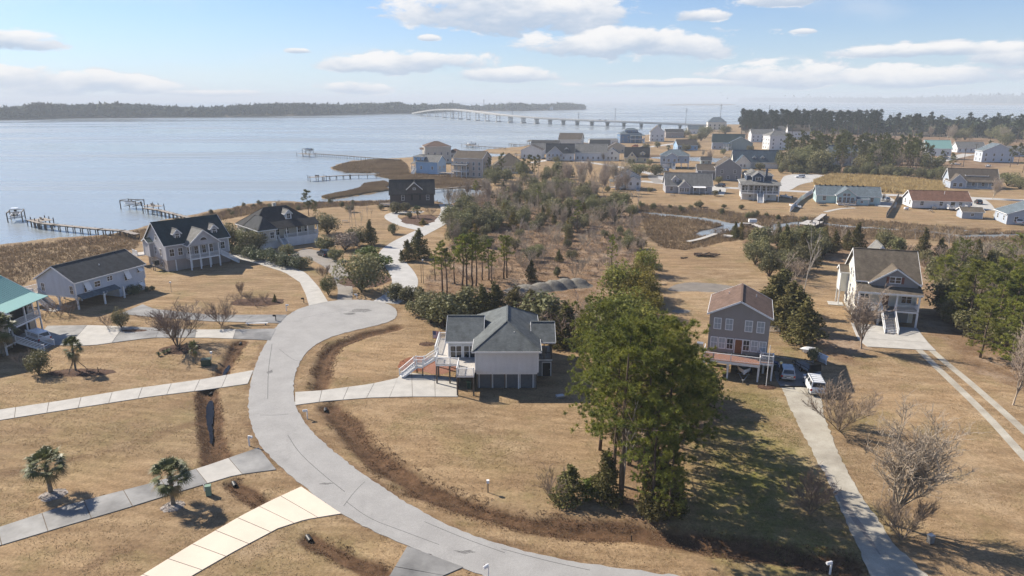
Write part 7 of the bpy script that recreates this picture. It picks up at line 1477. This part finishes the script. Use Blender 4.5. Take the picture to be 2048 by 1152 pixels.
# ------------------------------------------------------------------ vehicles
def wheel_pair(e, L, W_, r, ys):
    tm = MB().tube([(-.11, 0, 0), (.11, 0, 0)], [r, r], 14).mesh('wheel', RUBBER); rm = MB().tube([(-.125, 0, 0), (.125, 0, 0)], [r * .6, r * .6], 10).mesh('rim', METAL)
    for y in ys:
        for x in (-W_ / 2 + .08, W_ / 2 - .08): w = place('wheel', tm, e, (x, y, r)); place('rim', rm, w)
def car(p, heading, kind, paint, label, z=0.06):
    "front towards local +y"
    e = empty({'suv': 'parked_suv', 'pickup': 'pickup_truck', 'wagon': 'parked_suv'}[kind], (p[0], p[1], z), heading, label, 'car' if kind != 'pickup' else 'pickup')
    L, W_, hb, ht = {'suv': (4.6, 1.85, 1.05, 1.72), 'wagon': (5.5, 2.0, 1.2, 1.95), 'pickup': (5.6, 1.95, 1.15, 1.9)}[kind]
    y0, y1 = -L / 2, L / 2; r = .36
    side = [(y0, .45), (y0 + .06, .3), (y1 - .08, .3), (y1, .5), (y1 - .04, hb * .82), (y1 - 1.15, hb), (y0 + .05, hb), (y0, hb * .9)]
    bd = MB().prism(side, 'x', -W_ / 2, W_ / 2).build('body', paint, e); bv = bd.modifiers.new('bevel', 'BEVEL'); bv.width = .09; bv.segments = 2
    if kind == 'pickup': c0, c1, f0, f1 = -.1, 1.55, .1, .75
    else: c0, c1, f0, f1 = y0 + .08, y1 - 1.35, .25, .75
    def frus(z0, z1, a, b, ia, ib, w, iw, g=0.0):
        return [(-w / 2, a, z0), (w / 2, a, z0), (w / 2, b, z0), (-w / 2, b, z0), (-w / 2 + iw, a + ia, z1), (w / 2 - iw, a + ia, z1), (w / 2 - iw, b - ib, z1), (-w / 2 + iw, b - ib, z1)]
    FS = [(4, 5, 6, 7), (0, 1, 5, 4), (1, 2, 6, 5), (2, 3, 7, 6), (3, 0, 4, 7)]
    def cab(a, b, ia, ib, nm, n_side):
        v = frus(hb - .02, ht, a, b, ia, ib, W_ - .08, .16); o = MB().add(v, FS).build(nm, paint, e)
        V_ = [Vector(q) for q in v]
        for (i, j, k, l) in FS[1:]:
            A, B_, C_, D_ = V_[i], V_[j], V_[k], V_[l]; nrm = (B_ - A).cross(D_ - A).normalized(); cen = (A + B_ + C_ + D_) / 4
            long_ = abs(nrm.x) > .7; parts = n_side if long_ else 1
            for q in range(parts):
                f0_, f1_ = (q + .07) / parts, (q + .93) / parts
                bl = A.lerp(B_, f0_); br_ = A.lerp(B_, f1_); tl = D_.lerp(C_, f0_); tr_ = D_.lerp(C_, f1_)
                qv = [bl.lerp(tl, .14), br_.lerp(tr_, .14), br_.lerp(tr_, .88), bl.lerp(tl, .88)]
                MB().add([x + nrm * .012 for x in qv], [(0, 1, 2, 3)]).build('car_window', GLASS, o)
        return o
    cb = cab(c0, c1, f0, f1, 'cabin', 2 if kind == 'pickup' else 3)
    if kind == 'pickup': cab(y0 + .06, c0 - .06, .2, .08, 'bed_cap', 1)
    if kind == 'wagon':
        for k in range(4): MB().bar((-W_ * .36, c0 + .6 + k * .7, ht + .07), (W_ * .36, c0 + .6 + k * .7, ht + .07), .05).build('roof_bar', METAL, e)
        for x in (-1, 1): MB().bar((x * W_ * .36, c0 + .4, ht + .05), (x * W_ * .36, c1 - .9, ht + .05), .05).build('roof_rail', METAL, e)
    wheel_pair(e, L, W_, r, (y0 + .95, y1 - .95))
    TL = mat('red_tail_lamp', (0.45, 0.02, 0.02), rough=.2); HL = mat('clear_head_lamp', (0.6, 0.62, 0.65), rough=.1)
    for x in (-1, 1):
        MB().box(x * W_ / 2 - .12 - (.1 if x > 0 else -.1) - .04, x * W_ / 2 + .12 - (.1 if x > 0 else -.1) - .04, y0 - .03, y0 + .02, hb * .62, hb * .88).build('tail_lamp', TL, e)
        MB().box(x * (W_ / 2 - .3) - .18, x * (W_ / 2 - .3) + .18, y1 - .03, y1 + .02, hb * .55, hb * .72).build('headlamp', HL, e)
        MB().box(x * (W_ / 2 + .1) - .09, x * (W_ / 2 + .1) + .09, c1 - .9, c1 - .75, hb + .02, hb + .2).build('mirror', paint, e)
    MB().box(-W_ / 2 + .05, W_ / 2 - .05, y0 - .09, y0 + .02, .38, .6).build('bumper', METAL if kind != 'suv' else paint, e); MB().box(-W_ / 2 + .05, W_ / 2 - .05, y1 - .02, y1 + .08, .36, .58).build('bumper', METAL if kind != 'suv' else paint, e)
    MB().box(-.26, .26, y0 - .1, y0 - .092, .62, .76).build('number_plate', WHITE, e)
    return e
CW = mat('white_car_paint', (0.72, 0.73, 0.74), rough=.25, var=.03, spec=.5); CS = mat('silver_car_paint', (0.40, 0.43, 0.46), rough=.25, metal=.5, var=.03); CR_ = mat('red_car_paint', (0.4, .05, .03), rough=.3); CD = mat('dark_car_paint', (0.03, 0.035, 0.045), rough=.25)
car(G(1572, 752), R(-15), 'suv', CS, 'silver SUV parked right of the boat under the grey house')
car(G(1627, 778), R(-12), 'wagon', CW, 'large white SUV with roof bars on the gravel drive')
car(G(74, 682), R(60), 'pickup', CW, 'white pickup with a camper cap beside the teal-roofed house')
car(G(1440, 374), R(40), 'suv', CD, 'dark car on the concrete beside the grey cottage'); car(G(1270, 294), R(70), 'wagon', mat('orange_paint', (0.6, 0.14, 0.03), rough=.4), 'orange-red vehicle in front of the deep blue house')
car(G(2036, 448), R(-30), 'wagon', CW, 'white vehicle at the right edge beside the blue-grey house')
for u, v, pa, l in ((1200, 240.2, CD, 'left dark car crossing the bridge'), (1211, 240.6, CD, 'right dark car crossing the bridge'), (1293, 243.6, CW, 'white van crossing the bridge')):
    i = min(range(nd - 1), key=lambda k: abs((1024 + FPX * BP[k][0] / (BP[k][1] * _cp - (BP[k][2] - CAM_H) * _sp)) - u)); p = BP[i]; q = BP[i + 1]; f = .5 if 'right' in l else .15
    car((p[0] + (q[0] - p[0]) * f, p[1] + (q[1] - p[1]) * f), math.atan2(q[1] - p[1], q[0] - p[0]) - 1.57, 'suv', pa, l, p[2] + (q[2] - p[2]) * f + .02)
pb = G(1492, 752); boat((pb[0], pb[1] + 1.0, .55), R(160), 5.4, 'white motorboat on its trailer under the grey house deck', BWHITE)
t_ = empty('boat_trailer', (pb[0], pb[1] + 1.0, 0), R(160), 'galvanised boat trailer with its tongue on the grass before the grey house', 'trailer')
for x in (-1, 1): MB().bar((x * .8, -2.2, .5), (x * .6, 1.6, .5), .1).build('frame_rail', METAL, t_); MB().bar((x * .6, 1.6, .5), (0, 4.3, .5), .1).build('tongue', METAL, t_)
for y in (-1.8, 0, 1.5): MB().bar((-.85, y, .46), (.85, y, .46), .1).build('cross_bar', METAL, t_)
wheel_pair(t_, 4, 2.1, .3, (-.6,)); MB().bar((0, 4.1, 0), (0, 4.1, .7), .09).build('jack', METAL, t_)
p = G(1612, 740); t_ = empty('utility_trailer', (p[0], p[1], 0), R(12), 'dark flat utility trailer with mesh ramp behind the white SUV', 'trailer')
MB().box(-1.0, 1.0, -1.9, 1.9, .5, .6).build('bed', CONCD, t_)
for x in (-1.0, 1.0): MB().bar((x, -1.9, .95), (x, 1.9, .95), .06).build('side_rail', BLACK, t_); [MB().bar((x, y, .55), (x, y, .95), .06).build('stake', BLACK, t_) for y in (-1.9, 0, 1.9)]
MB().box(-.95, .95, -1.98, -1.92, .5, 1.6).build('ramp', BLACK, t_); MB().bar((0, 1.9, .5), (0, 3.2, .45), .1).build('tongue', METAL, t_); wheel_pair(t_, 4, 2.3, .32, (-.3,))
p = G(2008, 440); boat((p[0], p[1], .5), R(40), 6.5, 'cream boat parked beside the blue-grey house at the right edge', BTAN, cover=True)
for u, v, l in ((1571, 396, 'white boat upturned right of the large porch house'), (1590, 415, 'small boat lying at the end of the white fence'), (1590 + 320, 330, 'white boats stored by the wide pale drive'), (1975, 334, 'white skiff on the bank near the light blue house')): p = G(u, v); boat((p[0], p[1], .1), R(rnd.uniform(0, 180)), 5.2, l)

# ------------------------------------------------------------------ fences
def fence(pts, label, hgt, m, pm, style='board', sp=2.4):
    P_ = PX(pts); e = empty('fence', (P_[0][0], P_[0][1], 0), 0, label, 'fence'); b = Vector((P_[0][0], P_[0][1], 0))
    for p, q in zip(P_[:-1], P_[1:]):
        a = Vector((p[0], p[1], 0)) - b; c = Vector((q[0], q[1], 0)) - b; L = (c - a).length; n = max(1, round(L / sp)); d = (c - a).normalized()
        for i in range(n + 1): r = a.lerp(c, i / n); MB().bar(r, r + Vector((0, 0, hgt + .1)), .13).build('post', pm, e)
        for i in range(n):
            r0, r1 = a.lerp(c, i / n) + d * .08, a.lerp(c, (i + 1) / n) - d * .08
            if style == 'board': MB().bar(r0 + Vector((0, 0, hgt * .52)), r1 + Vector((0, 0, hgt * .52)), .04, hgt * .94).build('panel', m, e)
            else:
                pn = MB()
                for z in (.15, hgt - .1): pn.bar(r0 + Vector((0, 0, z)), r1 + Vector((0, 0, z)), .05, .08)
                k = max(2, int((r1 - r0).length / .16))
                for j in range(k + 1): s_ = r0.lerp(r1, j / k); pn.bar(s_ + Vector((0, 0, .05)), s_ + Vector((0, 0, hgt)), .05 if style == 'picket' else .025, .02)
                pn.build('panel', m, e)
    return e
fence([(1580, 424), (1601, 402), (1626, 386)], 'white vinyl fence between the large porch house and the aqua house', 1.8, WHITE, WHITE)
fence([(1772, 436), (1786, 414), (1797, 394)], 'weathered board fence between the aqua house and the red-brown roofed house', 1.8, WOOD, WOOD)
fence([(1535, 664), (1560, 664), (1582, 667)], 'low white picket fence behind the grey house', 1.1, WHITE, WHITE, 'picket'); fence([(1548, 727), (1590, 733), (1624, 738)], 'thin metal fence along the parking apron', 1.2, METAL, METAL, 'rail')
# ------------------------------------------------------------------ roadside things
def mailbox(u, v, label, m=WHITE, h=1.15, rz=0.0):
    p = G(u, v); e = empty('mailbox', (p[0], p[1], h1(*p)), rz, label, 'mailbox', 'mailboxes along the street')
    MB().box(-.06, .06, -.06, .06, -.1, h + .15).build('post', m, e); MB().box(-.42, .12, -.05, .05, h - .14, h - .06).build('arm', m, e)
    b = MB().prism([(-.1, 0), (.1, 0), (.1, .13), (.07, .2), (0, .23), (-.07, .2), (-.1, .13)], 'x', -.5, -.02).build('box', m, e, (0, 0, h - .05)); MB().box(-.3, -.26, .105, .13, .05, .25).build('flag', REDSH, b)
mailbox(499, 892, 'white mailbox at the road edge above the stained driveway', rz=2.9); mailbox(615, 838, 'white mailbox at the mouth of the white house driveway', rz=.4); mailbox(573, 622, 'white mailbox by the turning circle lawn', rz=3.0); mailbox(552, 642, 'black mailbox between two driveways', BLACK, 1.0); mailbox(608, 606, 'dark small mailbox beside the curved driveway', BLACK, .9)
mailbox(976, 1155, 'white mailbox at the bottom of the picture', rz=.8); mailbox(1660, 1146, 'white mailbox beside the gravel drive mouth', rz=.3); mailbox(714, 597, 'small pale mailbox by the gravel drive', WHITE, .8)
def post_thing(name, u, v, h, label, cat, m, top=None, r=.06):
    p = G(u, v); e = empty(name, (p[0], p[1], h1(*p)), 0, label, cat); MB().tube([(0, 0, -.1), (0, 0, h)], [r, r * .9], 8).build('post', m, e)
    if top: MB().box(-.14, .14, -.14, .14, h, h + .3).build('head', top, e)
    return e
post_thing('marker_post', 976, 985, 1.1, 'short timber marker post beside the front swale', 'post', POSTW, WHITE); post_thing('lamp_post', 1558, 762, 0.01 + 2.6, 'small lamp post behind the silver SUV', 'lamp', BLACK, mat('lamp_glass', (.7, .6, .3), rough=.2)) 
post_thing('flag_pole', 1532, 773, 6.0, 'bare white flagpole in front of the grey house', 'flagpole', WHITE, None, .05); post_thing('lamp_post', 847, 567, 5.0, 'tall thin lamp post beside the lane', 'lamp', POSTW, WHITE); post_thing('timber_pole', 843, 566, 4.0, 'bare timber pole next to the tall lamp post', 'post', POSTW)
post_thing('lamp_post', 343, 584, 1.9, 'thin garden lamp on the left lawn', 'lamp', METAL, WHITE, .04); post_thing('bollard', 197, 745, .8, 'short dark post in the staked palm bed', 'post', BLACK); post_thing('hydrant', 1263, 1075, .6, 'low pipe stub in the front swale', 'post', BLACK)
GRN = mat('utility_green_paint', (0.22, 0.33, 0.24), rough=.5)
def cabinet(u, v, label, w=.5, d=.45, h=1.0, m=GRN, rz=.3):
    p = G(u, v); e = empty('utility_cabinet', (p[0], p[1], h1(*p)), rz, label, 'utility box'); MB().box(-w / 2, w / 2, -d / 2, d / 2, -.05, h).build('cabinet', m, e); MB().box(-w / 2 - .03, w / 2 + .03, -d / 2 - .03, d / 2 + .03, h + .002, h + .08).build('lid', m, e); MB().box(-w * .3, w * .3, -d / 2 - .02, -d / 2 - .002, h * .2, h * .8).build('door', m, e); return e
cabinet(418, 990, 'green utility cabinet beside the round-headed palm'); cabinet(413, 730, 'wide dark green transformer box on the left lawn', 1.3, 1.1, .9, mat('dark_green_paint', (.05, .08, .05), rough=.5)); cabinet(1860, 1085, 'pale utility box in the shadow of the large bare tree', .5, .4, .7, METAL); cabinet(1120, 795, 'low grey lid box in the white house shadow', 1.0, .7, .25, METAL)
post_thing('vent_stub', 409, 982, .7, 'white pipe stub left of the green utility cabinet', 'post', WHITE); post_thing('garden_light', 424, 722, 1.2, 'twin pale garden light beside the transformer box', 'lamp', WHITE, WHITE, .03)
def culvert(u, v, label, rz):
    p = G(u, v); z = h1(*p); e = empty('culvert_pipe', (p[0], p[1], z), rz, label, 'culvert'); n = 14
    mb = MB(); A = [(.24 * math.cos(6.283 * k / n), .24 * math.sin(6.283 * k / n)) for k in range(n)]; B_ = [(a * .82, b * .82) for a, b in A]
    vs = [(a, -.1, b + .1) for a, b in A] + [(a, -.1, b + .1) for a, b in B_] + [(a, .8, b + .1) for a, b in A] + [(a, .8, b + .1) for a, b in B_]
    fs = [(k, (k + 1) % n, n + (k + 1) % n, n + k) for k in range(n)] + [(k, 2 * n + k, 2 * n + (k + 1) % n, (k + 1) % n) for k in range(n)] + [(n + k, n + (k + 1) % n, 3 * n + (k + 1) % n, 3 * n + k) for k in range(n)]
    mb.add(vs, fs).build('pipe', BLACK, e); MB().tube([(0, .3, .1), (0, .32, .1)], [.195, .195], 12).build('bore', DARKIN, e)
for u, v, l, a in ((651, 817, 'dark culvert mouth at the head of the front swale', .3), (420, 784, 'dark culvert mouth at the head of the flooded ditch', 0), (470, 968, 'dark culvert mouth in the lawn below the stained driveway', .6), (620, 1077, 'dark culvert mouth below the cream driveway', .6), (480, 684, 'dark culvert mouth near the upper driveway', .2)): culvert(u, v, l, a)
p = G(514, 650); e = empty('ramp_plank', (p[0], p[1], 0), .05, 'white board lying across the ditch between two driveways', 'plank'); MB().box(-1.9, 1.9, -.16, .16, .3, .38).build('board', WHITE, e); [MB().box(x - .1, x + .1, -.12, .12, 0, .3).build('support', CONCG, e) for x in (-1.5, 1.5)]
# shell and stone beds
SHELL = mat('oyster_shell_mulch', (0.45, 0.41, 0.37), rough=.9, var=.3, scale=5, col2=(.14, .11, .10), bump=.8, bscale=7)
def bed(u, v, rx, ry, label, m, n=90, sz=.16, cat='stone bed', name='stone_bed', rise=.12):
    p = G(u, v); z = h1(*p); e = empty(name, (p[0], p[1], z), 0, label, cat); k = 20; rg = random.Random(int(u * 7 + v))
    ring = [(rx * math.cos(6.283 * i / k) * rg.uniform(.88, 1.08), ry * math.sin(6.283 * i / k) * rg.uniform(.88, 1.08)) for i in range(k)]
    MB().add([(0, 0, rise)] + [(x * .6, y * .6, rise * .8) for x, y in ring] + [(x, y, .01) for x, y in ring], [(0, 1 + i, 1 + (i + 1) % k) for i in range(k)] + [(1 + i, 1 + k + i, 1 + k + (i + 1) % k, 1 + (i + 1) % k) for i in range(k)]).build('mound', m, e, smooth=True)
    mb = MB()
    for i in range(n):
        a = rg.uniform(0, 6.283); r = math.sqrt(rg.random()); c = Vector((rx * r * math.cos(a) * .95, ry * r * math.sin(a) * .95, rise * (1 - r * .9) + .02)); s = sz * rg.uniform(.5, 1.3)
        q = [Vector((rg.uniform(-1, 1), rg.uniform(-1, 1), rg.uniform(-.3, .5))) * s for _ in range(4)]; mb.add([c + w for w in q], [(0, 1, 2), (0, 2, 3), (0, 3, 1), (1, 3, 2)])
    tag(mb.build('stones', m, e), kind='stuff'); return e
bed(107, 990, 1.25, 1.15, 'pale shell bed round the leftmost cabbage palm', SHELL, 160); bed(346, 1013, 1.1, 1.0, 'pale shell bed round the round-headed cabbage palm', SHELL, 140); bed(362, 698, 3.3, 2.4, 'dark stone bed under the large crape myrtle', MULCH, 120, .22); bed(160, 745, 5.0, 1.6, 'mulched bed round the staked palm', MULCH, 120); bed(515, 604, 5.5, 3.0, 'mulched island bed with brown shrubs on the left lawn', MULCH, 60); bed(728, 560, 6, 7, 'planted mulch bed between the two lanes', MULCH, 60, .2); bed(838, 440, 6.5, 11, 'planted island inside the turning loop', MULCH, 60, .25); bed(1533, 774, 1.3, 1.0, 'mulched ring at the foot of the white flagpole', MULCH, 60)
bed(835, 728, 3.0, 3.2, 'red pine straw bed under the white stairs', STRAW, 80); bed(270, 662, 3.4, 1.0, 'stone border beside the left driveway', MULCH, 60, .2); bed(855, 688, 1.4, 1.0, 'small planted bed with the flag', MULCH, 40); bed(878, 735, 2.6, 2.6, 'brick-red patio mulch under the white deck', BRICK, 10)
# gravel mounds and the log pile on the cleared lots
for i, (u, v, r, hh) in enumerate(((1052, 582, 4.4, 1.3), (1082, 579, 3.4, 1.5), (1106, 576, 3.3, 1.7), (1130, 572, 3.3, 1.7), (1154, 570, 3.3, 1.5))):
    p = G(u, v); rg = random.Random(i); k = 18; vs = [(0, 0, hh)]; fs = []
    for j, (f, zf) in enumerate(((.3, .9), (.6, .52), (.85, .16), (1.05, -.02))):
        for q in range(k): a = 6.283 * q / k; s_ = f * r * rg.uniform(.9, 1.1); vs.append((s_ * math.cos(a), s_ * math.sin(a) * .8, hh * zf + rg.uniform(-.05, .05)))
    fs += [(0, 1 + q, 1 + (q + 1) % k) for q in range(k)]
    for j in range(3): fs += [(1 + j * k + q, 1 + (j + 1) * k + q, 1 + (j + 1) * k + (q + 1) % k, 1 + j * k + (q + 1) % k) for q in range(k)]
    tag(MB().add(vs, fs).build('gravel_mound', mat('grey_gravel', (0.22, 0.205, 0.175), rough=1, var=.2, scale=2, bump=.6, bscale=6), None, (p[0], p[1], 0), smooth=True), ('flattened leftmost', 'second', 'middle', 'fourth', 'rightmost')[i] + ' gravel mound of the row in the clearing', 'mound', 'gravel mounds in the clearing')
p = G(1412, 512); e = empty('log_pile', (p[0], p[1], 0), 0, 'brown pile of cut logs on the cleared lot', 'log pile'); rg = random.Random(4)
for i in range(16): a = rg.uniform(-.7, .7); c = Vector((rg.uniform(-2.2, 2.2), rg.uniform(-1, 1), .2 + .35 * rg.random())); d = Vector((math.cos(a), math.sin(a), rg.uniform(-.1, .2))) * rg.uniform(.8, 1.6); MB().tube([c - d, c + d], [.2, .16], 7).build('log', BARK, e)
p = G(1368, 517); e = empty('log_pile', (p[0], p[1], 0), 0, 'small heap of branches left of the cut logs', 'log pile'); [MB().tube([(rg.uniform(-1, 1), rg.uniform(-.5, .5), .1), (rg.uniform(-1, 1), rg.uniform(-.5, .5), .4)], [.1, .07], 6).build('branch', BARK, e) for i in range(7)]
# stars and stripes garden flag
p = G(866, 683); e = empty('garden_flag', (p[0], p[1], 0), R(-12), 'red, white and blue striped garden flag beside the white house', 'flag'); MB().tube([(0, 0, 0), (0, 0, 1.9)], [.03, .025], 6).build('pole', METAL, e)
FR, FB = mat('flag_red', (0.45, 0.02, 0.03), rough=.8), mat('flag_blue', (0.02, 0.04, 0.16), rough=.8)
FWH = mat('flag_white', (0.8, 0.8, 0.8), rough=.8)
for i in range(13): z = 1.85 - (i + 1) * .1; x0 = .02 if i > 6 else .55; MB().add([(x0, -.01 + .05 * math.sin(0), z), (.9, -.06, z), (1.35, .05, z - .05), (x0, -.01, z + .098), (.9, -.06, z + .098), (1.35, .05, z + .048)], [(0, 1, 4, 3), (1, 2, 5, 4)]).build('stripe', FR if i % 2 == 0 else FWH, e)
ca = MB().box(.02, .548, -.02, -.008, 1.15, 1.85).build('canton', FB, e)
for r_i in range(5):
    for c_i in range(6): MB().prism([((.065 + c_i * .085) + (.03 if k % 2 == 0 else .013) * math.sin(6.283 * k / 10), (1.22 + r_i * .135) + (.03 if k % 2 == 0 else .013) * math.cos(6.283 * k / 10)) for k in range(10)], 'y', -.026, -.021).build('star', FWH, ca)
# agaves by the crape myrtle
for u, v, s in ((318, 712, .8), (335, 705, .9), (328, 708, .6)):
    p = G(u, v); e = empty('agave_plant', (p[0], p[1], .03), rnd.random() * 6, 'spiky grey-green agave left of the crape myrtle bed', 'plant', 'agaves beside the crape myrtle bed')
    for k in range(14): a = 6.283 * k / 14; t = rnd.uniform(.5, 1.1); d = Vector((math.cos(a) * math.cos(t), math.sin(a) * math.cos(t), math.sin(t))) * s; q = Vector((-math.sin(a), math.cos(a), 0)) * .08; MB().add([-q, q, d * .55 + q * 1.1, d, d * .55 - q * 1.1], [(0, 1, 2, 3, 4)]).build('leaf', HEDGE, e)
# stakes of the young palm
p = G(152, 742)
for k in range(3):
    a = 6.283 * k / 3 + .4; e = empty('palm_stake', (p[0], p[1], 0), a, ('left', 'right', 'rear')[k] + ' slanting stake of the young palm', 'stake', 'stakes of the young palm'); MB().bar((1.5, 0, .0), (.12, 0, 1.9), .07).build('stake', POSTW, e)
# white boat rack beside the silver SUV
p = G(1632, 722); e = empty('upturned_boat', (p[0], p[1], 0), R(20), 'white upturned skiff leaning beside the parking apron', 'boat'); o = hull(3.6, 1.3, .5, BWHITE).build('hull', BWHITE, e, (0, 0, .75)); o.rotation_euler = (0, R(100), 0)
p = G(1616, 708); e = empty('upturned_boat', (p[0], p[1], 0), R(60), 'small white dinghy standing against the dark bush', 'boat'); o = hull(2.6, 1.1, .45, BWHITE).build('hull', BWHITE, e, (0, 0, .65)); o.rotation_euler = (0, R(110), 0)
# lawn furniture in the village
for u, v, l in ((1643, 411, 'dark round trampoline on the aqua house lawn'),): p = G(u, v); e = empty('trampoline', (p[0], p[1], 0), 0, l, 'trampoline'); MB().tube([(0, 0, .7), (0, 0, .76)], [1.6, 1.6], 16).build('mat', BLACK, e); [MB().bar((1.5 * math.cos(t), 1.5 * math.sin(t), 0), (1.5 * math.cos(t), 1.5 * math.sin(t), .72), .07).build('leg', METAL, e) for t in (0, 1.57, 3.14, 4.71)]
p = G(1812, 420); e = empty('propane_tank', (p[0], p[1], .35), .3, 'white propane tank on the lawn of the red-brown roofed house', 'tank'); MB().tube([(-.9, 0, .3), (-.75, 0, .3), (.75, 0, .3), (.9, 0, .3)], [.15, .42, .42, .15], 12).build('tank', WHITE, e); [MB().box(x - .08, x + .08, -.3, .3, -.35, 0).build('foot', METAL, e) for x in (-.5, .5)]
# yard clutter
BIN = mat('green_bin_plastic', (0.03, 0.07, 0.05), rough=.5); BINB = mat('blue_bin_plastic', (0.03, 0.07, 0.17), rough=.5)
def bin_(u, v, label, m):
    p = G(u, v); e = empty('wheeled_bin', (p[0], p[1], .02), rnd.random(), label, 'bin'); MB().prism([(-.24, .1), (.24, .1), (.3, .95), (-.3, .95)], 'y', -.27, .27).build('bin_body', m, e); MB().box(-.32, .32, -.3, .32, .955, 1.02).build('lid', m, e)
    wm__ = MB().tube([(-.03, 0, 0), (.03, 0, 0)], [.1, .1], 10).mesh('wheel', RUBBER); [place('wheel', wm__, e, (x, .24, .1)) for x in (-.25, .25)]
for a in ((1547, 742, 'green wheeled bin behind the deck of the grey house', BIN), (1550, 737, 'blue wheeled bin behind the deck of the grey house', BINB), (938, 777, 'green wheeled bin under the deck of the white house', BIN), (318, 532, 'green wheeled bin at the corner of the green-roofed house', BIN), (1706, 640, 'blue wheeled bin beside the cream house garage', BINB), (1440, 384, 'green wheeled bin beside the grey cottage', BIN), (1942, 412, 'blue wheeled bin by the red-brown roofed house', BINB)): bin_(*a)
def table_(u, v, label):
    p = G(u, v); e = empty('picnic_table', (p[0], p[1], 0), rnd.random() * 3, label, 'table'); MB().box(-.9, .9, -.38, .38, .7, .75).build('table_top', WOOD, e); [MB().box(-.9, .9, y - .13, y + .13, .42, .46).build('bench', WOOD, e) for y in (-.72, .72)]
    [MB().bar((x, -.7, 0), (x, .25, .7), .09).build('leg', WOOD, e) or MB().bar((x, .7, 0), (x, -.25, .7), .09).build('leg', WOOD, e) for x in (-.7, .7)]
for a in ((1345, 392, 'picnic table on the lawn before the grey cottage'), (1690, 414, 'picnic table beside the aqua house path'), (1860, 424, 'picnic table on the lawn of the red-brown roofed house'), (690, 445, 'picnic table on the shore lawn'), (1260, 390, 'picnic table before the white cottage')): table_(*a)
for u, v, hd, pa, l in ((1330, 343, 30, CS, 'silver car on the drive of the blue-grey stilt house'), (1956, 408, -20, CD, 'dark car on the drive beside the red-brown roofed house'), (1600, 356, 80, CW, 'white car parked on the village turning circle'), (1768, 402, 10, CS, 'silver car beside the board fence'), (1110, 321, 60, CW, 'white car by the dark-roofed gable house'), (1285, 296, 75, CS, 'silver car on the village road near the deep blue house'), (1890, 319, 60, CW, 'white car on the wide pale drive'), (648, 512, 40, CD, 'dark car on the gravel drive of the black-roofed house')): car(G(u, v), R(hd), 'suv', pa, l)
# ------------------------------------------------------------------ birds over the far water
BIRD = mat('dark_bird', (0.05, 0.05, 0.055), rough=.9)
bm_ = MB().add([(0, .28, 0), (-.07, 0, .03), (0, -.3, 0), (.07, 0, .03), (0, 0, -.06)], [(0, 1, 4), (0, 4, 3), (1, 2, 4), (4, 2, 3), (0, 3, 1), (1, 3, 2)]).mesh('body', BIRD); wl_ = MB().add([(.04, .1, .02), (.5, .06, .2), (.95, -.12, .1), (.5, -.1, .19), (.04, -.1, .02)], [(0, 1, 3, 4), (1, 2, 3)]).mesh('wing', BIRD)
rg = random.Random(9)
for u, v in ((1442, 186), (1445, 191), (1455, 197), (1468, 194), (1475, 213), (1530, 210), (1570, 192), (1575, 188), (1588, 192), (1617, 190), (1622, 208), (1638, 200), (1660, 194), (1662, 203), (1590, 209), (1545, 217), (1696, 216), (1724, 192), (1640, 213), (1520, 209)):
    d = ray(u, v); t = rg.uniform(300, 420) / d[1]; e = empty('bird', (d[0] * t, d[1] * t, CAM_H + d[2] * t), rg.uniform(0, 6.28), 'dark bird flying over the water beyond the village', 'bird', 'flock of birds over the far water'); e.rotation_euler = (rg.uniform(-.3, .3), rg.uniform(-.5, .5), rg.uniform(0, 6.28)); e.scale = (.8, .8, .8)
    place('body', bm_, e); place('wing', wl_, e); w = place('wing', wl_, e); w.scale = (-1, 1, 1)
# ------------------------------------------------------------------ haze
hb = MB().box(-14900, 14900, -700, 15900, -3.5, 82.0)
hm = bpy.data.materials.new('coastal_haze'); hm.use_nodes = True
ht = hm.node_tree; ht.nodes.clear()
pv = N(ht, 'ShaderNodeVolumePrincipled'); pv.inputs['Color'].default_value = (0.86, 0.93, 1.0, 1); pv.inputs['Density'].default_value = 0.00020
pv.inputs['Anisotropy'].default_value = 0.0
hout = N(ht, 'ShaderNodeOutputMaterial'); ht.links.new(pv.outputs[0], hout.inputs['Volume'])
tag(hb.build('haze', hm), 'thin bluish coastal haze', None, kind='stuff')
